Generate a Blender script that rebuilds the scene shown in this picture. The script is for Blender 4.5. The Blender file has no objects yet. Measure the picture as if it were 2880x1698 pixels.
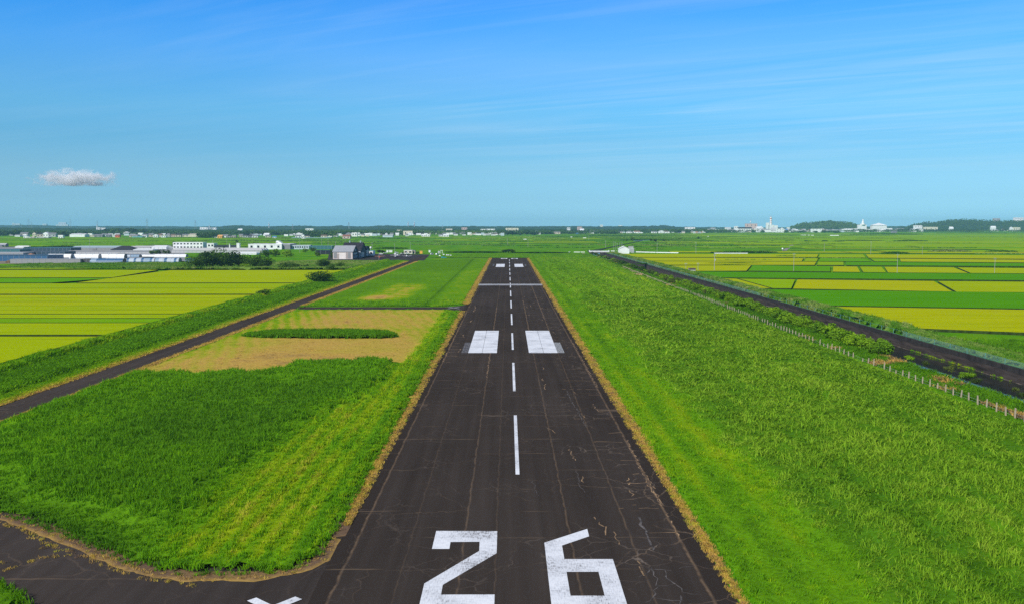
import bpy, math, random
import numpy as np
from mathutils import Vector
R_ = math.radians
rnd = random.Random(11)
nrg = np.random.default_rng(7)
SC = bpy.context.scene
COL = SC.collection

# ------------------------------------------------------------------ camera
H, FPX, PW, PH = 26.35, 2600.0, 2880.0, 1698.0        # eye height (m), focal length in photo pixels, photo size
PITCH, YAW = math.atan(213 / FPX), math.atan(11 / FPX)
cd = bpy.data.cameras.new('camera')
cam = bpy.data.objects.new('camera', cd)
COL.objects.link(cam)
cd.sensor_fit = 'HORIZONTAL'; cd.sensor_width = 36.0; cd.lens = 36.0 * FPX / PW
cd.clip_start = 0.5; cd.clip_end = 60000
cam.location = (0, 0, H)
cam.rotation_euler = (math.pi / 2 - PITCH, 0, -YAW)
SC.camera = cam
FW = Vector((math.sin(YAW) * math.cos(PITCH), math.cos(YAW) * math.cos(PITCH), -math.sin(PITCH)))
RT = Vector((math.cos(YAW), -math.sin(YAW), 0)); UP = RT.cross(FW)

def ray(nx, ny):
    return FW + RT * ((nx - PW / 2) / FPX) - UP * ((ny - PH / 2) / FPX)
def G(nx, ny, z=0.0):                                  # point on the level z seen at photo pixel (nx, ny)
    d = ray(nx, ny); t = (z - H) / d.z
    return (d.x * t, d.y * t)
def AT(nx, ny, Y):                                     # point at distance Y seen at photo pixel (nx, ny)
    d = ray(nx, ny); t = Y / d.y
    return Vector((d.x * t, Y, H + d.z * t))
def GY(ny): return G(1440, ny)[1]

# ------------------------------------------------------------------ sky and sun
SUN_EL, SUN_AZ = 40.0, -140.0        # azimuth in degrees clockwise from +Y (view direction): behind, to the left
w = bpy.data.worlds.new('World'); SC.world = w; w.use_nodes = True
nt = w.node_tree; nt.nodes.clear()
def N(tree, typ, **kw):
    n = tree.nodes.new(typ)
    for k, v in kw.items():
        if k.startswith('i_'):
            n.inputs[int(k[2:]) if k[2:].isdigit() else k[2:].replace('_', ' ')].default_value = v
        else: setattr(n, k, v)
    return n
def L(tree, a, b): tree.links.new(a, b)
def MATH(tree, op, a, b=None, clamp=False):
    n = tree.nodes.new('ShaderNodeMath'); n.operation = op; n.use_clamp = clamp
    for i, v in enumerate((a, b)):
        if v is None: continue
        if isinstance(v, (int, float)): n.inputs[i].default_value = v
        else: tree.links.new(v, n.inputs[i])
    return n.outputs[0]
def RAMP(tree, fac, stops, interp='LINEAR'):
    n = tree.nodes.new('ShaderNodeValToRGB'); cr = n.color_ramp; cr.interpolation = interp
    while len(cr.elements) < len(stops): cr.elements.new(0.5)
    for e, (p, c) in zip(cr.elements, stops):
        e.position = p; e.color = (*c, 1) if len(c) == 3 else c
    if fac is not None: tree.links.new(fac, n.inputs[0])
    return n.outputs[0]
def MIX(tree, fac, a, b, blend='MIX'):
    n = tree.nodes.new('ShaderNodeMix'); n.data_type = 'RGBA'; n.blend_type = blend
    for sock, v in ((0, fac), (6, a), (7, b)):
        if isinstance(v, (int, float)): n.inputs[sock].default_value = v
        elif isinstance(v, tuple): n.inputs[sock].default_value = (*v, 1) if len(v) == 3 else v
        else: tree.links.new(v, n.inputs[sock])
    return n.outputs[2]
def g1(v): return (v, v, v)

sky = N(nt, 'ShaderNodeTexSky', sky_type='NISHITA', sun_disc=False)
sky.sun_elevation = R_(SUN_EL); sky.sun_rotation = R_(SUN_AZ)
sky.altitude = 30; sky.air_density = 1.0; sky.dust_density = 0.6; sky.ozone_density = 2.0
tc = N(nt, 'ShaderNodeTexCoord')
sep = N(nt, 'ShaderNodeSeparateXYZ'); L(nt, tc.outputs['Generated'], sep.inputs[0])
zz = sep.outputs[2]
# saturated blue and turquoise in view; unseen sky overhead muted to cut blue fill
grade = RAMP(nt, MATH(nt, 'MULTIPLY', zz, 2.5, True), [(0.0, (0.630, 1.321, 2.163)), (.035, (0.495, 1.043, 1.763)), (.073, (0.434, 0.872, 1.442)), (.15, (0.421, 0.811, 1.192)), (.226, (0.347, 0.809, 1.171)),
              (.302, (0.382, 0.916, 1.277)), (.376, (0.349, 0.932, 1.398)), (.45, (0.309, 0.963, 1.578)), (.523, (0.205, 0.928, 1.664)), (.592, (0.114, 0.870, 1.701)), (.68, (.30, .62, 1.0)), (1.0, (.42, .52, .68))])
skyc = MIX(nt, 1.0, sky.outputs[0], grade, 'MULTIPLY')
# high thin cirrus: streaks on a plane far overhead
zc = MATH(nt, 'MAXIMUM', zz, 0.02)
uu = MATH(nt, 'DIVIDE', sep.outputs[0], zc); vv = MATH(nt, 'DIVIDE', sep.outputs[1], zc)
comb = N(nt, 'ShaderNodeCombineXYZ'); L(nt, uu, comb.inputs[0]); L(nt, vv, comb.inputs[1])
def streak(scale_along, scale_across, ang, lo, hi, seed, detail=6.0, dist=0.6):
    mp = N(nt, 'ShaderNodeMapping'); L(nt, comb.outputs[0], mp.inputs[0])
    mp.inputs['Rotation'].default_value = (0, 0, R_(ang)); mp.inputs['Location'].default_value = (seed, seed * 0.37, 0)
    mp2 = N(nt, 'ShaderNodeMapping'); L(nt, mp.outputs[0], mp2.inputs[0]); mp2.inputs['Scale'].default_value = (scale_along, scale_across, 1)
    nz = N(nt, 'ShaderNodeTexNoise'); L(nt, mp2.outputs[0], nz.inputs['Vector'])
    nz.inputs['Scale'].default_value = 1.0; nz.inputs['Detail'].default_value = detail; nz.inputs['Roughness'].default_value = 0.55
    nz.inputs['Distortion'].default_value = dist
    mr = N(nt, 'ShaderNodeMapRange'); L(nt, nz.outputs[0], mr.inputs[0])
    mr.inputs[1].default_value = lo; mr.inputs[2].default_value = hi
    return mr.outputs[0]
s1 = streak(0.16, 0.95, 36, 0.46, 0.82, 3.1, 8.0, 1.8)
s2 = streak(0.26, 1.9, 31, 0.50, 0.82, 9.7, 8.0, 1.6)
s3 = streak(0.13, 0.40, 40, 0.42, 0.85, 1.3, 6.0, 0.8)
rightness = N(nt, 'ShaderNodeMapRange'); L(nt, uu, rightness.inputs[0])
rightness.inputs[1].default_value = -2.2; rightness.inputs[2].default_value = 1.2
rightness.inputs[3].default_value = 0.25; rightness.inputs[4].default_value = 1.0
st = MATH(nt, 'ADD', MATH(nt, 'MULTIPLY', s1, 0.6), MATH(nt, 'ADD', MATH(nt, 'MULTIPLY', s2, 0.28), MATH(nt, 'MULTIPLY', s3, 0.75)))
lowfade = N(nt, 'ShaderNodeMapRange'); L(nt, zz, lowfade.inputs[0]); lowfade.inputs[1].default_value = 0.035; lowfade.inputs[2].default_value = 0.11
cf = MATH(nt, 'MULTIPLY', MATH(nt, 'MULTIPLY', st, rightness.outputs[0]), MATH(nt, 'MULTIPLY', lowfade.outputs[0], 0.32), True)
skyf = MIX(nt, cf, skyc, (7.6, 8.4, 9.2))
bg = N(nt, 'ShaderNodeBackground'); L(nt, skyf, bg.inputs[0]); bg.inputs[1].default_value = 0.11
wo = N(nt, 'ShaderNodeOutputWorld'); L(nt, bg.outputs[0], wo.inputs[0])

sd = bpy.data.lights.new('sun', 'SUN'); sun = bpy.data.objects.new('sun', sd); COL.objects.link(sun)
sd.energy = 4.6; sd.angle = R_(0.5); sd.color = (1.0, 0.965, 0.90)
sv = Vector((math.sin(R_(SUN_AZ)) * math.cos(R_(SUN_EL)), math.cos(R_(SUN_AZ)) * math.cos(R_(SUN_EL)), math.sin(R_(SUN_EL))))
sun.rotation_euler = sv.to_track_quat('Z', 'Y').to_euler(); sun.location = (0, 0, 100)
SC.view_settings.view_transform = 'Standard'; SC.view_settings.look = 'None'
SC.view_settings.exposure = 0.0; SC.view_settings.gamma = 1.0; SC.view_settings.use_curve_mapping = False
SC.render.engine = 'CYCLES'
SC.cycles.use_denoising = False
SC.cycles.max_bounces = 8; SC.cycles.diffuse_bounces = 3; SC.cycles.glossy_bounces = 2
SC.cycles.transparent_max_bounces = 6; SC.cycles.sample_clamp_indirect = 2.0; SC.cycles.volume_bounces = 8; SC.cycles.sampling_pattern = 'BLUE_NOISE'

# ------------------------------------------------------------------ materials
MATS = {}
def newmat(name):
    m = bpy.data.materials.new(name); m.use_nodes = True
    t = m.node_tree; b = t.nodes['Principled BSDF']
    return m, t, b
def noise(t, scale, detail=3.0, vec=None, rough=0.55, dist=0.0):
    n = t.nodes.new('ShaderNodeTexNoise'); n.inputs['Scale'].default_value = scale; n.inputs['Detail'].default_value = detail
    n.inputs['Roughness'].default_value = rough; n.inputs['Distortion'].default_value = dist
    if vec is not None: t.links.new(vec, n.inputs['Vector'])
    return n.outputs[0]
def pos(t, scale=None):
    g = t.nodes.new('ShaderNodeNewGeometry')
    if scale is None: return g.outputs['Position']
    m = t.nodes.new('ShaderNodeMapping'); t.links.new(g.outputs['Position'], m.inputs[0]); m.inputs['Scale'].default_value = scale
    return m.outputs[0]
def bump(t, b, h, strength=0.3, dist=0.1):
    n = t.nodes.new('ShaderNodeBump'); n.inputs['Strength'].default_value = strength; n.inputs['Distance'].default_value = dist
    t.links.new(h, n.inputs['Height']); t.links.new(n.outputs[0], b.inputs['Normal'])
def M(name, col, rough=0.7, var=0.12, scale=0.6, metal=0.0, spec=0.3, streak=None):
    """plain surface with weathering noise"""
    if name in MATS: return MATS[name]
    m, t, b = newmat(name)
    tcn = t.nodes.new('ShaderNodeTexCoord')
    vec = tcn.outputs['Object']
    if streak:
        mp = t.nodes.new('ShaderNodeMapping'); t.links.new(vec, mp.inputs[0]); mp.inputs['Scale'].default_value = streak; vec = mp.outputs[0]
    nz = noise(t, scale, 5.0, vec)
    lo = tuple(max(0, c * (1 - var * 1.6)) for c in col); hi = tuple(min(1, c * (1 + var)) for c in col)
    c = RAMP(t, nz, [(0.3, lo), (0.7, hi)])
    t.links.new(c, b.inputs['Base Color'])
    b.inputs['Roughness'].default_value = rough; b.inputs['Metallic'].default_value = metal
    b.inputs['Specular IOR Level'].default_value = spec
    MATS[name] = m; return m

def tint_mat(name, stops, var=0.25, nscale=0.35, fine=6.0, finevar=0.25, trans=0.25, rough=0.6, patch=None):
    """vegetation: the attribute 'tint' (of the mesh or of the scattered clump) picks the plant's own colour"""
    m, t, b = newmat(name)
    a1 = t.nodes.new('ShaderNodeAttribute'); a1.attribute_name = 'tint'; a1.attribute_type = 'GEOMETRY'
    a2 = t.nodes.new('ShaderNodeAttribute'); a2.attribute_name = 'tint'; a2.attribute_type = 'INSTANCER'
    ti = MATH(t, 'ADD', a1.outputs['Fac'], a2.outputs['Fac'])
    p = pos(t)
    big = noise(t, nscale, 4.0, p); fin = noise(t, fine, 2.0, p)
    ti = MATH(t, 'ADD', ti, MATH(t, 'MULTIPLY', MATH(t, 'SUBTRACT', big, 0.5), var))
    c = RAMP(t, ti, stops)
    f = MATH(t, 'ADD', 1.0 - finevar / 2, MATH(t, 'MULTIPLY', MATH(t, 'SUBTRACT', fin, 0.35), finevar * 2))
    cc = t.nodes.new('ShaderNodeCombineColor')
    for i in range(3): t.links.new(f, cc.inputs[i])
    c = MIX(t, 1.0, c, cc.outputs[0], 'MULTIPLY')
    t.links.new(c, b.inputs['Base Color'])
    b.inputs['Roughness'].default_value = rough; b.inputs['Specular IOR Level'].default_value = 0.0
    if trans > 0:
        tr = t.nodes.new('ShaderNodeBsdfTranslucent'); t.links.new(c, tr.inputs[0])
        mx = t.nodes.new('ShaderNodeMixShader'); mx.inputs[0].default_value = trans
        out = t.nodes['Material Output']
        t.links.new(b.outputs[0], mx.inputs[1]); t.links.new(tr.outputs[0], mx.inputs[2]); t.links.new(mx.outputs[0], out.inputs[0])
    MATS[name] = m
    return m
#            dark reed          mid green           lime               yellow-green        dry straw          brown soil
GRASS_STOPS = [(0.0, (0.050, 0.160, 0.010)), (0.25, (0.112, 0.28, 0.012)), (0.45, (0.18, 0.42, 0.010)),
               (0.62, (0.37, 0.52, 0.010)), (0.77, (0.66, 0.52, 0.075)), (0.88, (0.76, 0.48, 0.115)), (1.0, (0.24, 0.155, 0.10))]
GRASS = tint_mat('grass', GRASS_STOPS, var=0.18, nscale=0.12, fine=2.6, finevar=0.55, trans=0.35)
TALL_STOPS = [(0.0, (0.058, 0.160, 0.009)), (0.25, (0.135, 0.310, 0.014)), (0.42, (0.24, 0.430, 0.022)), (0.60, (0.33, 0.50, 0.035)), (0.85, (0.42, 0.50, 0.08))]
TALLG = tint_mat('tall_grass', TALL_STOPS, var=0.20, nscale=0.15, fine=2.0, finevar=0.6, trans=0.30)
RICE_STOPS = [(0.0, (0.080, 0.29, 0.004)), (0.3, (0.13, 0.35, 0.004)), (0.55, (0.26, 0.42, 0.003)), (0.78, (0.37, 0.44, 0.003)), (1.0, (0.46, 0.44, 0.004))]

def leaf_mat(name, dark, light):
    m, t, b = newmat(name)
    oi = t.nodes.new('ShaderNodeObjectInfo')
    p = pos(t)
    f = MATH(t, 'ADD', MATH(t, 'MULTIPLY', oi.outputs['Random'], 0.5), MATH(t, 'MULTIPLY', noise(t, 0.5, 4.0, p), 0.6))
    c = RAMP(t, f, [(0.2, dark), (0.85, light)])
    t.links.new(c, b.inputs['Base Color']); b.inputs['Roughness'].default_value = 0.65; b.inputs['Specular IOR Level'].default_value = 0.15
    tr = t.nodes.new('ShaderNodeBsdfTranslucent'); t.links.new(c, tr.inputs[0])
    mx = t.nodes.new('ShaderNodeMixShader'); mx.inputs[0].default_value = 0.2
    t.links.new(b.outputs[0], mx.inputs[1]); t.links.new(tr.outputs[0], mx.inputs[2]); t.links.new(mx.outputs[0], t.nodes['Material Output'].inputs[0])
    MATS[name] = m; return m
LEAF = leaf_mat('leaves', (0.014, 0.048, 0.006), (0.075, 0.150, 0.010))
LEAF_B = leaf_mat('leaves_bright', (0.06, 0.16, 0.005), (0.22, 0.38, 0.008))
LEAF_BR = leaf_mat('leaves_brownish', (0.035, 0.065, 0.010), (0.12, 0.15, 0.025))
BARK = M('bark', (0.09, 0.065, 0.045), 0.9, 0.3, 3)

# ------------------------------------------------------------------ mesh helpers
class MB:
    def __init__(s): s.v = []; s.f = []; s.mi = []
    def quad(s, a, b, c, d, mi=0):
        n = len(s.v); s.v += [tuple(a), tuple(b), tuple(c), tuple(d)]; s.f.append((n, n + 1, n + 2, n + 3)); s.mi.append(mi)
    def poly(s, pts, mi=0):
        n = len(s.v); s.v += [tuple(p) for p in pts]; s.f.append(tuple(range(n, n + len(pts)))); s.mi.append(mi)
    def box(s, x0, x1, y0, y1, z0, z1, mi=0):
        n = len(s.v)
        s.v += [(x0, y0, z0), (x1, y0, z0), (x1, y1, z0), (x0, y1, z0), (x0, y0, z1), (x1, y0, z1), (x1, y1, z1), (x0, y1, z1)]
        for f in ((0, 3, 2, 1), (4, 5, 6, 7), (0, 1, 5, 4), (1, 2, 6, 5), (2, 3, 7, 6), (3, 0, 4, 7)):
            s.f.append(tuple(n + i for i in f)); s.mi.append(mi)
    def prism(s, pts, z0, z1, mi=0):                    # outline in XY (ccw) raised from z0 to z1
        n = len(s.v); k = len(pts)
        s.v += [(p[0], p[1], z0) for p in pts] + [(p[0], p[1], z1) for p in pts]
        s.f.append(tuple(n + k + i for i in range(k))); s.mi.append(mi)
        for i in range(k):
            j = (i + 1) % k; s.f.append((n + i, n + j, n + k + j, n + k + i)); s.mi.append(mi)
    def extr(s, prof, y0, y1, mi=0, caps=True):          # outline in XZ (ccw seen from -Y) pulled along Y
        n = len(s.v); k = len(prof)
        s.v += [(p[0], y0, p[1]) for p in prof] + [(p[0], y1, p[1]) for p in prof]
        for i in range(k):
            j = (i + 1) % k; s.f.append((n + j, n + i, n + k + i, n + k + j)); s.mi.append(mi)
        if caps:
            s.f.append(tuple(n + i for i in range(k))); s.f.append(tuple(n + k + i for i in reversed(range(k)))); s.mi += [mi, mi]
    def tube(s, a, b, r0, r1=None, k=8, mi=0):
        r1 = r0 if r1 is None else r1; a = Vector(a); b = Vector(b); d = (b - a).normalized()
        u = d.orthogonal().normalized(); v = d.cross(u); n = len(s.v)
        for p, r in ((a, r0), (b, r1)):
            for i in range(k):
                t = 2 * math.pi * i / k; s.v.append(tuple(p + u * (math.cos(t) * r) + v * (math.sin(t) * r)))
        for i in range(k):
            j = (i + 1) % k; s.f.append((n + i, n + j, n + k + j, n + k + i)); s.mi.append(mi)
        s.f.append(tuple(n + i for i in reversed(range(k)))); s.f.append(tuple(n + k + i for i in range(k))); s.mi += [mi, mi]
    def loft(s, rings, mi=0):                            # closed rings of equal length
        n = len(s.v); k = len(rings[0])
        for r in rings: s.v += [tuple(p) for p in r]
        for a in range(len(rings) - 1):
            for i in range(k):
                j = (i + 1) % k; s.f.append((n + a * k + i, n + a * k + j, n + (a + 1) * k + j, n + (a + 1) * k + i)); s.mi.append(mi)
        s.f.append(tuple(n + i for i in reversed(range(k)))); e = n + (len(rings) - 1) * k
        s.f.append(tuple(e + i for i in range(k))); s.mi += [mi, mi]
    def mesh(s, name, mats):
        me = bpy.data.meshes.new(name); me.from_pydata(s.v, [], s.f)
        for m in (mats if isinstance(mats, (list, tuple)) else [mats]): me.materials.append(m)
        if any(s.mi): me.polygons.foreach_set('material_index', s.mi)
        me.update(); return me
    def build(s, name, mats, parent=None, loc=None, smooth=False, rz=0):
        o = bpy.data.objects.new(name, s.mesh(name, mats)); COL.objects.link(o)
        if parent: o.parent = parent
        if loc is not None: o.location = loc
        if rz: o.rotation_euler.z = rz
        if smooth: o.data.polygons.foreach_set('use_smooth', [True] * len(o.data.polygons))
        return o
def tag(o, label=None, cat=None, group=None, kind=None):
    if label: o['label'] = label
    if cat: o['category'] = cat
    if group: o['group'] = group
    if kind: o['kind'] = kind
    return o
def empty(name, loc, rz=0.0):
    o = bpy.data.objects.new(name, None); COL.objects.link(o); o.location = loc; o.rotation_euler.z = rz; o.empty_display_size = 0.5
    return o
def struct(o): o['kind'] = 'structure'; return o
def copy_tree(o, parent=None, loc=None, rz=None, sc=None):
    c = o.copy(); COL.objects.link(c); c.parent = parent
    if loc is not None: c.location = loc
    if rz is not None: c.rotation_euler.z = rz
    if sc is not None: c.scale = sc if isinstance(sc, (tuple, list)) else (sc, sc, sc)
    for ch in o.children: copy_tree(ch, c)
    return c
def vnoise(x, y, seed=0):                                # smooth value noise on numpy arrays
    xi = np.floor(x).astype(np.int64); yi = np.floor(y).astype(np.int64); fx = x - xi; fy = y - yi
    fx = fx * fx * (3 - 2 * fx); fy = fy * fy * (3 - 2 * fy)
    def h(a, b):
        n = (a * 374761393 + b * 668265263 + seed * 974711) & 0x7fffffff
        n = ((n ^ (n >> 13)) * 1274126177) & 0x7fffffff
        return ((n ^ (n >> 16)) & 0xffff) / 65535.0
    return (h(xi, yi) * (1 - fx) + h(xi + 1, yi) * fx) * (1 - fy) + (h(xi, yi + 1) * (1 - fx) + h(xi + 1, yi + 1) * fx) * fy
def fbm(x, y, seed=0, o=3):
    return sum(vnoise(x * 2 ** i, y * 2 ** i, seed + i) * 0.5 ** i for i in range(o)) / sum(0.5 ** i for i in range(o))
def inpoly(px, py, poly):
    r = np.zeros(px.shape, bool); n = len(poly); j = n - 1
    for i in range(n):
        xi, yi = poly[i][0], poly[i][1]; xj, yj = poly[j][0], poly[j][1]
        if yi != yj:
            c = ((yi > py) != (yj > py)) & (px < (xj - xi) * (py - yi) / (yj - yi) + xi); r ^= c
        j = i
    return r
def polydist(px, py, poly):
    d = np.full(px.shape, 1e9); n = len(poly)
    for i in range(n):
        ax, ay = poly[i][0], poly[i][1]; bx, by = poly[(i + 1) % n][0], poly[(i + 1) % n][1]
        dx, dy = bx - ax, by - ay; q = dx * dx + dy * dy + 1e-9
        t = np.clip(((px - ax) * dx + (py - ay) * dy) / q, 0, 1)
        d = np.minimum(d, np.hypot(px - ax - t * dx, py - ay - t * dy))
    return d
# ------------------------------------------------------------------ ground with the canal cut into it
# canal centre rows: (y, near bank top x, near water x, far wall x)
CAN = [(-300, 75.8, 81.5, 94.0), (870, 76.8, 82.0, 94.0), (985, 84, 90, 97.5), (1100, 114, 116.5, 120), (1300, 158, 160.5, 164), (1500, 202, 204.5, 208), (1800, 268, 270.5, 274), (1830, 271, 271.5, 272)]
def can_x(y, k):
    for a, b in zip(CAN, CAN[1:]):
        if a[0] <= y <= b[0]:
            t = (y - a[0]) / (b[0] - a[0]); return a[k] + (b[k] - a[k]) * t
    return CAN[-1][k]
m, t, b = newmat('ground_soil')
p = pos(t)
c = RAMP(t, noise(t, 0.05, 5.0, p), [(0.3, (0.045, 0.16, 0.006)), (0.5, (0.085, 0.25, 0.006)), (0.7, (0.17, 0.27, 0.01))])
t.links.new(c, b.inputs['Base Color']); b.inputs['Roughness'].default_value = 0.95; b.inputs['Specular IOR Level'].default_value = 0.0
MATS['ground'] = m
mb = MB()
FAR = 14000
prev = None
for r in CAN:
    if prev:
        mb.quad((-FAR, prev[0], 0), (prev[1], prev[0], 0), (r[1], r[0], 0), (-FAR, r[0], 0))
        mb.quad((prev[3] + 0.35, prev[0], 0), (FAR, prev[0], 0), (FAR, r[0], 0), (r[3] + 0.35, r[0], 0))
    prev = r
mb.quad((-FAR, prev[0], 0), (FAR, prev[0], 0), (FAR, 13000, 0), (-FAR, 13000, 0))
mb.quad((prev[1], prev[0], 0), (prev[3] + .35, prev[0], 0), (prev[3] + .35, prev[0], -3), (prev[1], prev[0], -3))
struct(mb.build('ground', MATS['ground']))

m, t, b = newmat('canal_water')
b.inputs['Base Color'].default_value = (0.012, 0.018, 0.014, 1); b.inputs['Roughness'].default_value = 0.04; b.inputs['IOR'].default_value = 1.33
bump(t, b, noise(t, 1.6, 3.0, pos(t)), 0.05, 0.05)
MATS['water'] = m
CONC_DARK = M('canal_concrete', (0.054, 0.041, 0.035), 0.9, 0.45, 0.8, streak=(1, 0.25, 2.5))
CONC_CAP = M('canal_capping', (0.035, 0.030, 0.028), 0.9, 0.35, 0.8)
CONC = M('concrete', (0.26, 0.23, 0.20), 0.85, 0.2, 0.7)
BANK = M('bank_weeds', (0.055, 0.10, 0.018), 0.95, 0.5, 0.35)
mw, mwall, mbank = MB(), MB(), MB()
for a, r in zip(CAN, CAN[1:]):
    mw.quad((a[2] - 1.5, a[0], -2.5), (a[3] + .1, a[0], -2.5), (r[3] + .1, r[0], -2.5), (r[2] - 1.5, r[0], -2.5))
    n = max(1, int((r[0] - a[0]) / 12))
    for i in range(n):
        t0, t1 = i / n, (i + 1) / n
        ya, yb = a[0] + (r[0] - a[0]) * t0, a[0] + (r[0] - a[0]) * t1
        xa, xb = a[3] + (r[3] - a[3]) * t0, a[3] + (r[3] - a[3]) * t1
        # sloped lining, vertical capping beam, little toe ledge at the water line
        mwall.quad((xa - .12, ya, -2.40), (xa - .12, ya, -3.2), (xb - .12, yb, -3.2), (xb - .12, yb, -2.40), 2)
        mwall.quad((xa - .12, ya, -2.40), (xb - .12, yb, -2.40), (xb, yb, -2.40), (xa, ya, -2.40), 2)
        mwall.quad((xa, ya, -2.40), (xb, yb, -2.40), (xb + .12, yb, -0.75), (xa + .12, ya, -0.75), 0)
        mwall.quad((xa + .12, ya, -0.75), (xb + .12, yb, -0.75), (xb + .12, yb, 0.28), (xa + .12, ya, 0.28), 1)
        mwall.quad((xa + .12, ya, 0.28), (xb + .12, yb, 0.28), (xb + .4, yb, 0.28), (xa + .4, ya, 0.28), 0)
        mwall.quad((xa + .4, ya, 0.28), (xb + .4, yb, 0.28), (xb + .4, yb, -.1), (xa + .4, ya, -.1), 0)
        xa, xb = a[1] + (r[1] - a[1]) * t0, a[1] + (r[1] - a[1]) * t1
        wa, wb = a[2] + (r[2] - a[2]) * t0, a[2] + (r[2] - a[2]) * t1
        mbank.quad((xa, ya, 0), (wa, ya, -2.55), (wb, yb, -2.55), (xb, yb, 0))
struct(mw.build('canal_water', MATS['water']))
struct(mwall.build('canal_wall', [CONC_DARK, CONC_CAP, M('canal_ledge', (.15, .12, .095), .9, .5, .6)]))
struct(mbank.build('canal_bank', BANK))

# ------------------------------------------------------------------ asphalt
def asphalt(name, base, seams=(), crack=1.0, joints=0.0, warm=1.0):
    m, t, b = newmat(name)
    p = pos(t)
    sx = t.nodes.new('ShaderNodeSeparateXYZ'); t.links.new(p, sx.inputs[0]); X, Y = sx.outputs[0], sx.outputs[1]
    patch = noise(t, 0.06, 4.0, pos(t, (1.0, 0.35, 1)))
    lane = noise(t, 0.9, 4.0, pos(t, (1.0, 0.02, 1)))
    grain = noise(t, 9.0, 3.0, p)
    f = MATH(t, 'ADD', MATH(t, 'MULTIPLY', patch, 0.45), MATH(t, 'ADD', MATH(t, 'MULTIPLY', lane, 0.35), MATH(t, 'MULTIPLY', grain, 0.22)))
    c = RAMP(t, f, [(0.30, tuple(v * 0.62 for v in base)), (0.5, base), (0.72, tuple(v * 1.5 for v in base))])
    if joints == 7.3:                                     # newer, darker strips laid along both shoulders
        sh = MATH(t, 'MAXIMUM', MATH(t, 'MULTIPLY', MATH(t, 'SUBTRACT', -12.7, X), 8.0, True), MATH(t, 'MULTIPLY', MATH(t, 'SUBTRACT', X, 14.6), 8.0, True))
        c = MIX(t, MATH(t, 'MULTIPLY', sh, .75), c, tuple(v * .74 for v in base))
    wob = MATH(t, 'MULTIPLY', MATH(t, 'SUBTRACT', noise(t, 0.35, 4.0, p), 0.5), 0.5)
    Xw = MATH(t, 'ADD', X, wob)
    breakup = noise(t, 0.12, 4.0, p); br2 = noise(t, 0.7, 3.0, p)
    seam = None
    for sxv, wd, amt in seams:
        d = MATH(t, 'ABSOLUTE', MATH(t, 'SUBTRACT', Xw, sxv))
        v = MATH(t, 'MULTIPLY', MATH(t, 'SUBTRACT', 1.0, MATH(t, 'DIVIDE', d, wd), True), amt, True)
        seam = v if seam is None else MATH(t, 'MAXIMUM', seam, v)
    if seam is not None:
        seam = MATH(t, 'MULTIPLY', seam, MATH(t, 'MULTIPLY', MATH(t, 'SUBTRACT', br2, 0.22, True), 2.6, True))
        c = MIX(t, seam, c, (0.20, 0.135, 0.085))
    # cracks: warped cell borders, only where a large mask lets them
    def cracks(scale, wdt, lo, hi, col, amt, c, off):
        vm = t.nodes.new('ShaderNodeVectorMath'); vm.operation = 'ADD'
        nz = t.nodes.new('ShaderNodeTexNoise'); nz.inputs['Scale'].default_value = 0.5; nz.inputs['Detail'].default_value = 4
        t.links.new(p, nz.inputs['Vector'])
        vs = t.nodes.new('ShaderNodeVectorMath'); vs.operation = 'SCALE'; vs.inputs['Scale'].default_value = 2.2
        t.links.new(nz.outputs['Color'], vs.inputs[0]); t.links.new(p, vm.inputs[0]); t.links.new(vs.outputs[0], vm.inputs[1])
        mp = t.nodes.new('ShaderNodeMapping'); t.links.new(vm.outputs[0], mp.inputs[0]); mp.inputs['Scale'].default_value = (1, 1, 0); mp.inputs['Location'].default_value = (off, off, 0)
        vo = t.nodes.new('ShaderNodeTexVoronoi'); vo.feature = 'DISTANCE_TO_EDGE'; vo.inputs['Scale'].default_value = scale
        t.links.new(mp.outputs[0], vo.inputs['Vector'])
        line = MATH(t, 'SUBTRACT', 1.0, MATH(t, 'DIVIDE', vo.outputs['Distance'], wdt), True)
        mk = t.nodes.new('ShaderNodeMapRange'); mk.inputs[1].default_value = lo; mk.inputs[2].default_value = hi
        mpn = t.nodes.new('ShaderNodeMapping'); t.links.new(p, mpn.inputs[0]); mpn.inputs['Location'].default_value = (off * 3, off, 0)
        t.links.new(noise(t, 0.09, 3.0, mpn.outputs[0]), mk.inputs[0])
        side = t.nodes.new('ShaderNodeMapRange'); t.links.new(X, side.inputs[0]); side.inputs[1].default_value = 5; side.inputs[2].default_value = 10; side.inputs[3].default_value = .7; side.inputs[4].default_value = 1.9 if joints == 7.3 else .7
        return MIX(t, MATH(t, 'MULTIPLY', MATH(t, 'MULTIPLY', MATH(t, 'MULTIPLY', line, mk.outputs[0]), side.outputs[0]), amt, True), c, col)
    c = cracks(0.16, 0.012, 0.46, 0.6, (0.16, 0.115, 0.08), 0.5 * crack, c, 3.7)
    c = cracks(0.34, 0.022, 0.52, 0.64, (0.19, 0.15, 0.12), 0.5 * crack, c, 11.3)
    if joints:                                           # cross joints every few metres, broken up
        yj = MATH(t, 'ADD', Y, MATH(t, 'MULTIPLY', MATH(t, 'SUBTRACT', noise(t, 0.2, 3.0, p), 0.5), 0.9))
        fr = MATH(t, 'ABSOLUTE', MATH(t, 'SUBTRACT', MATH(t, 'FRACT', MATH(t, 'DIVIDE', yj, joints)), 0.5))
        ln = MATH(t, 'SUBTRACT', 1.0, MATH(t, 'DIVIDE', fr, 0.16 / joints), True)
        mk = MATH(t, 'MULTIPLY', MATH(t, 'SUBTRACT', breakup, 0.5, True), 7.0, True)
        c = MIX(t, MATH(t, 'MULTIPLY', MATH(t, 'MULTIPLY', ln, mk), 0.6), c, (0.20, 0.14, 0.09))
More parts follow.
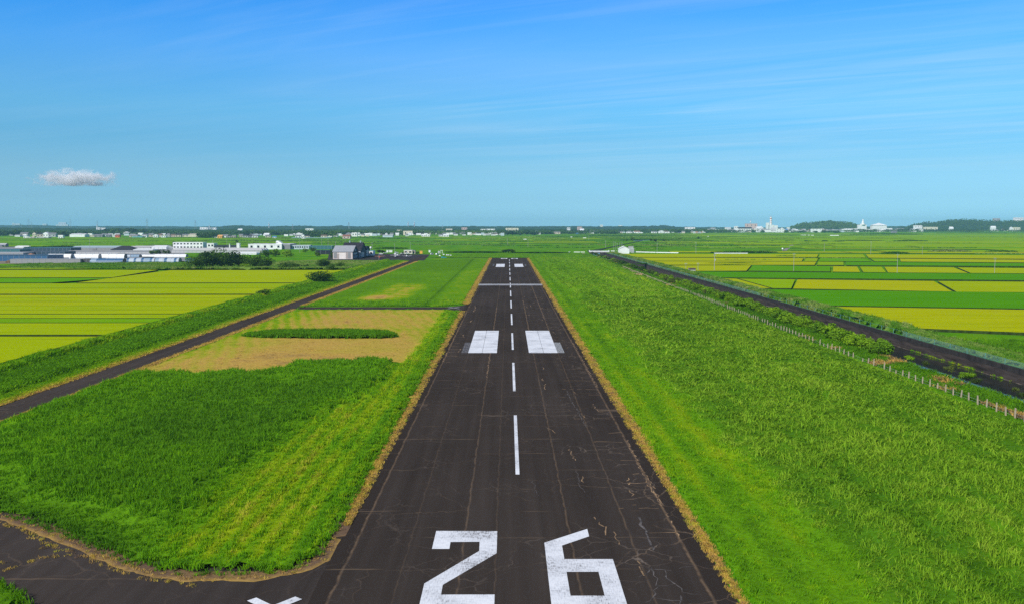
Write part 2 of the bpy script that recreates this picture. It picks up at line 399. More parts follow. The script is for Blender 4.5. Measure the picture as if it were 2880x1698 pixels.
    t.links.new(c, b.inputs['Base Color']); b.inputs['Roughness'].default_value = 0.9; b.inputs['Specular IOR Level'].default_value = 0.0
    bump(t, b, grain, 0.25, 0.03)
    MATS[name] = m; return m
SEAMS = [(-12.7, 0.16, 0.7), (-8.2, 0.10, 0.22), (-3.7, 0.13, 0.5), (-1.0, 0.10, 0.25), (5.3, 0.13, 0.5), (10.4, 0.12, 0.45), (14.5, 0.18, 0.8)]
ASPH = asphalt('runway_asphalt', (0.0445, 0.0358, 0.0310), SEAMS, 1.0, 7.3)
ASPH_T = asphalt('taxiway_asphalt', (0.050, 0.041, 0.0365), [(-71.6, 0.1, 0.3)], 1.0, 9.0)
ASPH_A = asphalt('apron_asphalt', (0.047, 0.043, 0.046), (), 0.4)
RX0, RX1, RY1 = -14.2, 16.2, GY(726.3)
RZ = 0.03
def sheet(name, pts, z, mat):
    mb = MB(); mb.poly([(x, y, z) for x, y in pts]); return struct(mb.build(name, mat))
def wavy(x, y0, y1, step, amp, seed):
    ys = np.arange(y0, y1 + step, step); return [(float(x + amp * (fbm(np.array([yy / 6.0]), np.array([seed * 7.7]), seed)[0] - 0.5) * 2), float(min(yy, y1))) for yy in ys]
rw = wavy(RX0, 18, RY1, 1.5, 0.35, 3); re_ = wavy(RX1, 18, RY1, 1.5, 0.35, 4)
mb = MB()
for (a, c_), (a2, c2) in zip(zip(rw, re_), zip(rw[1:], re_[1:])):
    mb.quad((a[0], a[1], RZ), (c_[0], c_[1], RZ), (c2[0], c2[1], RZ), (a2[0], a2[1], RZ))
runway = struct(mb.build('runway', ASPH))
sheet('taxiway', [(-80, 38), (RX0 + .5, 38), (RX0 + .5, 92), (-80, 128)], 0.010, ASPH_T)
tw0 = wavy(-75.3, 100, 800, 3, 0.8, 5); tw1 = wavy(-68.1, 100, 800, 3, 0.8, 6)
mb = MB()
for (a, c_), (a2, c2) in zip(zip(tw0, tw1), zip(tw0[1:], tw1[1:])):
    mb.quad((a[0], a[1], .018), (c_[0], c_[1], .018), (c2[0], c2[1], .018), (a2[0], a2[1], .018))
struct(mb.build('taxiway', ASPH_T))
yc = GY(865)
sheet('connecting_taxiway', [(-68.6, yc - 4), (-64, yc - 6.4), (-20, yc - 6.6), (-15.5, yc - 12), (RX0 + .4, yc - 13), (RX0 + .4, yc + 13), (-15.5, yc + 8), (-20, yc + 2.8), (-64, yc + 2.4), (-68.6, yc + 5)], 0.024, ASPH_T)
ya0, ya1 = GY(733.6), GY(717.5)
ap = [G(921, 733.6), G(1100, 733.6), (-76.5, ya0), (-64, ya0), G(1210, 716.5), G(1100, 715), G(925, 715.5)]
sheet('apron', ap, 0.014, ASPH_A)
yl = GY(726.6)
sheet('path', [(-72, yl - 3), (RX0 + 1, yl - 2.5), (RX0 + 1, yl + 2.5), (-72, yl + 4)], 0.006, ASPH_A)
sheet('path', [G(2190, 712), G(2203, 712), G(2262, 668), G(2256, 668)], 0.03, CONC)
mb = MB()
tr_ = [(1640, 713.5), (1655, 722), (1700, 736), (1760, 757), (1830, 784), (1900, 806)]
for (a0, a1), (b0, b1) in zip(tr_, tr_[1:]):
    A, B = G(a0, a1), G(b0, b1); mb.quad((A[0] - 1.4, A[1], .03), (B[0] - 1.2, B[1], .03), (B[0] + 1.2, B[1], .03), (A[0] + 1.4, A[1], .03))
struct(mb.build('path', M('dry_track', (0.33, 0.24, 0.13), 0.95, 0.3, 0.5)))

# painted markings (worn white), each lying on the runway
m, t, b = newmat('white_paint')
p = pos(t)
v1 = noise(t, 2.2, 5.0, pos(t, (5.0, 0.8, 1))); v2 = noise(t, 2.2, 5.0, pos(t, (0.6, 5.0, 1))); v3 = noise(t, 0.25, 3.0, p)
wear = MATH(t, 'ADD', MATH(t, 'MULTIPLY', v1, 0.5), MATH(t, 'ADD', MATH(t, 'MULTIPLY', v2, 0.5), MATH(t, 'MULTIPLY', MATH(t, 'SUBTRACT', v3, 0.5), 0.5)))
c = RAMP(t, wear, [(0.33, (0.20, 0.19, 0.19)), (0.42, (0.58, 0.59, 0.62)), (0.58, (0.76, 0.77, 0.80)), (0.8, (0.82, 0.82, 0.83))])
t.links.new(c, b.inputs['Base Color']); b.inputs['Roughness'].default_value = 0.8; b.inputs['Specular IOR Level'].default_value = 0.15
PAINT = m
PAINT_OLD = M('faded_paint', (0.11, 0.10, 0.10), 0.85, 0.5, 1.2, streak=(3, 0.5, 1))
PAINT_MID = M('worn_paint', (0.27, 0.27, 0.27), 0.85, 0.4, 1.5, streak=(3, 0.5, 1))
MZ = RZ + 0.012
def mark(name, polys, label=None, mat=PAINT, z=MZ):
    mb = MB()
    for q in polys: mb.poly([(x, y, z) for x, y in q])
    o = mb.build(name, mat, runway)
    if label: o['label'] = label
    return o
def rect(x0, x1, y0, y1): return [(x0, y0), (x1, y0), (x1, y1), (x0, y1)]
XC = 1.0
y0 = GY(1334); P_ = 50.0
k = 0
while y0 + P_ * k < RY1 - 20:
    yy = y0 + P_ * k
    mark('centre_line_stripe', [rect(XC - .21, XC + .21, yy, yy + 31)]); k += 1
def Z5(px, py): return G(960 + px * 0.38140, 1138 + py * 0.38140)
# numeral 2
tl, tr, e1 = Z5(700, 930), Z5(1150, 932), Z5(1145, 1095)
d1, d2 = Z5(748, 1328), Z5(738, 1398)
tb = tr[1] - Z5(1020, 1010)[1]
yb0 = Z5(1137, 1399)[1]; yb1 = yb0 - tb
xl, xr = Z5(612, 1318)[0], Z5(1145, 1000)[0]
g_, h_ = Z5(612, 1318), Z5(1017, 1078)
i_, j_ = Z5(1020, 1010), Z5(805, 1012)
k_, l_ = Z5(797, 1063), Z5(668, 1063)
mark('number_marking', [[l_, k_, j_, tl], [tl, j_, i_, tr], [i_, h_, e1, tr], [g_, d1, e1, h_],
                        [(g_[0], yb0), (d1[0], yb0), d1, g_], [(g_[0], yb1), (xr, yb1), (xr, yb0), (g_[0], yb0)]], 'white painted numeral 2 on the runway')
# numeral 6
s0, s1, s2, s3 = Z5(1497, 1017), Z5(1813, 915), Z5(1827, 970), Z5(1630, 1037)
a0, a1, a2_ = Z5(1645, 1135), Z5(2003, 1140), Z5(1660, 1230)
hb = Z5(1688, 1408)[1]; xo1 = a1[0]; xi0 = a2_[0]; xi1 = Z5(1897, 1235)[0]; xo0 = s0[0]
yt6 = Z5(1850, 1138)[1]; yi6 = Z5(1780, 1232)[1]; yb6 = hb - (yt6 - yi6)
mark('number_marking', [[s0, s3, s2, s1], [(xo0, yb6), (xi0, yb6), (xi0, s3[1]), s0], [(xi0, yi6), (xi1, yi6), (xo1, yt6), (xi0, yt6)],
                        [(xi1, yb6), (xo1, yb6), (xo1, yt6), (xi1, yi6)], [(xi0, yb6), (xi1, yb6), (xi1, hb), (xi0, hb)]], 'white painted numeral 6 on the runway')
# aiming points: repainted pair, the older one showing beside it
ya_, yb_ = GY(992), GY(929.5)
for sgn in (-1, 1):
    xa, xb = XC + sgn * 3.35, XC + sgn * 9.35
    xm = XC + sgn * 6.4
    mark('aiming_point_marking', [rect(min(xa, xm), max(xa, xm), ya_, yb_), rect(min(xm, xb) + (0.06 if sgn > 0 else 0), max(xm, xb) - (0.06 if sgn < 0 else 0), ya_, yb_)])
    mark('old_aiming_point_marking', [rect(min(xb, xb + sgn * 1.45), max(xb, xb + sgn * 1.45), ya_, ya_ + (yb_ - ya_) * 0.42)], 'faded older paint beside the aiming point', PAINT_OLD if sgn < 0 else PAINT_MID)
yf0, yf1 = GY(751.5), GY(743.1)
for sgn in (-1, 1):
    xa, xb = XC + sgn * 3.3, XC + sgn * 9.0
    mark('aiming_point_marking', [rect(min(xa, xb), max(xa, xb), yf0, yf1)])
    xd = xb + sgn * 1.3
    mark('old_aiming_point_marking', [rect(min(xd, xd + sgn), max(xd, xd + sgn), yf0 + 14, yf1 - 4)], None, PAINT_OLD)
# transverse line
yt = GY(801)
mark('cross_line', [rect(RX0 + .6, RX1 - .6, yt - 4.2, yt - 2.0), rect(RX0 + .6, RX1 - .6, yt + 2.0, yt + 4.2)], 'double white line across the runway')
mark('cross_line', [rect(RX0 + .6, RX1 - .6, yt - 2.0, yt + 2.0)], 'worn paint between the double line', PAINT_OLD, MZ - 0.004)
# far threshold numerals, read from the other end
yn0, yn1 = GY(728.7), GY(726.6) ; yn0 = RY1 - 22; yn1 = RY1 - 6
def box_digit(xc, holes):
    wd, stv = 2.6, 0.85
    q = [rect(xc - wd, xc - wd + stv * 1.3, yn0, yn1), rect(xc + wd - stv * 1.3, xc + wd, yn0, yn1)]
    for k in range(holes + 1):
        yy = yn0 + (yn1 - yn0 - 3) * k / holes; q.append(rect(xc - wd + stv * 1.3, xc + wd - stv * 1.3, yy, yy + 3))
    return q
mark('number_marking', box_digit(XC - 4.2, 2), 'white numeral 8 at the far end')
mark('number_marking', box_digit(XC + 4.2, 1), 'white numeral 0 at the far end')
# crosses on the closed taxiways
def arm(A, B, wd):
    A, B = Vector(A), Vector(B); d = (B - A).normalized(); n = Vector((-d.y, d.x)) * wd / 2
    return [tuple(A - n), tuple(B - n), tuple(B + n), tuple(A + n)]
cL, cR, cC = G(708, 1685), G(840, 1681.5), G(764, 1712)
mark('closed_marking', [arm(cL, (2 * cC[0] - cL[0], 2 * cC[1] - cL[1]), 0.75), ], 'white cross on the closed taxiway', PAINT, 0.05)
mark('closed_marking', [arm(cR, (2 * cC[0] - cR[0], 2 * cC[1] - cR[1]), 0.75)], 'white cross on the closed taxiway', PAINT, 0.054)
a, b2 = G(1261, 862.8), G(1293, 868.4)
mark('closed_marking', [arm(a, b2, 0.8), ], 'worn white cross on the middle taxiway', PAINT_MID, 0.06)
a, b2 = G(1259, 868.2), G(1292, 862.8)
mark('closed_marking', [arm(a, b2, 0.8)], 'worn white cross on the middle taxiway', PAINT_MID, 0.064)

# dry weeds grown into the cracks along the runway's left and right joints
mb = MB(); rc = random.Random(5)
def crackline(A, B, wd, skip=.22):
    n = max(2, int(math.hypot(B[0] - A[0], B[1] - A[1]) / .6)); pr = None
    for i in range(n + 1):
        q = i / n; w_ = wd * rc.uniform(.3, 1.5); p_ = (A[0] + (B[0] - A[0]) * q + rc.gauss(0, .10), A[1] + (B[1] - A[1]) * q + rc.gauss(0, .10))
        d_ = Vector((B[0] - A[0], B[1] - A[1])).normalized(); nn = (-d_.y * w_, d_.x * w_)
        cur = ((p_[0] - nn[0], p_[1] - nn[1], RZ + .006), (p_[0] + nn[0], p_[1] + nn[1], RZ + .006))
        if pr and rc.random() > skip: mb.quad(pr[0], cur[0], cur[1], pr[1])
        pr = cur
yy = 178.0
while yy < 300:
    if rc.random() < .8: crackline((-12.8, yy), (-12.8 + rc.uniform(1.2, 2.6), yy + rc.uniform(-.5, .5)), .07)
    if rc.random() < .6: crackline((-12.8, yy), (-12.8, yy + 5), .07)
    if rc.random() < .3: crackline((-10.5, yy), (-10.5 + rc.uniform(-.6, .6), yy + 5), .12)
    yy += rc.uniform(3.0, 6.5)
yy = 62.0
while yy < 420:
    if rc.random() < .55: crackline((14.6, yy), (14.6 - rc.uniform(1.5, 6.0), yy + rc.uniform(-.6, .6)), .035 + yy * .0001)
    if rc.random() < .45: x_ = rc.uniform(6, 13); crackline((x_, yy), (x_ + rc.uniform(-.9, .9), yy + rc.uniform(2, 6)), .035 + yy * .00012)
    yy += rc.uniform(3.5, 9)
for x_, a_, b_ in ((14.6, 75, 110), (14.7, 150, 215), (10.4, 230, 420), (5.3, 200, 330), (-3.7, 160, 300)): crackline((x_, a_), (x_, b_), .05)
PC = lambda px, py: G(1440 + px * 1.0155, 845 + py * 1.0155)
for ln_ in ([(285, 640), (295, 668), (300, 690)], [(350, 720), (358, 748), (366, 772)], [(225, 600), (255, 625), (262, 648)], [(320, 490), (324, 515), (330, 540)], [(318, 385), (345, 440), (372, 500), (415, 570)], [(290, 575), (412, 575)]):
    for a_, b_ in zip(ln_, ln_[1:]): crackline(PC(*a_), PC(*b_), .05)
o = mb.build('crack_weeds', M('crack_weeds', (.30, .19, .10), .95, .35, .6), runway)

mb = MB()
for ln_, wd_ in (([(355, 765), (390, 742), (440, 747), (495, 733)], .06), ([(390, 742), (402, 790), (386, 822), (470, 832)], .07), ([(402, 790), (450, 786), (472, 806), (466, 838)], .07), ([(432, 746), (424, 768), (450, 786)], .10), ([(386, 822), (372, 838)], .06), ([(352, 600), (370, 642), (391, 692)], .16), ([(470, 806), (520, 815)], .04), ([(176, 460), (184, 500), (200, 530)], .05), ([(150, 250), (178, 300), (205, 350)], .09), ([(60, 500), (72, 545)], .04)):
    for a_, b_ in zip(ln_, ln_[1:]): crackline(PC(*a_), PC(*b_), wd_ * .55, .04)
mb.build('pale_cracks', M('pale_cracks', (.11, .096, .09), .95, .5, 1.5), runway)
# ------------------------------------------------------------------ scattered vegetation (uncountable: stuff)
def proto_coll(name, builders, mat):
    c = bpy.data.collections.new(name)
    for i, f in enumerate(builders):
        o = bpy.data.objects.new(f'{name}_clump', f().mesh(name + '_clump', mat)); c.objects.link(o)
    return c
def blades(n, spread, lean, wid, seed, droop=0.4, hmin=0.6):
    def f():
        r = random.Random(seed); mb = MB()
        for i in range(n):
            a = r.uniform(0, 6.283); d = spread * math.sqrt(r.random()); x, y = d * math.cos(a), d * math.sin(a)
            h = r.uniform(hmin, 1.0); la = r.uniform(0, 6.283); l = lean * r.uniform(0.3, 1.0) * h
            dx, dy = math.cos(la), math.sin(la); fa = r.uniform(0, 6.283); wx, wy = math.cos(fa) * wid / 2, math.sin(fa) * wid / 2
            m1 = (x + dx * l * 0.35, y + dy * l * 0.35, h * 0.6); tp = (x + dx * l, y + dy * l, h * (1 - droop * r.random() * 0.5))
            k = len(mb.v); mb.v += [(x - wx, y - wy, 0), (x + wx, y + wy, 0), (m1[0] + wx * .8, m1[1] + wy * .8, m1[2]), (m1[0] - wx * .8, m1[1] - wy * .8, m1[2]), tp]
            mb.f += [(k, k + 1, k + 2, k + 3), (k + 3, k + 2, k + 4)]; mb.mi += [0, 0]
        return mb
    return f
DROOP = proto_coll('drooping_grass', [blades(15, 0.42, .75, .07, 90 + s_, .9, .55) for s_ in range(5)], TALLG)
TALL = proto_coll('tall_grass', [blades(12, 0.32, 0.45, 0.075, s) for s in range(5)], GRASS)
SHORT = proto_coll('short_grass', [blades(14, 0.45, 0.55, 0.07, 20 + s, 0.5) for s in range(4)], GRASS)
FARG = proto_coll('grass_tuft', [blades(12, 0.9, 0.6, 0.34, 40 + s, 0.5, 0.4) for s in range(4)], GRASS)
_groups = {}
def gn_group(coll):
    if coll.name in _groups: return _groups[coll.name]
    g = bpy.data.node_groups.new('scatter_' + coll.name, 'GeometryNodeTree')
    g.interface.new_socket('Geometry', in_out='INPUT', socket_type='NodeSocketGeometry')
    g.interface.new_socket('Geometry', in_out='OUTPUT', socket_type='NodeSocketGeometry')
    gi = g.nodes.new('NodeGroupInput'); go = g.nodes.new('NodeGroupOutput')
    ci = g.nodes.new('GeometryNodeCollectionInfo'); ci.inputs['Collection'].default_value = coll
    ci.inputs['Separate Children'].default_value = True; ci.inputs['Reset Children'].default_value = True
    ip = g.nodes.new('GeometryNodeInstanceOnPoints'); ip.inputs['Pick Instance'].default_value = True
    def attr(name, typ):
        n = g.nodes.new('GeometryNodeInputNamedAttribute'); n.data_type = typ; n.inputs[0].default_value = name
        return next(o for o in n.outputs if o.name == 'Attribute' and o.enabled)
    g.links.new(gi.outputs[0], ip.inputs['Points']); g.links.new(ci.outputs[0], ip.inputs['Instance'])
    g.links.new(attr('is_pt', 'BOOLEAN'), ip.inputs['Selection'])
    g.links.new(attr('idx', 'INT'), ip.inputs['Instance Index'])
    g.links.new(attr('scl', 'FLOAT_VECTOR'), ip.inputs['Scale'])
    cx = g.nodes.new('ShaderNodeCombineXYZ'); g.links.new(attr('rz', 'FLOAT'), cx.inputs[2]); g.links.new(cx.outputs[0], ip.inputs['Rotation'])
    jn = g.nodes.new('GeometryNodeJoinGeometry')
    g.links.new(ip.outputs[0], jn.inputs[0]); g.links.new(gi.outputs[0], jn.inputs[0]); g.links.new(jn.outputs[0], go.inputs[0])
    _groups[coll.name] = g; return g
def veg(name, pts, scl, tint, coll, mat=GRASS, canopy=None):
    """one object: an optional canopy surface plus clumps standing on the given points"""
    pts = np.asarray(pts, float); n = len(pts)
    cv, cf, ct = canopy if canopy is not None else (np.zeros((0, 3)), [], np.zeros(0))
    me = bpy.data.meshes.new(name); me.from_pydata(np.vstack([cv, pts]).tolist(), [], cf)
    me.materials.append(mat); nc = len(cv); tot = nc + n
    def at(nm, ty, arr, key='value'):
        a = me.attributes.new(nm, ty, 'POINT'); a.data.foreach_set(key, np.ascontiguousarray(arr).ravel())
    at('is_pt', 'BOOLEAN', np.r_[np.zeros(nc, bool), np.ones(n, bool)])
    at('idx', 'INT', nrg.integers(0, 1000, tot).astype(np.int32))
    scl = np.asarray(scl, float); scl = np.repeat(scl[:, None], 3, 1) if scl.ndim == 1 else scl
    at('scl', 'FLOAT_VECTOR', np.vstack([np.ones((nc, 3)), scl]).astype(np.float32), 'vector')
    at('rz', 'FLOAT', (nrg.random(tot) * 6.283).astype(np.float32)); at('tint', 'FLOAT', np.r_[ct, tint].astype(np.float32))
    o = bpy.data.objects.new(name, me); COL.objects.link(o); o['kind'] = 'stuff'
    md = o.modifiers.new('scatter', 'NODES'); md.node_group = gn_group(coll)
    return o
def canopy_grid(poly, cell, hf, tf, edge=1.0, z0=0.02, ystretch=1.0):
    xs = [q[0] for q in poly]; ys = [q[1] for q in poly]
    nx = int((max(xs) - min(xs)) / cell) + 2; ny = int((max(ys) - min(ys)) / (cell * ystretch)) + 2
    gx = min(xs) + np.arange(nx) * cell; gy = min(ys) + np.arange(ny) * cell * ystretch
    X, Y = np.meshgrid(gx, gy); X = X + (nrg.random(X.shape) - .5) * cell * .5; Y = Y + (nrg.random(Y.shape) - .5) * cell * .5 * ystretch
    ins = inpoly(X, Y, poly); d = polydist(X, Y, poly)
    Z = z0 + hf(X, Y) * np.clip(d / edge, 0, 1) ** 0.6; Z = np.where(ins, Z, z0)
    keep = ins[:-1, :-1] & ins[1:, :-1] & ins[:-1, 1:] & ins[1:, 1:]
    idx = np.arange(X.size).reshape(X.shape)
    F = np.stack([idx[:-1, :-1][keep], idx[:-1, 1:][keep], idx[1:, 1:][keep], idx[1:, :-1][keep]], 1)
    used, inv = np.unique(F, return_inverse=True)
    V = np.stack([X.ravel()[used], Y.ravel()[used], Z.ravel()[used]], 1)
    return V, inv.reshape(F.shape).tolist(), tf(V[:, 0], V[:, 1])
def rand_in(poly, n):
    xs = [q[0] for q in poly]; ys = [q[1] for q in poly]
    x = nrg.uniform(min(xs), max(xs), n); y = nrg.uniform(min(ys), max(ys), n); k = inpoly(x, y, poly); return x[k], y[k]
def area_bb(poly):
    xs = [q[0] for q in poly]; ys = [q[1] for q in poly]; return (max(xs) - min(xs)) * (max(ys) - min(ys))
def sm(a, b, x): t = np.clip((x - a) / (b - a), 0, 1); return t * t * (3 - 2 * t)

# ---- infield left of the runway
curve = [Z4 for Z4 in [G(px * .3814, 1138 + py * .3814) for px, py in [(2517, 870), (2450, 990), (2370, 1130), (2200, 1210), (1900, 1266), (1550, 1266), (1400, 1270), (1100, 1222), (950, 1178), (640, 1048), (330, 922), (0, 802)]]]
yt0 = yl - 4
infield = [(-14.8, yt0), (-14.8, yc + 12), (-21, yc + 4), (-66, yc + 4), (-66, yc - 7.5), (-21, yc - 7.5), (-14.8, yc - 15), (-14.8, curve[0][1] + 1)] + curve + [(-60, 95.5), (-66.5, 104), (-67.8, 118), (-67.8, 660), (-64, 700)]
tanlo = [G(960 * 0 + x * .3814, 700 + y * .3814) for x, y in [(980, 932), (1400, 936), (1870, 940), (2080, 910), (2150, 857), (2517, 846)]] + [G(1139, 1025)]
tanpoly = [(-66, 150)] + [q for q in tanlo] + [(-19.5, 235), (-19.5, yc - 8), (-68, yc - 8), (-68, 165)]
reedpoly = [G(510, 1512), G(560, 1440), G(609, 1393), G(690, 1330), G(772, 1271), G(914, 1165), G(1050, 1122)] + [(-20.5, 178)] + [(tanlo[-2][0], tanlo[-2][1])] + list(reversed(tanlo[:-2])) + [(-66, 118), (-58, 98), (-46, 87), (-37, 80.8), (-30, 78)]
clump = [(-64, 221), (-61, 217.5), (-45, 215.5), (-34, 215), (-28, 216), (-26.3, 219), (-29, 224), (-40, 228), (-58, 226.5), (-63, 223.5)]
def sdist(poly, x, y): d = polydist(x, y, poly); return np.where(inpoly(x, y, poly), d, -d)
def in_h(x, y):
    n1 = fbm(x / 3.0, y / 3.0, 1); n2 = fbm(x / 11.0, y / 11.0, 2)
    reed = sm(-0.5, 3.5, sdist(reedpoly, x, y) + (n1 - .5) * 4)
    tan = sm(-.5, .8, sdist(tanpoly, x, y))
    h = 0.28 + 0.15 * n1 + 0.10 * np.sin(x * 4.2 + n2 * 3) * sm(-30, -22, x)
    h = h + reed * (0.75 + 0.7 * n2 + 0.35 * (n1 - .5))
    h = h * (1 - tan) + tan * (0.05 + 0.07 * n1)
    h = np.where(y > yc + 3, 0.12 + 0.14 * n1, h)
    return h
def in_t(x, y):
    n1 = fbm(x / 2.5, y / 2.5, 5); n2 = fbm(x / 9.0, y / 9.0, 6); n3 = fbm(x / 1.2, y / 14.0, 8)
    reed = sm(-2.5, 4.5, sdist(reedpoly, x, y) + (n2 - .5) * 6)
    t = 0.50 + 0.16 * (n2 - .5) + 0.14 * (n3 - .5) + 0.06 * sm(-34, -24, x) + .08 * np.sin(x * 3.1 + n2) * sm(-32, -24, x)
    t = t - .15 * sm(-27, -34, x) * sm(125, 105, y)
    near_edge = sm(5, 0, polydist(x, y, infield)); t = t - 0.16 * near_edge
    t = t * (1 - reed) + reed * (0.25 + 0.20 * (n2 - .35) + 0.10 * (n1 - .5) + 0.07 * sm(112, 92, y) + .10 * sm(130, 165, y) + .05 * sm(-40, -60, x))
    tan = sm(-.8, 1.5, sdist(tanpoly, x, y) + (n1 - .5) * 1.5)
    rows = np.sin((x * 0.80 + y * 0.2 + n2 * 2.0) * 2.6) * 0.5 + .5
    tv = 0.82 - .01 * sm(215, 225, y) + 0.14 * (n2 - .4) + 0.06 * (n1 - .5) - 0.15 * rows * sm(212, 222, y) - 0.15 * rows * sm(-50, -58, x)
    tv = tv + 0.10 * np.exp(-((x + 46) / 13) ** 2 - ((y - 258) / 18) ** 2) + 0.06 * np.exp(-((x + 40) / 20) ** 2 - ((y - 182) / 14) ** 2)
    tv = tv - 0.10 * sm(-58, -66, x) * sm(175, 200, y) - 0.07 * sm(-24, -19, x + (n2 - .5) * 4) 
    t = t * (1 - tan) + tan * tv
    far = y > yc + 3
    tf_ = 0.40 + 0.16 * (n2 - .5) + 0.14 * (n3 - .5) + 0.08 * sm(-27, -24, x) + 0.05 * (np.sin((x + y * .12) * 2.2) * .5)
    tf_ = tf_ + 0.34 * np.exp(-((x + 44) / 8) ** 4 - ((y - 375) / 45) ** 4) * n1 * 1.6 + 0.30 * np.exp(-((x + 49) / 6) ** 4 - ((y - 338) / 13) ** 4)
    tf_ = tf_ - 0.22 * np.exp(-((x + 27.6 + (n1 - .5)) / 0.6) ** 2) - 0.06 * sm(530, 560, y)
    return np.where(far, tf_, t)
ditch = G(1250, 765)[1]
cg = canopy_grid(infield, 1.0, in_h, in_t, 0.8, 0.03, 1.6)
x, y = rand_in(infield, int(area_bb(infield) * 5.5))
dist = np.hypot(x, y); pr = np.clip((95 / dist) ** 2.2, 0.05, 1); k = (nrg.random(len(x)) < pr) & (y < 330)
tn = inpoly(x, y, tanpoly); k &= (~tn | (nrg.random(len(x)) < 0.22)); x, y = x[k], y[k]
hh = in_h(x, y); tt = in_t(x, y); ed = np.clip(polydist(x, y, infield) / 0.8, 0, 1) ** .6
z = np.maximum(hh * ed * 0.75, 0.02)
sc_h = np.clip(0.30 + 0.55 * hh, 0.2, 1.1) * nrg.uniform(0.7, 1.25, len(x)) * (0.45 + .55 * ed) * np.where(inpoly(x, y, tanpoly), 0.45, 1)
wds = np.clip(np.hypot(x, y) / 95, 0.85, 2.6)
veg('grass', np.stack([x, y, z], 1), np.stack([wds, wds, sc_h], 1), np.clip(tt + nrg.normal(0, .045, len(x)), 0.0, 1), TALL, GRASS, cg)
# tall reed clump left standing in the mown plot
cg = canopy_grid(clump, 0.8, lambda X, Y: (.85 + .55 * fbm(X / 2, Y / 2, 4)) * (.45 + .55 * sm(-64, -56, X)), lambda X, Y: 0.18 + 0.12 * fbm(X / 2, Y / 2, 3), 1.0, 0.03)
x, y = rand_in(clump, 2400); ed = np.clip(polydist(x, y, clump) / 0.5, 0, 1)
veg('reeds', np.stack([x, y, 0.1 + 0.5 * ed], 1), np.stack([1.3 + 0 * x, 1.3 + 0 * x, (.75 + .6 * nrg.random(len(x))) * (.55 + .45 * sm(-64, -55, x))], 1), 0.18 + .22 * nrg.random(len(x)), TALL, GRASS, cg)

# ---- grass right of the runway up to the post fence, and the weeds on the canal bank
right = [(16.9, 30), (68.6, 30), (70, 130), (69.2, 200), (70.3, 350), (71.5, 500), (73, 640), (75, 780), (77.5, 870), (-40, 870), (-63, yl + 30), (-60, yl + 6), (RX0, yl + 6), (RX0, RY1 + 1.5), (16.9, RY1 + 1.5)]
def ri_h(x, y):
    n1 = fbm(x / 2.6, y / 2.6, 11); n2 = fbm(x / 9.0, y / 12.0, 12)
    b_ = 27.5 + (n2 - .5) * 7 - 4 * sm(250, 500, y)
    tall = sm(b_ - 3.5, b_ + 3.5, x) * sm(RY1, RY1 - 30, y)
    tall = tall * sm(68.5 + sm(300, 700, y) * 5, 63.0 + sm(300, 700, y) * 4, x + (n1 - .5) * 3)
    return 0.16 + 0.12 * n1 + 0.06 * np.sin(x * 4.0) * sm(30, 24, x) + tall * (0.55 + 0.9 * n2 + 0.8 * (n1 - .5) + 1.5 * (fbm(x / 1.8, y / 55.0, 19) - .5))
def ri_t(x, y):
    n1 = fbm(x / 2.2, y / 2.2, 15); n2 = fbm(x / 8.0, y / 11.0, 16); n3 = fbm(x / 1.1, y / 18.0, 17); n4 = fbm(x / 22, y / 30, 18)
    b_ = 27.5 + (n2 - .5) * 7 - 4 * sm(250, 500, y)
    tall = sm(b_ - 5, b_ + 4, x)
    lo = 0.46 + 0.14 * (n3 - .5) + 0.10 * (n2 - .5) - 0.06 * sm(200, 500, y) + 0.10 * np.exp(-((x - 25) / 3.4) ** 2 - ((y - 118) / 30) ** 2) - 0.05 * sm(95, 75, y) + .05 * np.sin(x * 2.6 + n2 * 2) * sm(32, 24, x)
    hi = 0.385 + 0.14 * (n2 - .5) + 0.10 * (n1 - .5) + 0.16 * (n4 - .5) + 0.03 * sm(250, 450, y)
    st_ = fbm(x / 1.8, y / 55.0, 19) - .5; st2 = fbm(x / 5.0, y / 90.0, 20) - .5
    return (lo + .10 * st_) * (1 - tall) + (hi + .24 * st_ + .16 * st2) * tall - .16 * np.exp(-((x - 21.5 - (n1 - .5) * .5) / .35) ** 2)
cg = canopy_grid(right, 1.1, ri_h, lambda X, Y: ri_t(X, Y) - .16 * (ri_h(X, Y) > .55) * (Y < 330), 0.8, 0.03, 1.6)  # canopy under the tall grass tinted darker to paint in its shadow
x, y = rand_in(right, int(area_bb(right) * 3.6))
dist = np.hypot(x, y); pr = np.clip((100 / dist) ** 2.0, 0.03, 1); hh = ri_h(x, y); tallm = hh > .38 + .4 * nrg.random(len(hh))
k = (nrg.random(len(x)) < pr * np.where(tallm, .85, 1)) & (y > 45); x, y, hh, tallm = x[k], y[k], hh[k], tallm[k]
tt = ri_t(x, y); ed = np.clip(polydist(x, y, right) / 0.8, 0, 1) ** .6
tt = np.clip(tt + nrg.normal(0, .05, len(x)) + np.where(tallm & (nrg.random(len(x)) < .08), .14, 0), 0, .78)
wds = np.clip(np.hypot(x, y) / 85, 0.9, 3.2)
sc_h = np.clip(0.22 + 0.60 * hh, 0.18, 1.3) * nrg.uniform(0.7, 1.35, len(x)) * (0.5 + .5 * ed)
P = np.stack([x, y, np.maximum(hh * ed * 0.7, .02)], 1); S = np.stack([wds * np.clip(sc_h + .4, .7, 1.3), wds * np.clip(sc_h + .4, .7, 1.3), sc_h], 1)
veg('grass', P[~tallm], S[~tallm], tt[~tallm], SHORT, GRASS, cg)
veg('tall_grass', P[tallm], S[tallm], tt[tallm], DROOP, TALLG)


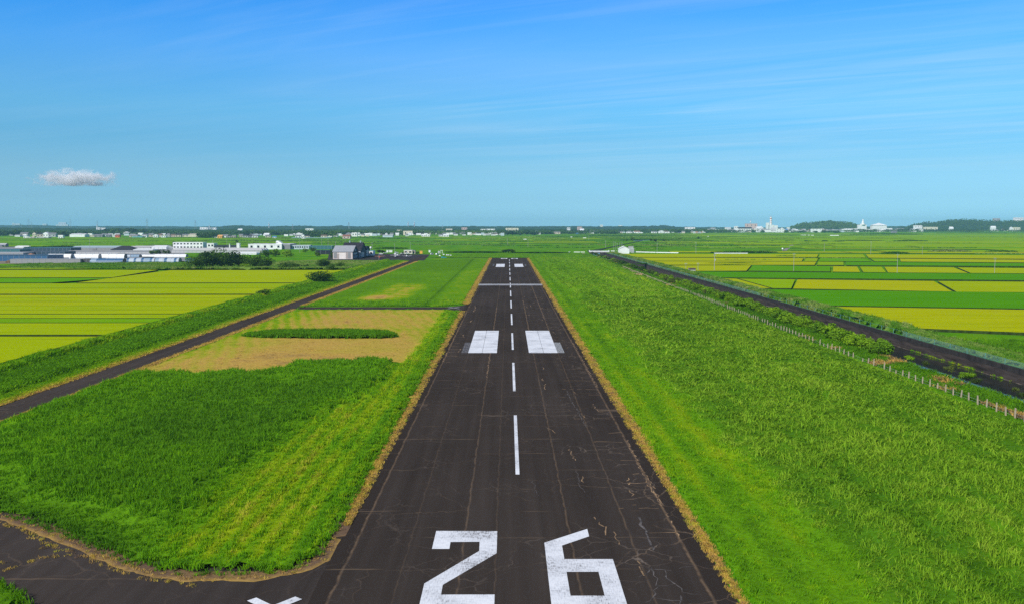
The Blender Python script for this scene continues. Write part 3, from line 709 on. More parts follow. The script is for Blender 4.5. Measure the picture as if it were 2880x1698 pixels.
bank = [(68.4, 40), (76.2, 40), (77.2, 868), (77.7, 868), (75.2, 780), (73.2, 640), (71.6, 500), (70.4, 350), (69.3, 200), (70.1, 130)]
bk_h = lambda X, Y: 0.10 + 0.55 * fbm(X / 3, Y / 5, 21)
def bk_t(X, Y):
    n = fbm(X / 3.5, Y / 7, 22); n2 = fbm(X / 10, Y / 25, 23); return np.where(n > 0.74 - .12 * sm(205, 150, Y), 0.93, 0.10 + 0.34 * n2) - 0.0
cg = canopy_grid(bank, 1.2, bk_h, bk_t, 0.7, 0.03, 1.6)
x, y = rand_in(bank, 30000); dist = np.hypot(x, y); k = nrg.random(len(x)) < np.clip((130 / dist) ** 1.5, .06, 1); x, y = x[k], y[k]
xs_, ys_ = nrg.uniform(75.8, 81.3, 5200), nrg.uniform(60, 600, 5200)
X2, Y2 = np.r_[x, xs_], np.r_[y, ys_]; Z2 = np.r_[bk_h(x, y) * .7, -(xs_ - 75.8) * 0.44]
wds = np.clip(np.hypot(X2, Y2) / 90, 0.9, 3)
veg('weeds', np.stack([X2, Y2, Z2], 1), np.stack([wds, wds, nrg.uniform(.3, .95, len(X2)) * np.where(X2 > 78.5, .45, 1)], 1), np.clip(bk_t(X2, Y2) + nrg.normal(0, .07, len(X2)), 0, 1), SHORT, GRASS, cg)

xe = 93.85 + nrg.normal(0, .08, 420); ye = 110 + 420 * nrg.random(420) ** 1.4; ke = fbm(ye / 9, ye * 0, 77) > .42; xe, ye = xe[ke], ye[ke]
veg('weeds', np.stack([xe, ye, 0 * xe - 2.4], 1), np.stack([np.clip(ye / 150, .9, 2.5)] * 2 + [nrg.uniform(.25, .7, len(xe))], 1), np.clip(.35 + .3 * nrg.random(len(xe)), 0, 1), SHORT)
# ---- verge between paddies and taxiway: weedy bank, reeds, mown edge
verge = [(-94.2, 90), (-75.4, 128), (-75.4, 690), (-94.2, 690)]
def ve_h(x, y):
    n1 = fbm(x / 2.2, y / 3, 31); n2 = fbm(x / 6, y / 9, 32)
    bankp = np.exp(-((x + 90.6 + (n2 - .5) * 2) / 2.0) ** 2); reed = sm(-88.5, -87, x) * sm(-78.6, -80.2, x + (n2 - .5))
    return 0.12 + .1 * n1 + bankp * (0.9 + 0.9 * n1) + reed * (0.45 + .4 * n1)
def ve_t(x, y):
    n1 = fbm(x / 2.2, y / 3, 33); n2 = fbm(x / 8, y / 18, 34)
    bankp = sm(-88.0, -89.5, x + (n1 - .5) * 2); reed = sm(-88.5, -87, x) * sm(-78.6, -80.2, x + (n2 - .5))
    t = 0.46 + .12 * (n2 - .5) + 0.26 * sm(-77.2, -75.6, x + (n1 - .5) * 1.6)
    t = t * (1 - reed) + reed * (0.24 + .20 * n2); return t * (1 - bankp) + bankp * (0.30 + 0.34 * n1 + .18 * (n2 - .4))
cg = canopy_grid(verge, 1.0, ve_h, ve_t, 0.6, 0.03, 2.0)
x, y = rand_in(verge, 90000); dist = np.hypot(x, y); k = nrg.random(len(x)) < np.clip((150 / dist) ** 1.8, .05, 1); x, y = x[k], y[k]
hh = ve_h(x, y); wds = np.clip(np.hypot(x, y) / 100, 1, 3)
veg('weeds', np.stack([x, y, hh * .7], 1), np.stack([wds, wds, np.clip(.25 + .6 * hh, .2, 1.2) * nrg.uniform(.7, 1.3, len(x))], 1), np.clip(ve_t(x, y) + nrg.normal(0, .05, len(x)), 0, 1), SHORT, GRASS, cg)

# ---- dry straw along the pavement edges
def dry_edge(x0, side, y0, y1, wid, seed):
    ys = np.arange(y0, y1, 0.9); n = fbm(ys / 5, ys * 0 + seed, seed, 4); n2 = fbm(ys / 1.7, ys * 0 + seed + 5, seed + 9); n3 = fbm(ys / 14, ys * 0 + seed + 2, seed + 4)
    tp = np.clip((ys - y0) / 6, 0.05, 1); wv = wid * (0.45 + 1.1 * n3) * tp * np.clip(.75 + (ys - 60) / 260, .75, 2.0)
    inner = x0 - side * (1.1 * (n - .45) * wv); outer = x0 + side * (wv * (0.7 + 0.9 * n2))
    V = []; F = []; T = []
    for i in range(len(ys)):
        V += [(inner[i], ys[i], 0.045), (x0 + side * wv[i] * .4, ys[i], 0.07 + .07 * n2[i]), (outer[i], ys[i], 0.045)]; T += [0.78 + .18 * n2[i]] * 3
        if i: a = 3 * (i - 1); F += [(a, a + 1, a + 4, a + 3), (a + 1, a + 2, a + 5, a + 4)]
    m_ = int((y1 - y0) * 8); py_ = y0 + (y1 - y0) * nrg.random(m_) ** 1.7; ww = np.interp(py_, ys, wv)
    px_ = x0 + side * nrg.uniform(-.5, 1.25, m_) * ww
    wd = np.clip(py_ / 110, .5, 1.6)
    veg('dry_grass', np.stack([px_, py_, 0 * px_ + .04], 1), np.stack([wd, wd, nrg.uniform(.12, .34, m_)], 1), np.clip(0.86 + .08 * nrg.normal(size=m_), .55, 1), SHORT, GRASS, (np.array(V), F, np.array(T)))
dry_edge(RX1 + .05, 1, 20, RY1, .55, 51)
dry_edge(RX0 - .05, -1, curve[0][1] - .6, yc - 12, 0.5, 52); dry_edge(RX0 - .05, -1, yc + 12, RY1, .6, 53)
dry_edge(-68.2, 1, 120, yc - 6, 0.45, 54); dry_edge(-68.2, 1, yc + 6, 690, 0.45, 55); dry_edge(-75.1, -1, 130, 690, 0.5, 56)
# around the curve of the near taxiway: brown rim and the weeds in its broken outer joint
pts = []
for (ax, ay), (bx, by) in zip(curve, curve[1:]):
    n = int(math.hypot(bx - ax, by - ay) / 0.3)
    for i in range(n):
        q = (i + rnd.random()) / n; pts.append((ax + (bx - ax) * q + rnd.gauss(0, .22), ay + (by - ay) * q - 0.35 + rnd.gauss(0, .22), .02))
j0 = [G(px * .3814, 1138 + py * .3814) for px, py in [(1420, 1330), (1000, 1265), (700, 1160), (520, 1090), (350, 1030), (180, 935), (0, 870)]]
for (ax, ay), (bx, by) in zip(j0, j0[1:]):
    n = int(math.hypot(bx - ax, by - ay) / 0.22)
    for i in range(n):
        if rnd.random() < 0.45: continue
        q = rnd.random(); pts.append((ax + (bx - ax) * q + rnd.gauss(0, .14), ay + (by - ay) * q + rnd.gauss(0, .14), .02))
for (pa, pb) in [((520, 1105), (0, 1170)), ((380, 1030), (300, 1075)), ((200, 930), (120, 900)), ((760, 1105), (640, 1135)), ((250, 1150), (0, 1240)), ((720, 1110), (1020, 1215))]:
    A, B = G(pa[0] * .3814, 1138 + pa[1] * .3814), G(pb[0] * .3814, 1138 + pb[1] * .3814)
    for i in range(int(math.hypot(B[0] - A[0], B[1] - A[1]) * 2.2)):
        q = rnd.random(); pts.append((A[0] + (B[0] - A[0]) * q + rnd.gauss(0, .08), A[1] + (B[1] - A[1]) * q + rnd.gauss(0, .08), .02))
rim = []
for i, (ax, ay) in enumerate(curve[:-1]):
    bx, by = curve[i + 1]; L_ = math.hypot(bx - ax, by - ay); nx_, ny_ = (by - ay) / L_, -(bx - ax) / L_
    if ny_ > 0: nx_, ny_ = -nx_, -ny_
    for q in range(6): rim.append((ax + (bx - ax) * q / 6, ay + (by - ay) * q / 6, nx_, ny_))
V = []; F = []; T = []
for i, (ax, ay, nx_, ny_) in enumerate(rim):
    w_ = .45 + .35 * rnd.random(); V += [(ax - nx_ * 1.0, ay - ny_ * 1.0, .05), (ax + nx_ * w_ * .6, ay + ny_ * w_ * .6, .07), (ax + nx_ * (w_ + .25), ay + ny_ * (w_ + .25), .02)]; T += [1.0, 1.0, .93]
    if i: a = 3 * (i - 1); F += [(a, a + 1, a + 4, a + 3), (a + 1, a + 2, a + 5, a + 4)]
veg('dry_grass', np.array([[rim[3][0], rim[3][1], .03]]), np.array([[.5, .5, .2]]), np.array([.8]), SHORT, GRASS, (np.array(V), F, np.array(T)))
P3 = np.array(pts); n = len(P3)
veg('dry_grass', P3, np.stack([nrg.uniform(.35, .8, n), nrg.uniform(.35, .8, n), nrg.uniform(.10, .30, n)], 1), np.clip(.88 + .08 * nrg.normal(size=n), .5, 1), SHORT)
# green patch at the near left
gp = [G(0, 1655), G(30, 1664), G(60, 1680), G(92, 1700), (-31, 52), (-70, 45), (-80, 60), (-70, 84), (-52, 75.5)]
cg = canopy_grid(gp, 1.0, lambda X, Y: .5 + .4 * fbm(X / 2, Y / 2, 61), lambda X, Y: .22 + .2 * fbm(X / 2, Y / 2, 62), .6, .03)
x, y = rand_in(gp, 9000)
veg('grass', np.stack([x, y, 0 * x + .3], 1), np.stack([1 + 0 * x, 1 + 0 * x, nrg.uniform(.5, .9, len(x))], 1), .22 + .2 * nrg.random(len(x)), SHORT, GRASS, cg)
# ------------------------------------------------------------------ rice paddies (raised crop, sides darkened for shade, ditches between)
RICE = tint_mat('rice', RICE_STOPS, var=0.16, nscale=0.035, fine=1.6, finevar=0.30, trans=0.0)
_t = RICE.node_tree
_rows = noise(_t, 1.0, 4.0, pos(_t, (.035, .9, 1)))                       # planting rows and tractor lines
_b = _t.nodes['Principled BSDF']; _old = _b.inputs['Base Color'].links[0].from_socket
_f = RAMP(_t, _rows, [(.30, (.62, .62, .62)), (.42, (.93, .93, .93)), (.6, (1.0, 1.0, 1.0)), (.75, (1.12, 1.10, 1.0))])
_t.links.new(MIX(_t, 1.0, _old, _f, 'MULTIPLY'), _b.inputs['Base Color']); bump(_t, _t.nodes['Principled BSDF'], noise(_t, 2.5, 3.0, pos(_t)), 0.5, 0.15)
SHADED_STEMS = M('shaded_rice_stems', (.030, .055, .006), .95, .4, .8)  # dark stem green with the shade between plots put into the colour
def slab_mesh(me_name, polys, tints, h=0.75):
    mb = MB(); ti = []
    for q, tv in zip(polys, tints):
        a = sum(q[i][0] * q[(i + 1) % len(q)][1] - q[(i + 1) % len(q)][0] * q[i][1] for i in range(len(q)))
        if a < 0: q = q[::-1]
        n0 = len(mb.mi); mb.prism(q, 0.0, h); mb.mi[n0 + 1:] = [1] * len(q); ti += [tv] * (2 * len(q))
    me = mb.mesh(me_name, [RICE, SHADED_STEMS]); a = me.attributes.new('tint', 'FLOAT', 'POINT'); a.data.foreach_set('value', np.array(ti, np.float32)); return me
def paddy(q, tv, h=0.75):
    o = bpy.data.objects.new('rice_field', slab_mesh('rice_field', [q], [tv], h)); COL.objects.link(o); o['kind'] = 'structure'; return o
# left: strips ending at the weedy bank
XB = -95.6
def leftstrip(y0, y1, t, x0=-420, x1=XB): paddy([(x0, y0), (x1, y0), (x1, y1), (x0, y1)], t)
yr = [GY(v) for v in (951, 889, 833, 800.5)]
leftstrip(110, yr[0] - 1.6, .72); leftstrip(yr[0] + 2.0, 245, .70); leftstrip(246.6, 257, .40); leftstrip(258.6, yr[1] - .8, .70)
cuts = [yr[1] + 1.2, GY(877), GY(865), GY(854), GY(843), yr[2] - 2.4]
for a_, b_, t_ in zip(cuts, cuts[1:], (.76, .70, .78, .72, .78)): leftstrip(a_, b_ - .55, t_)
leftstrip(yr[2] + 2.4, yr[2] + 34, .72); leftstrip(yr[2] + 35.2, yr[3] - 3, .66)
dl = [G(0, 816), G(80, 806.5), G(250, 791), G(469, 762)]
paddy([(dl[2][0] + 5, yr[3] + 3), (XB, yr[3] + 3), (XB, 540), (dl[3][0] + 5, 538)], .74)
paddy([(-420, yr[3] + 3), (dl[2][0] - 6, yr[3] + 3), (dl[2][0] + 6, GY(785.5) - 3), (-420, GY(785.5) - 3)], .25)
paddy([(-470, GY(785.5) + 3), (dl[2][0] + 3, GY(785.5) + 3), (dl[3][0] - 3, GY(763)), (-470, GY(763) - 3)], .70)
paddy([(-470, GY(762)), (-270, GY(760)), (-235, GY(757)), (-470, GY(757))], .60)
paddy([G(-160, 751), G(70, 752), G(30, 748), G(-160, 746)], .30)
# right: measured bands beside the canal
def Q(px, py): return G(1920 + px * .38140, 700 + py * .38140)
XL = 101.5
def lx(py): return (XL, Q(0, py)[1])
B_ = [
 ([(XL, Q(1640, 602)[1]), (XL, Q(1090, 440)[1]), Q(3300, 478), Q(3300, 668)], .86),
 ([lx(432), (XL, Q(640, 312)[1]), Q(3300, 346), Q(3300, 468), Q(1060, 432)], .04),
 ([(XL, Q(390, 303)[1]), (XL, Q(290, 228)[1]), Q(395, 232), Q(645, 303)], .82), ([Q(415, 232), Q(830, 237), Q(800, 304), Q(665, 303)], .55),
 ([Q(848, 238), Q(1850, 250), Q(1985, 328), Q(815, 306)], .88), ([Q(1880, 250), Q(3300, 262), Q(3300, 340), Q(2020, 330)], .72),
 ([(XL, Q(300, 222)[1]), (XL, Q(100, 178)[1]), Q(3300, 201), Q(3300, 250), Q(240, 222)], .02),
 ([(XL, Q(110, 174)[1]), (XL, Q(120, 133)[1]), Q(505, 131), Q(470, 172)], .82), ([Q(517, 131), Q(1088, 138), Q(1088, 177), Q(484, 172)], .18),
 ([Q(1110, 139), Q(1286, 141), Q(1308, 182), Q(1108, 179)], .88), ([Q(1306, 141), Q(1466, 143), Q(1498, 184), Q(1332, 182)], .66),
 ([Q(1488, 143), Q(1998, 147), Q(2104, 189), Q(1514, 185)], .80), ([Q(2026, 147), Q(3300, 160), Q(3300, 197), Q(2124, 189)], .75),
 ([(XL, Q(60, 127)[1]), (XL, Q(60, 100)[1]), Q(985, 104), Q(972, 128)], .86), ([Q(1003, 104), Q(1184, 105), Q(1188, 129), Q(990, 128)], .55),
 ([Q(1204, 105), Q(3300, 121), Q(3300, 142), Q(1206, 130)], .08),
 ([(XL, Q(0, 97)[1]), (XL, Q(0, 73)[1]), Q(890, 76), Q(878, 100)], .82), ([Q(908, 77), Q(998, 77.5), Q(990, 100), Q(898, 100)], .6),
 ([Q(1012, 76), Q(1348, 79), Q(1390, 101), Q(1008, 100)], .30), ([Q(1384, 79), Q(1576, 81), Q(1590, 102), Q(1416, 101.5)], .45), ([Q(1600, 81), Q(3300, 96), Q(3300, 115), Q(1610, 103)], .84),
 ([(XL, Q(0, 69)[1]), (XL, Q(0, 45)[1]), Q(1000, 47), Q(990, 69)], .78), ([Q(1012, 47), Q(1330, 49), Q(1350, 73), Q(1002, 71)], .6), ([Q(1350, 48), Q(3300, 60), Q(3300, 88), Q(1372, 74)], .82),
]
for q, tv in B_: paddy(q, tv)
# the wide plain: many plots as one sheet of terrain
def in_can(x, y): return can_x(y, 1) - 12 < x < can_x(y, 3) + 14 if y < 1840 else False
def plain(poly, rot, seed, tf, dep=(38, 75), wid=(60, 230), gap=2.0):
    r = random.Random(seed); c, s = math.cos(R_(rot)), math.sin(R_(rot))
    to = lambda x, y: (x * c + y * s, -x * s + y * c); fr = lambda u, v: (u * c - v * s, u * s + v * c)
    uv = [to(*q) for q in poly]; u0, u1 = min(q[0] for q in uv), max(q[0] for q in uv); v, v1 = min(q[1] for q in uv), max(q[1] for q in uv)
    P, T = [], []
    while v < v1:
        d = r.uniform(*dep) * (1 + v / 4200.0); u = u0 + r.uniform(0, 40)
        base = r.random()
        while u < u1:
            wd = r.uniform(*wid) * (1 + v / 4200.0)
            q = [fr(u, v), fr(u + wd - gap, v), fr(u + wd - gap, v + d - gap), fr(u, v + d - gap)]
            cx, cy = fr(u + wd / 2, v + d / 2)
            xs = np.array([p_[0] for p_ in q] + [cx]); ys = np.array([p_[1] for p_ in q] + [cy])
            if inpoly(xs, ys, poly).all() and not any(in_can(a_, b_) for a_ in np.linspace(xs.min(), xs.max(), 9) for b_ in (ys.min(), cy, ys.max())):
                if r.random() > 0.03: P.append(q); T.append(min(1, max(0, tf(cx, cy, 0.55 * base + 0.45 * r.random()))))
            u += wd + (gap * 2 if r.random() < .2 else 0)
        v += d + (gap * 1.5 if r.random() < .25 else 0)
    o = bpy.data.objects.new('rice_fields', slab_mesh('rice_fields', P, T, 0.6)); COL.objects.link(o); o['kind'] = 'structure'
plain([(100, Q(0, 40)[1]), (1400, Q(3300, 52)[1] - 60), (2600, 2300), (2900, 3420), (150, 3150), (104, 900)], -6, 3, lambda x, y, r: (.26 + .60 * r) * (1 - .25 * sm(900, 2400, y)) if y > 930 else .40 + .5 * r, (28, 56), (50, 260), 2.4)
plain([(-70, 905), (78, 905), (80, 1000), (200, 1560), (360, 2350), (-260, 2250), (-150, 900)], 1, 4, lambda x, y, r: .15 + .50 * r + .25 * sm(1100, 900, y), (24, 50), (60, 240), 3.0)
plain([(-150, 1120), (-260, 2180), (-1500, 2200), (-1300, 1120)], 2, 5, lambda x, y, r: .18 + .36 * r, (26, 60), (70, 330), 3.5)

# ------------------------------------------------------------------ trees
def crown_mesh(name, seed, n, size, rx, ry, rz, cz, mat, lobes=8, flat=0.0):
    r = np.random.default_rng(seed)
    lc = r.normal(size=(lobes, 3)); lc /= np.linalg.norm(lc, axis=1)[:, None]; lc *= r.uniform(.25, .72, (lobes, 1)); lc[:, 2] *= .8
    lr = r.uniform(.32, .58, lobes); li = r.integers(0, lobes, n)
    d = r.normal(size=(n, 3)); d /= np.linalg.norm(d, axis=1)[:, None]
    P = lc[li] + d * (lr[li] * r.uniform(.72, 1.06, n))[:, None]
    nrm = d + r.normal(size=(n, 3)) * .45; nrm /= np.linalg.norm(nrm, axis=1)[:, None]
    P = P * np.array([rx, ry, rz]) + np.array([0, 0, cz]); P[:, 2] = np.maximum(P[:, 2], 0.15 * size)
    a = np.cross(nrm, r.normal(size=(n, 3))); a /= np.linalg.norm(a, axis=1)[:, None]; b = np.cross(nrm, a)
    s1 = (size * r.uniform(.6, 1.25, n))[:, None] / 2; s2 = (size * r.uniform(.45, 1.0, n))[:, None] / 2
    V = np.stack([P - a * s1, P - b * s2 * .9, P + a * s1, P + b * s2], 1).reshape(-1, 3)
    me = bpy.data.meshes.new(name); me.from_pydata(V.tolist(), [], np.arange(4 * n).reshape(n, 4).tolist()); me.materials.append(mat); me.update(); return me
def trunk_mesh(name, h, r0):
    mb = MB(); mb.tube((0, 0, -.1), (r0 * .4, r0 * .2, h * .62), r0, r0 * .55, 7)
    for k in range(5):
        a = k * 1.256 + .4; mb.tube((r0 * .3, r0 * .1, h * (.34 + .05 * k)), (math.cos(a) * h * .30, math.sin(a) * h * .30, h * (.62 + .05 * k)), r0 * .38, r0 * .12, 5)
    return mb.mesh(name, BARK)
# unit trees: height 1
TREE = {}
def kind(key, crowns, trunk): TREE[key] = (crowns, trunk)
kind('broad', [crown_mesh('crown', 100 + i, 1500, .075, .50, .50, .44, .56, LEAF, 9) for i in range(4)], trunk_mesh('trunk', 1.0, .035))
kind('grove', [crown_mesh('crown', 160 + i, 1900, .085, .74, .68, .60, .50, LEAF, 12) for i in range(4)], trunk_mesh('trunk', .7, .04))
kind('bright', [crown_mesh('crown', 110 + i, 1300, .085, .60, .56, .50, .42, LEAF_B, 8) for i in range(2)], trunk_mesh('trunk', .8, .03))
kind('bush', [crown_mesh('crown', 120 + i, 900, .10, .62, .60, .52, .45, LEAF, 7) for i in range(3)], trunk_mesh('trunk', .6, .04))
kind('vine', [crown_mesh('crown', 130 + i, 1000, .11, .68, .62, .50, .42, LEAF_B, 8) for i in range(4)], trunk_mesh('trunk', .5, .03))
kind('dry', [crown_mesh('crown', 140 + i, 500, .12, .7, .65, .5, .42, LEAF_BR, 7) for i in range(2)], trunk_mesh('trunk', .5, .03))
kind('far', [crown_mesh('crown', 150 + i, 420, .17, .62, .58, .52, .48, LEAF, 8) for i in range(5)], trunk_mesh('trunk', .8, .04))
def tree(kindkey, x, y, h, wid, label, group, name='tree', cat='tree', zb=0.0):
    crowns, trunk = TREE[kindkey]
    r = empty(name, (x, y, zb), rnd.uniform(0, 6.28))
    r.scale = (wid, wid * rnd.uniform(.85, 1.1), h)
    for nm, me in (('crown', rnd.choice(crowns)), ('trunk', trunk)):
        o = bpy.data.objects.new(nm, me); COL.objects.link(o); o.parent = r
    tag(r, label, cat, group); return r
def tree_px(kindkey, x0, x1, yt, yb, label, group=None, Y=None, name='tree', cat='tree'):
    c = (x0 + x1) / 2
    if Y is None: X, Y = G(c, yb)
    else: X = AT(c, yb, Y).x
    h = AT(c, yt, Y).z; wid = (x1 - x0) / FPX * Y
    crw = {'broad': 1.0, 'grove': 1.15, 'bright': 1.08, 'bush': 1.2, 'vine': 1.3, 'dry': 1.35, 'far': 1.15}[kindkey]
    return tree(kindkey, X, Y, h / 1.0, wid / crw, label, group, name, cat)
gA = 'trees between the paddies and the hangars'
for a in [('grove', 526, 580, 718, 760, 'dark broad tree at the left end of the clump beside the yellow paddies'),
          ('grove', 546, 616, 703, 756, 'tall dark tree in front of the blue tunnels, left of the highest crown'),
          ('grove', 586, 662, 701, 755, 'biggest dark tree of the clump in front of the long grey greenhouse'),
          ('grove', 640, 706, 707, 753, 'dark tree just right of the biggest crown by the paddies'),
          ('grove', 688, 746, 718, 755, 'olive bushy tree in the middle of the clump behind the reeds'),
          ('grove', 724, 772, 724, 756, 'low olive tree at the right end of the clump behind the reeds'),
          ('bright', 668, 708, 737, 759, 'light green bush at the foot of the dark trees'),
          ('grove', 786, 836, 737, 761, 'dark round bush standing alone behind the reeds'),
          ('bush', 830, 852, 741, 753, 'small dark bush, left of two in the green field'),
          ('bush', 853, 872, 742, 753, 'small dark bush, right of two in the green field'),
          ('grove', 884, 928, 727, 757, 'dark tree just below the pale hangar'),
          ('bush', 916, 946, 740, 764, 'dark bush below the pale hangar, beside the bank'),
          ('bush', 942, 972, 735, 752, 'dark round bush by the apron in front of the pale hangar'),
          ('bush', 733, 766, 698, 724, 'dark tree beside the vine covered mound'),
          ('bright', 752, 800, 697, 723, 'vine covered tree left in front of the white factory'),
          ('bright', 784, 828, 700, 724, 'vine covered tree in front of the factory end wall'),
          ('bush', 496, 526, 744, 759, 'low dark bush at the edge of the paddies by the blue tunnels'),
          ('bush', 342, 352, 749, 759, 'tiny dark bush in the grass before the blue sheeted tunnel'),
          ('bush', 443, 458, 749, 759, 'small dark bush in the grass before the striped tunnels'),
          ('bush', 868, 892, 693, 708, 'dark tree left of the black netting'), ('bright', 848, 870, 697, 711, 'yellow green bush beside the low grey colonnade'),
          ('bush', 880, 905, 706, 722, 'dark bush below the black netting'), ('bush', 926, 942, 694, 728, 'dark tree against the left end of the pale hangar'),
          ('bush', 1056, 1078, 701, 715, 'dark hedge bush left of the white tanks'), ('bush', 1070, 1084, 703, 715, 'dark hedge bush beside the shed with teal roof'),
          ('bush', 1128, 1138, 708, 716, 'small dark bush at the left end of the cream clubhouse'), ('bush', 1163, 1172, 707, 714, 'dark bush in front of the cream clubhouse'),
          ('bush', 1168, 1182, 707, 717, 'dark bush at the right end of the cream clubhouse'),
          ('bush', 482, 503, 676, 697, 'dark round tree behind the white school'),
          ('bush', 660, 672, 674, 683, 'lone round bush in the green paddies behind the factory')]:
    tree_px(*a, gA)
for k, (a0, a1) in enumerate([(418, 434), (430, 447), (442, 458), (454, 470), (466, 482)]):
    tree_px('bush', a0, a1, 701 - (k % 2), 716, 'clipped dark evergreen in the row among the greenhouses', 'row of dark evergreens among the greenhouses')
tree_px('grove', 850, 932, 762, 797, 'large dark bush on the weedy bank, nearest the yellow paddy corner', gA)
tree_px('bush', 718, 765, 810, 838, 'smaller bush on the weedy bank half way along the paddies', gA)
tree_px('vine', 1436, 1450, 699, 713, 'low round bush left of the runway end', None); tree_px('bush', 1408, 1452, 700, 713, 'wide dark bush behind the far end of the runway', None)
# kudzu hedge along the canal
def hedge(n, y0, y1, x0, x1, h0, h1, kinds, label, group):
    for k in range(n):
        y = y0 + (y1 - y0) * (k + .5 + rnd.uniform(-.25, .25)) / n; h = rnd.uniform(h0, h1)
        tree(rnd.choice(kinds), rnd.uniform(x0, x1), y, h, h * rnd.uniform(1.1, 1.6), label, group, 'bush', 'bush')
hg = 'bushes between the post fence and the canal'
hedge(8, 186, 206, 75.4, 78.2, 3.0, 3.9, ['vine'], 'bright vine covered bush at the near end of the canal hedge', hg)
hedge(36, 206, 330, 75.6, 78.4, 2.9, 4.2, ['vine', 'vine', 'vine', 'bright'], 'bright vine covered bush in the hedge beside the canal', hg)
hedge(34, 330, 470, 75.8, 79.0, 2.6, 3.8, ['vine', 'vine', 'vine', 'dry'], 'green and brown bush in the middle of the canal hedge', hg)
hedge(30, 470, 700, 76.8, 80.0, 2.2, 3.4, ['dry', 'bush', 'vine'], 'brownish scrub bush along the far part of the canal', hg)
hedge(12, 700, 860, 77.6, 80.0, 2.0, 3.0, ['bush', 'dry', 'vine'], 'dark scrub bush by the dry track near the bridge', hg)
hedge(9, 122, 184, 78.5, 81.3, 1.0, 1.8, ['dry', 'dry', 'vine'], 'straggly brown bush at the water edge, right edge of the picture', hg)
hedge(2, 131, 140, 88.5, 91, 2.6, 3.4, ['bush', 'dry'], 'olive bush leaning over the canal at the right edge', hg)
tree_px('bush', 2585, 2626, 974, 996, 'dark bush hanging over the far canal wall', hg, Y=215); tree_px('bush', 2575, 2622, 925, 955, 'dark shrub in the weeds behind the far canal wall', hg, Y=238)
tree_px('bush', 1772, 1786, 665, 679, 'dark tree where the canal bends away', 'trees along the far canal'); tree_px('bush', 1824, 1838, 671, 680, 'dark bush at the end of the far guard rail', 'trees along the far canal')
for a in [(1836, 1850, 671, 681), (1860, 1874, 673, 679), (1905, 1918, 670, 676), (1884, 1894, 672, 677)]: tree_px('bush', *a, 'low dark bush on the levee right of the far guard rail', 'trees along the far canal')
tree_px('bush', 1958, 1970, 664, 672, 'round dark tree alone in the far paddies', 'trees along the far canal')
# far villages' trees
fg = 'trees around the far villages'
def far_row(x0, x1, yt, yb, n, label, w=(13, 26), jit=4.0):
    w = (w[0] * 1.25, w[1] * 1.3)
    for k in range(n):
        c = x0 + (x1 - x0) * (k + .5 + rnd.uniform(-.4, .4)) / n; wd = rnd.uniform(*w); yb_ = yb + rnd.uniform(-1.6, .6)
        tree_px('far', c - wd / 2, c + wd / 2, yt + rnd.uniform(-1.0, jit), yb_, label, fg)
far_row(-40, 52, 645, 664, 8, 'dark green tree in the wood at the far left edge', (22, 36), 3)
far_row(50, 150, 648, 661, 7, 'tree behind the white and grey farmhouses on the left')
far_row(150, 205, 647, 666, 6, 'tree between the farmhouses and the big white warehouse')
far_row(205, 300, 648, 661, 6, 'tree behind the big white warehouse')
far_row(288, 400, 641, 661, 9, 'tall dark tree behind the orange shed', (18, 32), 4)
far_row(395, 480, 643, 660, 6, 'tree behind the houses right of the orange shed', (16, 28))
far_row(480, 570, 645, 658, 6, 'tree behind the long cream warehouse', (16, 30))
far_row(562, 602, 652, 671, 4, 'bushy tree at the right end of the long cream warehouse', (18, 28))
far_row(596, 700, 647, 661, 8, 'tree in the wood above the yellow building', (18, 30), 3)
far_row(698, 770, 646, 663, 7, 'tree in the wood right of the yellow building', (18, 28), 3)
far_row(770, 862, 649, 662, 6, 'tree among the houses left of the pylon')
far_row(858, 944, 646, 668, 8, 'dark tree in the grove behind the hangars', (18, 30))
far_row(935, 1060, 646, 661, 7, 'dark tree among the white houses above the hangars', (16, 28))
far_row(1060, 1190, 648, 657, 7, 'tree among the clustered houses beyond the apron')
far_row(1190, 1300, 647, 657.5, 7, 'dark tree near the white sheds beyond the runway', (15, 26))
far_row(1290, 1400, 648, 657.5, 6, 'tree in the row beyond the end of the runway', (15, 26))
far_row(1400, 1510, 647, 662, 9, 'dark tree straight beyond the runway', (16, 28))
far_row(1500, 1650, 645, 657, 10, 'dark tree right of the runway axis in the far wood', (16, 28))
far_row(1650, 1880, 646, 654, 11, 'tree among the small houses beyond the white pump house', (13, 22))
far_row(1878, 1996, 643, 656, 10, 'dark tree in the wood left of the town', (15, 24))
far_row(2040, 2240, 648, 655, 9, 'small tree among the buildings of the white town', (10, 17), 3)
far_row(2236, 2360, 649, 656, 6, 'tree at the foot of the wooded hill in the town', (12, 18), 3)
far_row(2378, 2412, 645, 653, 2, 'dark hedge tree in front of the low white school', (18, 22), 1)
far_row(2440, 2580, 647, 652, 6, 'tree among the white houses right of the spire', (12, 20), 2)
far_row(2575, 2905, 643, 651.5, 22, 'tree along the foot of the wooded ridge on the right', (14, 26), 3)
far_row(2150, 2330, 676, 681, 4, 'low dark bush in the middle of the right hand paddies', (10, 16), 1)
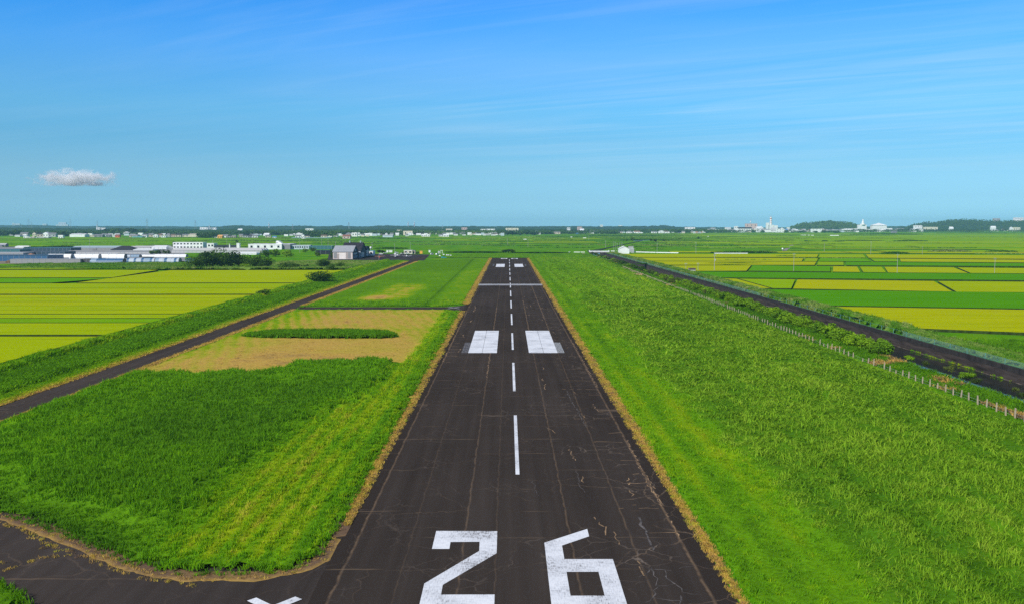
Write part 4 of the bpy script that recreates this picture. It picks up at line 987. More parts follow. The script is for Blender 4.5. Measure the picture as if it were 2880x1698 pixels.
# ------------------------------------------------------------------ hills and far woods
m, t, b = newmat('hill_forest')
p = pos(t)
c = RAMP(t, MATH(t, 'ADD', MATH(t, 'MULTIPLY', noise(t, 0.02, 4.0, p), .6), MATH(t, 'MULTIPLY', noise(t, .12, 2.0, p), .4)), [(.3, (0.012, 0.035, 0.010)), (.7, (0.04, 0.08, 0.02))])
t.links.new(c, b.inputs['Base Color']); b.inputs['Roughness'].default_value = 1.0; b.inputs['Specular IOR Level'].default_value = 0.0
HILL = m
def hill(prof, Y, depth, seed, step=14.0, bumpy=5.0):
    """wooded ridge: profile of crest pixels, built as a broad hump of its own height at distance Y"""
    px_ = [q[0] for q in prof]; X0, X1 = AT(px_[0], 636, Y).x, AT(px_[-1], 636, Y).x
    xs = np.arange(X0, X1, step); pxs = np.interp(xs, [AT(q[0], 636, Y).x for q in prof], px_)
    top = np.interp(pxs, px_, [q[1] for q in prof]); hz = np.array([max(2.0, AT(a_, b_, Y).z) for a_, b_ in zip(pxs, top)])
    rows = 17; V = []; F = []
    for j in range(rows):
        f = j / (rows - 1); yy = Y + (f - .5) * depth; pf = math.sin(math.pi * f) ** .7
        nz = fbm(xs / 17, xs * 0 + yy / 17, seed, 2) - .5; big = fbm(xs / 120, xs * 0 + yy / 120, seed + 3, 2)
        z = hz * pf * (0.78 + .22 * (big if j != rows // 2 else 1.0)) + nz * bumpy * 2 * (pf > .05) - 1.5 * (j in (0, rows - 1))
        V += [(float(a_), float(yy + (nz[i] * 8)), float(max(-1, z[i]))) for i, a_ in enumerate(xs)]
    n = len(xs)
    for j in range(rows - 1):
        for i in range(n - 1): F.append((j * n + i, j * n + i + 1, (j + 1) * n + i + 1, (j + 1) * n + i))
    me = bpy.data.meshes.new('hill'); me.from_pydata(V, [], F); me.materials.append(HILL)
    o = bpy.data.objects.new('hill', me); COL.objects.link(o); o['kind'] = 'structure'
    return np.array(V)
hill([(-700, 634), (0, 634.5), (100, 634), (200, 637), (300, 637), (480, 637.5), (620, 638), (900, 637), (1200, 638), (1500, 637), (1700, 637.5), (1900, 638.5), (2100, 641), (2300, 640), (2500, 637), (3400, 636)], 7800, 1300, 71)
hill([(600, 641), (625, 638), (640, 634.5), (700, 634.8), (740, 638.5), (762, 638), (800, 636), (850, 636), (920, 637.5), (960, 636), (1000, 639), (1030, 640), (1048, 636), (1120, 635), (1180, 636.5), (1240, 638.5), (1300, 637), (1400, 637), (1500, 639), (1600, 636.5), (1680, 638), (1780, 636.5), (1880, 635.5), (1915, 640), (1960, 644)], 5900, 900, 72)
hill([(-600, 640), (0, 641), (150, 643), (300, 644), (600, 645), (900, 645), (1200, 645), (1500, 645), (1800, 645), (2000, 647)], 4000, 500, 74, 12, 4)
hv1 = hill([(2232, 648), (2240, 640), (2262, 629), (2275, 631), (2300, 627), (2325, 625.5), (2370, 626.5), (2395, 630), (2404, 637), (2412, 648)], 4900, 420, 75, 9, 5)
hv2 = hill([(2556, 648), (2580, 636), (2600, 629), (2640, 628), (2660, 622.5), (2700, 620.5), (2712, 619), (2725, 623), (2735, 620), (2755, 624), (2790, 622), (2830, 624), (2880, 623), (3000, 620), (3300, 622), (3500, 640)], 5000, 520, 76, 9, 6)
def woods(name, x0, x1, y0, y1, hx, n, seed):
    r = np.random.default_rng(seed); X = r.uniform(x0, x1, n); Y = r.uniform(y0, y1, n)
    hh = hx * (.35 + .75 * fbm(X / 60, Y / 60, seed)); k = fbm(X / 90, Y / 50, seed + 5) > .42; X, Y, hh = X[k], Y[k], hh[k]; n = len(X)
    d = r.normal(size=(n, 3)); d[:, 2] = np.abs(d[:, 2]) + .3; d[:, 1] -= .6; d /= np.linalg.norm(d, axis=1)[:, None]
    P = np.stack([X, Y, hh * r.random(n) ** .5], 1); a = np.cross(d, r.normal(size=(n, 3))); a /= np.linalg.norm(a, axis=1)[:, None]; b_ = np.cross(d, a); s = r.uniform(1.2, 2.6, (n, 1))
    V = np.stack([P - a * s, P - b_ * s, P + a * s, P + b_ * s], 1).reshape(-1, 3)
    me = bpy.data.meshes.new(name); me.from_pydata(V.tolist(), [], np.arange(4 * n).reshape(n, 4).tolist()); me.materials.append(LEAF)
    o = bpy.data.objects.new(name, me); COL.objects.link(o); o['kind'] = 'stuff'
def canopy_on(name, V, n, size, seed):
    r = np.random.default_rng(seed); P = V[r.integers(0, len(V), n)] + r.normal(size=(n, 3)) * np.array([5, 9, 1.8]); P[:, 2] += 2 + 4 * fbm(P[:, 0] / 11, P[:, 1] / 11, seed)
    d = r.normal(size=(n, 3)); d[:, 2] = np.abs(d[:, 2]) + .3; d[:, 1] -= .6; d /= np.linalg.norm(d, axis=1)[:, None]
    a = np.cross(d, r.normal(size=(n, 3))); a /= np.linalg.norm(a, axis=1)[:, None]; b_ = np.cross(d, a); s = r.uniform(size * .5, size, (n, 1))
    Q_ = np.stack([P - a * s, P - b_ * s, P + a * s, P + b_ * s], 1).reshape(-1, 3)
    me = bpy.data.meshes.new(name); me.from_pydata(Q_.tolist(), [], np.arange(4 * n).reshape(n, 4).tolist()); me.materials.append(LEAF)
    o = bpy.data.objects.new(name, me); COL.objects.link(o); o['kind'] = 'stuff'
canopy_on('woodland', hv1, 9000, 3.4, 85); canopy_on('woodland', hv2, 24000, 3.4, 86)
for a in [(-1500, -560, 2640, 2760, 13, 16000, 81), (-1700, -500, 2850, 3100, 13, 10000, 82), (-560, -240, 2600, 2700, 14, 9000, 84), (-700, 60, 2780, 3000, 12, 13000, 87), (-240, 130, 2900, 3000, 12, 8000, 88), (40, 360, 2980, 3100, 12, 8000, 89),
          (300, 860, 3560, 3680, 15, 12000, 90), (-1800, 900, 3300, 3700, 13, 16000, 91), (700, 2800, 3900, 4100, 9, 14000, 92), (1500, 2020, 3960, 4060, 15, 9000, 93), (2540, 2900, 4460, 4560, 16, 9000, 94), (1900, 2640, 4700, 4800, 13, 10000, 95)]: woods('woodland', *a)
# ------------------------------------------------------------------ building kit
PALW = {'W': (.84, .83, .80), 'C': (.68, .60, .46), 'G': (.42, .42, .42), 'B': (.52, .43, .34), 'D': (.07, .075, .085), 'P': (.62, .45, .40), 'O': (.85, .42, .06), 'R': (.80, .16, .05), 'U': (.06, .22, .50), 'T': (.10, .26, .27), 'N': (.24, .24, .25), 'L': (.50, .58, .62)}
NAMW = {}
def wallm(k): return M('wall_' + k, PALW[k], .75, .12, .25)
PALR = {'g': (.20, .20, .21), 'b': (.17, .11, .08), 'w': (.78, .78, .78), 'd': (.035, .035, .045), 'r': (.26, .11, .07), 's': (.50, .50, .50), 't': (.22, .46, .50), 'u': (.08, .25, .50), 'o': (.72, .34, .14), 'c': (.60, .52, .42)}
def roofm(k): return M('roof_' + k, PALR[k], .7, .18, .35, streak=(1, 4, 1))
GLASS = M('window_glass', (.03, .04, .05), .15, .2, .5, spec=.5)
def building(x0, x1, yt, yb, typ, wk, rk, label, name='house', cat='house', group=None, Y=None, nwin=2, depth=None, rows=1, rot=None):
    c = (x0 + x1) / 2
    if Y is None: Y = GY(yb)
    X = AT(c, 640, Y).x; wd = (x1 - x0) / FPX * Y; h = max(2.2, AT(c, yt, Y).z); dp = depth or max(5.0, min(14, wd * .75))
    rot = (rnd.uniform(-.12, .12) if nwin and typ != 'flat' else 0.0) if rot is None else rot
    r = empty(name, (X, Y, 0), rot); tag(r, label, cat, group)
    hw = wd / 2; wm, rm = wallm(wk), roofm(rk)
    if typ in ('gx', 'hip'):                             # ridge along the front
        he = h * (.2 if name == 'barn' else .62 if wd < 22 else .72); mb = MB(); mb.box(-hw, hw, 0, dp, 0, he)
        if typ == 'gx':
            n = len(mb.v); mb.v += [(-hw, 0, he), (-hw, dp, he), (-hw, dp / 2, h * .97), (hw, 0, he), (hw, dp, he), (hw, dp / 2, h * .97)]
            mb.f += [(n + 1, n, n + 2), (n + 3, n + 4, n + 5)]; mb.mi += [0, 0]
        mb.build('wall', wm, r)
        o = .45; mr = MB(); rx = hw + o; q = 0 if typ == 'gx' else min(hw * .7, dp / 2)
        for lift, flip in ((0.02, 0), (.22, 1)):
            A = [(-rx, -o, he - .12 + lift), (rx, -o, he - .12 + lift), (rx - q, dp / 2, h + lift - .2), (-rx + q, dp / 2, h + lift - .2)]; Bk = [(rx, dp + o, he - .12 + lift), (-rx, dp + o, he - .12 + lift), (-rx + q, dp / 2, h + lift - .2), (rx - q, dp / 2, h + lift - .2)]
            mr.poly(A); mr.poly(Bk)
            if q: mr.poly([A[1], Bk[0], A[2]]); mr.poly([Bk[1], A[0], A[3]])
        mr.quad((-rx, -o, he - .1), (rx, -o, he - .1), (rx, -o, he + .1), (-rx, -o, he + .1)); mr.build('roof', rm, r)
    elif typ == 'gy':                                    # gable end to the front
        he = h * .66; mb = MB(); mb.extr([(-hw, 0), (hw, 0), (hw, he), (0, h * .98), (-hw, he)], 0, dp); mb.build('wall', wm, r)
        o = .35; mr = MB(); mr.extr([(-hw - o, he - o * .6), (-hw - o, he - o * .6 + .2), (0, h + .2), (hw + o, he - o * .6 + .2), (hw + o, he - o * .6), (0, h)][::-1], -o, dp + o); mr.build('roof', rm, r)
    elif typ == 'flat':
        he = h; mb = MB(); mb.box(-hw, hw, 0, dp, 0, h - .3); mb.build('wall', wm, r)
        mr = MB(); mr.box(-hw - .1, hw + .1, -.1, dp + .1, h - .297, h); mr.build('roof', rm, r)
    if nwin:
        hh = he
        for j in range(rows):
            for i in range(nwin):
                xc = -hw + wd * (i + .5) / nwin; ww = min(wd / nwin * .55, 2.4); z0 = hh * (j + .32) / rows; z1 = hh * (j + .72) / rows
                mb = MB(); mb.box(xc - ww / 2, xc + ww / 2, -.06, .05, z0, z1); mb.build('window', GLASS, r)
    return r
gV = 'houses of the far villages'
HS = [  # x0 x1 ytop ybase type wall roof label
 (65, 78, 664.5, 671, 'flat', 'W', 'w', 'small white shed at the left end of the row before the farmhouses'), (79, 85, 667, 671, 'flat', 'W', 's', 'tiny white hut between the white and the beige shed'), (87, 95, 666, 671.5, 'gx', 'C', 'c', 'beige hut left of the long low grey shed'),
 (95, 135, 667.5, 671, 'flat', 'G', 's', 'long low grey shed in front of the farmhouses'), (56, 76, 654, 665, 'gx', 'B', 'g', 'grey roofed farmhouse behind the small white shed'), (90, 100, 654, 664, 'gy', 'C', 'b', 'cream farmhouse left of the white house'),
 (102, 120, 655, 667, 'hip', 'B', 'd', 'dark roofed farmhouse left of the white house'), (119, 135, 653.5, 667, 'gy', 'W', 'w', 'white gabled house beside the grey barn'), (134, 155, 655, 667, 'gx', 'G', 'g', 'grey barn right of the white gabled house'),
 (162, 176, 667, 672, 'flat', 'W', 'w', 'low white shed standing alone between barn and warehouse'), (252, 263, 661, 668, 'flat', 'C', 'c', 'beige shed right of the big white warehouse'), (262, 287, 659.5, 668, 'gx', 'N', 'g', 'long grey house right of the beige shed'),
 (297, 310, 659, 668, 'gx', 'N', 'g', 'grey house left of the orange shed'), (315, 324, 661, 668, 'flat', 'W', 'w', 'white shed joined to the orange shed'), (322.5, 335, 660.5, 668.5, 'gx', 'R', 'r', 'bright orange red shed in the left village'),
 (345, 362, 652, 662, 'gy', 'W', 'w', 'white house half hidden by trees behind the orange shed'), (362, 386, 660, 668, 'gx', 'B', 'g', 'brown house behind the teal greenhouse'), (398, 412, 659, 668.5, 'gx', 'W', 'g', 'white house with grey roof right of the teal greenhouse'),
 (412, 430, 657, 667.5, 'hip', 'B', 'g', 'large grey roofed house among the white ones'), (430, 443, 659, 668.5, 'gy', 'W', 's', 'white gabled house in the middle of the cluster'), (444, 455, 658, 667, 'gx', 'C', 'b', 'cream house with brown roof in the cluster'), (452, 466, 664, 669, 'flat', 'W', 'w', 'low white shed in front of the cream house'), (466, 478, 657, 668, 'hip', 'G', 'g', 'grey house at the right end of the cluster'),
 (480, 492, 659, 668, 'gx', 'P', 'b', 'reddish house left of the long cream warehouse'), (492, 508, 657, 668, 'hip', 'B', 'd', 'dark roofed house left of the long cream warehouse'), (509, 531, 659, 667.5, 'gx', 'C', 'g', 'cream house joined to the long warehouse'),
 (599, 611, 664, 670, 'flat', 'W', 'w', 'white shed left of the yellow building'), (610, 624, 661.5, 671, 'gx', 'O', 'o', 'bright yellow orange building at the paddy edge'), (625, 640, 660, 670, 'gx', 'W', 'g', 'white house just right of the yellow building'), (638, 650, 661, 670, 'hip', 'G', 'd', 'dark roofed house right of the yellow building'), (650, 662, 662, 670, 'gx', 'B', 'g', 'brown house second right of the yellow building'),
 (671, 682, 659, 668, 'gx', 'B', 'g', 'brown house below the wood'), (682, 696, 660, 669, 'hip', 'G', 'd', 'dark hip roofed house below the wood'), (696, 708, 660, 670, 'hip', 'N', 'd', 'black roofed house below the wood'), (708, 724, 661, 670, 'gx', 'W', 'g', 'white house with grey roof at the wood edge'),
 (746, 760, 661, 669, 'gx', 'C', 'g', 'small cream house right of the wood'), (768, 782, 653, 660, 'gy', 'W', 'w', 'white gabled house set back among trees'), (766, 776, 665, 671, 'gx', 'W', 'u', 'small white house with blue roof'), (795, 808, 651, 659, 'gx', 'W', 'r', 'white house with red brown roof behind the pylon'),
 (830, 846, 661, 670, 'gx', 'W', 'g', 'white house right of the pylon'), (846, 855, 660, 670, 'gy', 'W', 'w', 'bright white gabled house right of the pylon'), (856, 870, 661, 670, 'hip', 'C', 'd', 'dark roofed house near the white block'), (848, 858, 667, 672.5, 'flat', 'W', 'w', 'white block at the paddy edge below the pylon'), (902, 918, 661, 669, 'gx', 'C', 'b', 'cream house with brown roof in the grove'),
 (935, 950, 655, 666, 'gy', 'W', 's', 'white gabled house above the pale hangar'), (963, 984, 661, 672, 'gx', 'P', 'r', 'reddish brown house at the paddy edge above the hangars'), (972, 986, 655, 664, 'hip', 'B', 'g', 'grey roofed house behind the reddish one'), (989, 1004, 655, 666, 'flat', 'W', 'w', 'white two storey block above the hangars'), (1006, 1012, 655, 665, 'flat', 'W', 'w', 'narrow white tower house beside the block'), (1011, 1030, 659, 664, 'flat', 'W', 's', 'long white shed above the dark hangar'),
 (1054, 1070, 652, 662, 'hip', 'B', 'g', 'brown house left in the cluster beyond the apron'), (1070, 1082, 654, 662, 'gy', 'W', 'b', 'white house with brown gable beyond the apron'), (1086, 1104, 652, 661, 'gx', 'B', 'g', 'brown and grey house in the cluster beyond the apron'), (1116, 1130, 647, 656, 'flat', 'C', 'c', 'beige block behind the clustered houses'), (1134, 1160, 650, 662, 'flat', 'C', 'c', 'stepped beige apartment block beyond the apron'), (1158, 1175, 651, 661, 'flat', 'W', 'c', 'white apartment block with beige roof'), (1140, 1148, 658, 665, 'gx', 'W', 'g', 'small white house in front of the beige apartments'),
 (1185, 1198, 659, 666, 'gx', 'W', 'w', 'white shed, left of two beyond the runway'), (1196, 1209, 659, 666, 'gy', 'W', 'w', 'white gabled shed, right of two beyond the runway'), (1202, 1212, 653, 660, 'gx', 'C', 'b', 'small cream house among dark trees'), (1234, 1247, 659, 666, 'gx', 'W', 'g', 'white house beside the round white hall'), (1247, 1262, 659.5, 667, 'gx', 'W', 'w', 'bright white hall at the paddy edge'),
 (1254, 1272, 644, 654, 'flat', 'C', 'w', 'white flat building below the hill'), (1280, 1296, 651, 659, 'hip', 'B', 'g', 'grey roofed house right of the white hall'), (1296, 1311, 653, 660, 'gx', 'G', 'g', 'grey house right of the white hall'), (1316, 1330, 653, 660, 'gx', 'C', 'b', 'brown roofed house in the far row'), (1330, 1340, 656, 661, 'gx', 'W', 'r', 'little white house with red roof'),
 (1406, 1415, 655, 661, 'flat', 'W', 'w', 'white cube house straight beyond the runway'), (1508, 1520, 654, 660, 'gx', 'W', 'g', 'white house right of the runway axis'), (1556, 1576, 652, 659, 'gx', 'B', 'g', 'low brown house in front of the far wood'), (1568, 1576, 653, 659, 'gy', 'W', 's', 'small white gable in front of the far wood'), (1598, 1613, 654, 658.5, 'gx', 'C', 'g', 'cream house by the blue vinyl shed'), (1620, 1627, 656, 659, 'flat', 'U', 'u', 'tiny blue shed in front of the far wood'),
 (1660, 1674, 650, 658, 'gx', 'W', 'g', 'white house, first of the row beyond the bridge'), (1676, 1692, 651, 658, 'hip', 'W', 'b', 'white house with brown hip roof beyond the bridge'), (1694, 1706, 650, 657, 'gx', 'W', 'w', 'bright white house beyond the bridge'), (1708, 1722, 652, 657, 'gx', 'C', 'g', 'cream house in the row beyond the bridge'), (1735, 1752, 651, 657, 'gx', 'C', 'g', 'low cream house beyond the pump house'),
 (1762, 1776, 650, 657, 'hip', 'W', 'g', 'white house above the pump house'), (1784, 1800, 650, 657, 'gx', 'W', 'r', 'white house with red brown roof above the far canal'), (1834, 1848, 651, 657, 'gx', 'W', 'g', 'white house left of the levee bushes'), (1855, 1870, 649, 657, 'gy', 'W', 'w', 'tall white gabled house above the levee'), (1866, 1880, 650, 657, 'gx', 'W', 'b', 'white house with brown roof above the levee'),
 (1950, 1956, 652, 657, 'flat', 'W', 'w', 'white end block of the beige hall'), (1955, 1976, 652.5, 657, 'gx', 'B', 'o', 'beige hall with orange roof left of the town'),
]
for a in HS: building(*a, 'house', 'house', gV)
building(195, 237, 658, 668, 'gx', 'W', 'w', 'big white warehouse at the left village', 'warehouse', 'warehouse', None, None, 0, 25)
building(530, 577, 658, 667.5, 'gx', 'C', 'c', 'long cream warehouse in front of the trees', 'warehouse', 'warehouse', None, None, 0, 25)
building(370, 398, 665, 669.5, 'gx', 'T', 't', 'low teal greenhouse at the village edge', 'greenhouse', 'greenhouse', None, None, 0, 20)
building(1076, 1104, 661, 668, 'gx', 'L', 's', 'pale grey greenhouse in the paddies beyond the apron', 'greenhouse', 'greenhouse', None, None, 0, 20)
building(820, 930, 669, 671.5, 'flat', 'T', 's', 'long low grey green greenhouse row at the paddy edge', 'greenhouse', 'greenhouse', None, None, 0, 20)
# far, high-standing buildings near the hills
FB = [(34, 41, 628, 650, 8700, 'flat', 'L', 's', 'pale tower block at the far left skyline'), (41, 56, 629.5, 650, 8700, 'flat', 'L', 's', 'pale apartment block beside the tower at the far left skyline'), (119, 131, 630, 650, 8700, 'flat', 'L', 's', 'blue grey block left of the hospital on the skyline'),
      (157, 191, 632, 650, 8600, 'flat', 'L', 's', 'wide base of the large grey hospital on the left skyline'), (165, 186, 626, 650, 8660, 'flat', 'L', 's', 'upper block of the large grey hospital on the left skyline'),
      (271, 281, 640.5, 650, 3900, 'flat', 'W', 'w', 'white plant below the slender white stack'), (284, 296, 641.5, 650, 3900, 'flat', 'W', 'w', 'white hall right of the slender white stack'), (562, 584, 640, 650, 3950, 'flat', 'W', 'c', 'white factory left of the white chimney'), (592, 608, 641, 650, 3950, 'flat', 'W', 'w', 'white factory right of the white chimney'),
      (668, 680, 644, 652, 3500, 'gx', 'W', 'w', 'white hall in front of the first wooded hill'), (859, 881, 643.5, 652, 3600, 'flat', 'W', 'w', 'long white hall in front of the second wooded hill'), (1298, 1314, 640.5, 652, 3900, 'flat', 'P', 'r', 'reddish school on the hill beyond the runway'),
      (1352, 1368, 645, 653, 3600, 'flat', 'W', 'w', 'white block at the hill foot beyond the runway'), (1366, 1392, 644.5, 653, 3600, 'flat', 'W', 'w', 'long white block at the hill foot beyond the runway'), (1422, 1458, 642, 652, 3700, 'flat', 'C', 'c', 'pale block at the hill foot just right of the runway axis'),
      (1624, 1637, 638.5, 650, 3800, 'flat', 'P', 'c', 'pinkish white tower block on the hill'), (1632, 1643, 644, 652, 3500, 'gx', 'W', 'w', 'white hall below the pinkish tower block'), (1595, 1604, 641, 650, 3800, 'flat', 'W', 'w', 'small white block on the hill left of the tower block'), (1688, 1696, 633, 650, 6700, 'flat', 'W', 'w', 'white tower on the skyline beyond the bridge'),
      (1740, 1750, 634.5, 650, 6700, 'flat', 'W', 'w', 'white block on the skyline above the pump house'), (1928, 1955, 639.5, 652, 4000, 'flat', 'W', 'g', 'long white building left of the town')]
for a in FB: building(a[0], a[1], a[2], a[3], a[5], a[6], a[7], a[8], 'building', 'building', 'buildings near the skyline', a[4], 3, 18, 2)
# the white town on the right
TW = [(1990, 2006, 644.5, 653, 'gx', 'W', 'g', 'white house at the left end of the town'), (2007, 2022, 646, 653, 'gx', 'W', 'w', 'bright white house in the left part of the town'), (2000, 2012, 641, 650, 'flat', 'G', 's', 'grey block behind the left end of the town'), (2024, 2046, 648, 653.5, 'flat', 'W', 'w', 'low white hall in the left part of the town'), (2040, 2056, 640, 650, 'gx', 'W', 's', 'white house behind the low hall'), (2050, 2066, 647, 653.5, 'gx', 'W', 'g', 'white house left of the school'),
      (2066, 2076, 637, 652, 'flat', 'W', 'w', 'tall white cube left of the white school'), (2097, 2130, 629.5, 650, 'flat', 'P', 'g', 'grey brown five storey block with an antenna in the town'), (2128, 2138, 648, 654, 'flat', 'W', 'w', 'white box house in front of the grey brown block'), (2128, 2142, 638, 652, 'gx', 'W', 'w', 'white hall right of the grey brown block'), (2138, 2147, 636.5, 652, 'gy', 'W', 'w', 'white gabled hall in the middle of the town'),
      (2142, 2160, 645, 653, 'gx', 'W', 'g', 'white house left of the striped tower'), (2158, 2170, 645, 653, 'hip', 'W', 'g', 'white house below the striped tower'), (2170, 2184, 641, 653, 'gx', 'W', 's', 'white house in front of the tower complex'), (2184, 2206, 644, 654.5, 'flat', 'W', 'w', 'long white block right of the striped tower'), (2196, 2204, 641, 652, 'gy', 'W', 'w', 'white gable right of the striped tower'), (2206, 2216, 644, 652.5, 'gx', 'U', 'u', 'bright blue hall in the town'),
      (2216, 2237, 645.5, 652.5, 'gx', 'W', 's', 'pale hall right of the bright blue one'), (2214, 2222, 640, 650, 'flat', 'W', 'w', 'white block behind the blue hall'), (2283, 2312, 644.5, 654, 'flat', 'W', 'w', 'long white block below the wooded hill'), (2312, 2326, 646, 653, 'gx', 'C', 'b', 'cream house below the wooded hill'), (2326, 2346, 646, 653, 'gx', 'W', 'g', 'white house below the wooded hill'),
      (2377, 2415, 643.5, 653, 'flat', 'W', 'w', 'left wing of the low white school below the spire'), (2413, 2458, 645, 653, 'flat', 'W', 's', 'right wing of the low white school below the spire'), (2478, 2510, 642.5, 651.5, 'flat', 'W', 'w', 'long white block right of the pyramid roof'), (2526, 2545, 643, 652, 'gx', 'W', 'g', 'white house with grey roof near the ridge foot'), (2510, 2524, 650, 656, 'gx', 'N', 'g', 'low grey shed in front of the white block'),
      (2572, 2594, 634.5, 647, 'flat', 'W', 'c', 'stepped white block at the left end of the ridge'), (2600, 2638, 639, 646, 'flat', 'C', 'w', 'long cream block at the ridge foot'), (2672, 2682, 638.5, 645, 'gx', 'W', 'w', 'white house at the ridge foot'), (2788, 2801, 636.5, 643, 'gx', 'W', 'w', 'white house in front of the grey tower block'), (2842, 2850, 639, 645, 'gy', 'W', 'w', 'white gabled house at the right edge of the ridge'), (2850, 2870, 640, 645, 'flat', 'C', 'w', 'cream block at the right edge of the ridge')]
for a in TW:
    Yv = GY(a[3]) if a[3] > 650.5 else 4420
    building(*a, 'building', 'building', 'buildings of the white town', Yv, 3 if a[1] - a[0] > 12 else 2, None, 2 if a[3] - a[2] > 9 else 1)
def filler(x0, x1, yb0, yb1, n, hmin, hmax, wmin, wmax, label, group, seed, cat='house'):
    r = random.Random(seed)
    for k in range(n):
        c = x0 + (x1 - x0) * (k + r.random()) / n; w_ = r.uniform(wmin, wmax); yb = r.uniform(yb0, yb1); h_ = r.uniform(hmin, hmax)
        building(c - w_ / 2, c + w_ / 2, yb - h_, yb, r.choice(['gx', 'gx', 'gy', 'hip', 'flat']), r.choice('WWWWCGL'), r.choice('gwgsbwd'), label, cat, cat, group, None, 0)
gT = 'small houses packed into the white town'
filler(1985, 2240, 651.3, 654.5, 56, 4.5, 8.5, 6, 13, 'small building among the packed roofs at the foot of the striped tower', gT, 5, 'building'); filler(2240, 2420, 651.0, 654, 30, 4, 7.5, 6, 13, 'small building among the roofs between wooded hill and spire', gT, 6, 'building'); filler(2415, 2600, 650.3, 653.6, 44, 4, 8, 6, 14, 'small building among the roofs around the pyramid roof', gT, 7, 'building'); filler(2600, 2890, 648.6, 651.5, 34, 4, 7, 6, 12, 'small pale building along the foot of the wooded ridge', gT, 8, 'building')
filler(0, 480, 662, 666.5, 22, 5, 8, 9, 15, 'roof showing among the trees of the left village', gV, 9); filler(700, 1060, 660.5, 667, 38, 5, 8.5, 8, 15, 'roof showing among the trees above the hangars', gV, 10); filler(1060, 1420, 657, 663.5, 56, 4.5, 8, 7, 14, 'roof in the village beyond the end of the runway', gV, 11); filler(1500, 1990, 654, 657.3, 52, 4, 7.5, 7, 13, 'roof in the long village beyond the bridge', gV, 12)
building(2076, 2116, 639.5, 654, 'gx', 'W', 'd', 'long white school with dark roof in the town', 'school', 'school', None, None, 8, 16, 2)
building(2795, 2812, 614.5, 640, 'flat', 'G', 's', 'grey tower block standing on the wooded ridge', 'apartment_block', 'apartment block', None, 5060, 4, 18, 8)
building(2853, 2878, 612.5, 640, 'flat', 'W', 'w', 'broad white block on the ridge at the right edge', 'apartment_block', 'apartment block', None, 5090, 6, 18, 6)
building(2270, 2303, 628, 640, 'gx', 'W', 'w', 'white hall with low curved roof on the wooded hill', 'hall', 'hall', None, 4930, 0, 20)
building(2303, 2316, 629, 640, 'flat', 'W', 'w', 'small white block beside the hall on the wooded hill', 'building', 'building', None, 4940, 2, 10)
# water-tower like striped tower over its white base
YT = 4650
def pxbox(mb, x0, x1, y0, y1, Y, d, mi=0, y_off=0): a, b_ = AT(x0, y0, Y), AT(x1, y1, Y); mb.box(a.x, b_.x, Y + y_off, Y + y_off + d, max(0, b_.z), a.z, mi)
def tower(label, name, cat, Y, parts, mats_):
    r = empty(name, (0, 0, 0)); 
    xs = [(q[1] + q[2]) / 2 for q in parts]; X = AT(sum(xs) / len(xs), 640, Y).x; r.location = (X, Y, 0); tag(r, label, cat)
    for k, (nm, x0, x1, y0, y1, d, mk) in enumerate(parts):
        mb = MB(); a, b_ = AT(x0, y0, Y), AT(x1, y1, Y); c_ = (a.x + b_.x) / 2 - X; hw = (b_.x - a.x) / 2
        if nm in ('drum', 'mast', 'shaft', 'band', 'cap'): mb.tube((c_, d / 2, max(0, b_.z)), (c_, d / 2, a.z), hw, hw * (.55 if nm == 'cap' else 1.0), 14)
        else: mb.box(c_ - hw, c_ + hw, 0, d, max(0, b_.z), a.z)
        mb.build(nm, mats_[mk], r)
WM = wallm('W'); RB = M('red_paint', (.48, .16, .13), .6, .15, .5); GM = wallm('G')
tower('white plant with a tall brown and white striped tower in the town', 'striped_tower', 'tower', YT,
      [('base_block', 2162, 2176, 633, 655, 16, 0), ('wing', 2176, 2187, 634.5, 655, 16, 0), ('wing', 2156, 2163, 627, 655, 14, 0), ('shaft', 2165.5, 2172.5, 628.2, 633, 10, 0), ('band', 2165.6, 2172.4, 627, 628.2, 10, 1), ('shaft', 2166, 2172, 623, 627, 10, 0), ('band', 2166, 2172, 621.2, 623, 10, 1), ('shaft', 2166, 2172, 617, 621.2, 10, 0), ('band', 2166, 2172, 614.5, 617, 10, 1), ('shaft', 2166.3, 2171.7, 611, 614.5, 10, 0), ('mast', 2168.2, 2169.8, 608.3, 611, 10, 1)], [WM, RB])
tower('red and white antenna mast on the grey brown block', 'antenna_mast', 'antenna', 4440, [('mast', 2111, 2111.8, 619, 630, 6, 1), ('shaft', 2110.3, 2112.5, 622, 626, 6, 0)], [WM, RB])
tower('slender white spire on a low white base', 'spire', 'spire', 4650, [('base_block', 2414, 2437, 633, 650, 16, 0), ('drum', 2421, 2435, 630, 633, 12, 0), ('shaft', 2425, 2431.5, 624, 630, 10, 0), ('cap', 2426, 2430.5, 617, 624, 10, 0)], [WM])
r = empty('pyramid_hall', (AT(2474, 640, 4650).x, 4650, 0)); tag(r, 'white hall with a wide pyramid roof right of the spire', 'hall')
mb = MB(); hw = 20 / FPX * 4650; zt, zm = AT(2474, 627.5, 4650).z, AT(2474, 634.5, 4650).z
mb.box(-hw, hw, 0, 30, 0, zm); mb.build('wall', WM, r); mb = MB()
for a_, b_ in (((-hw - 2, -2), (hw + 2, -2)), ((hw + 2, -2), (hw + 2, 32)), ((hw + 2, 32), (-hw - 2, 32)), ((-hw - 2, 32), (-hw - 2, -2))): mb.poly([(*a_, zm + .05), (*b_, zm + .05), (0, 15, zt)])
mb.build('roof', roofm('w'), r)
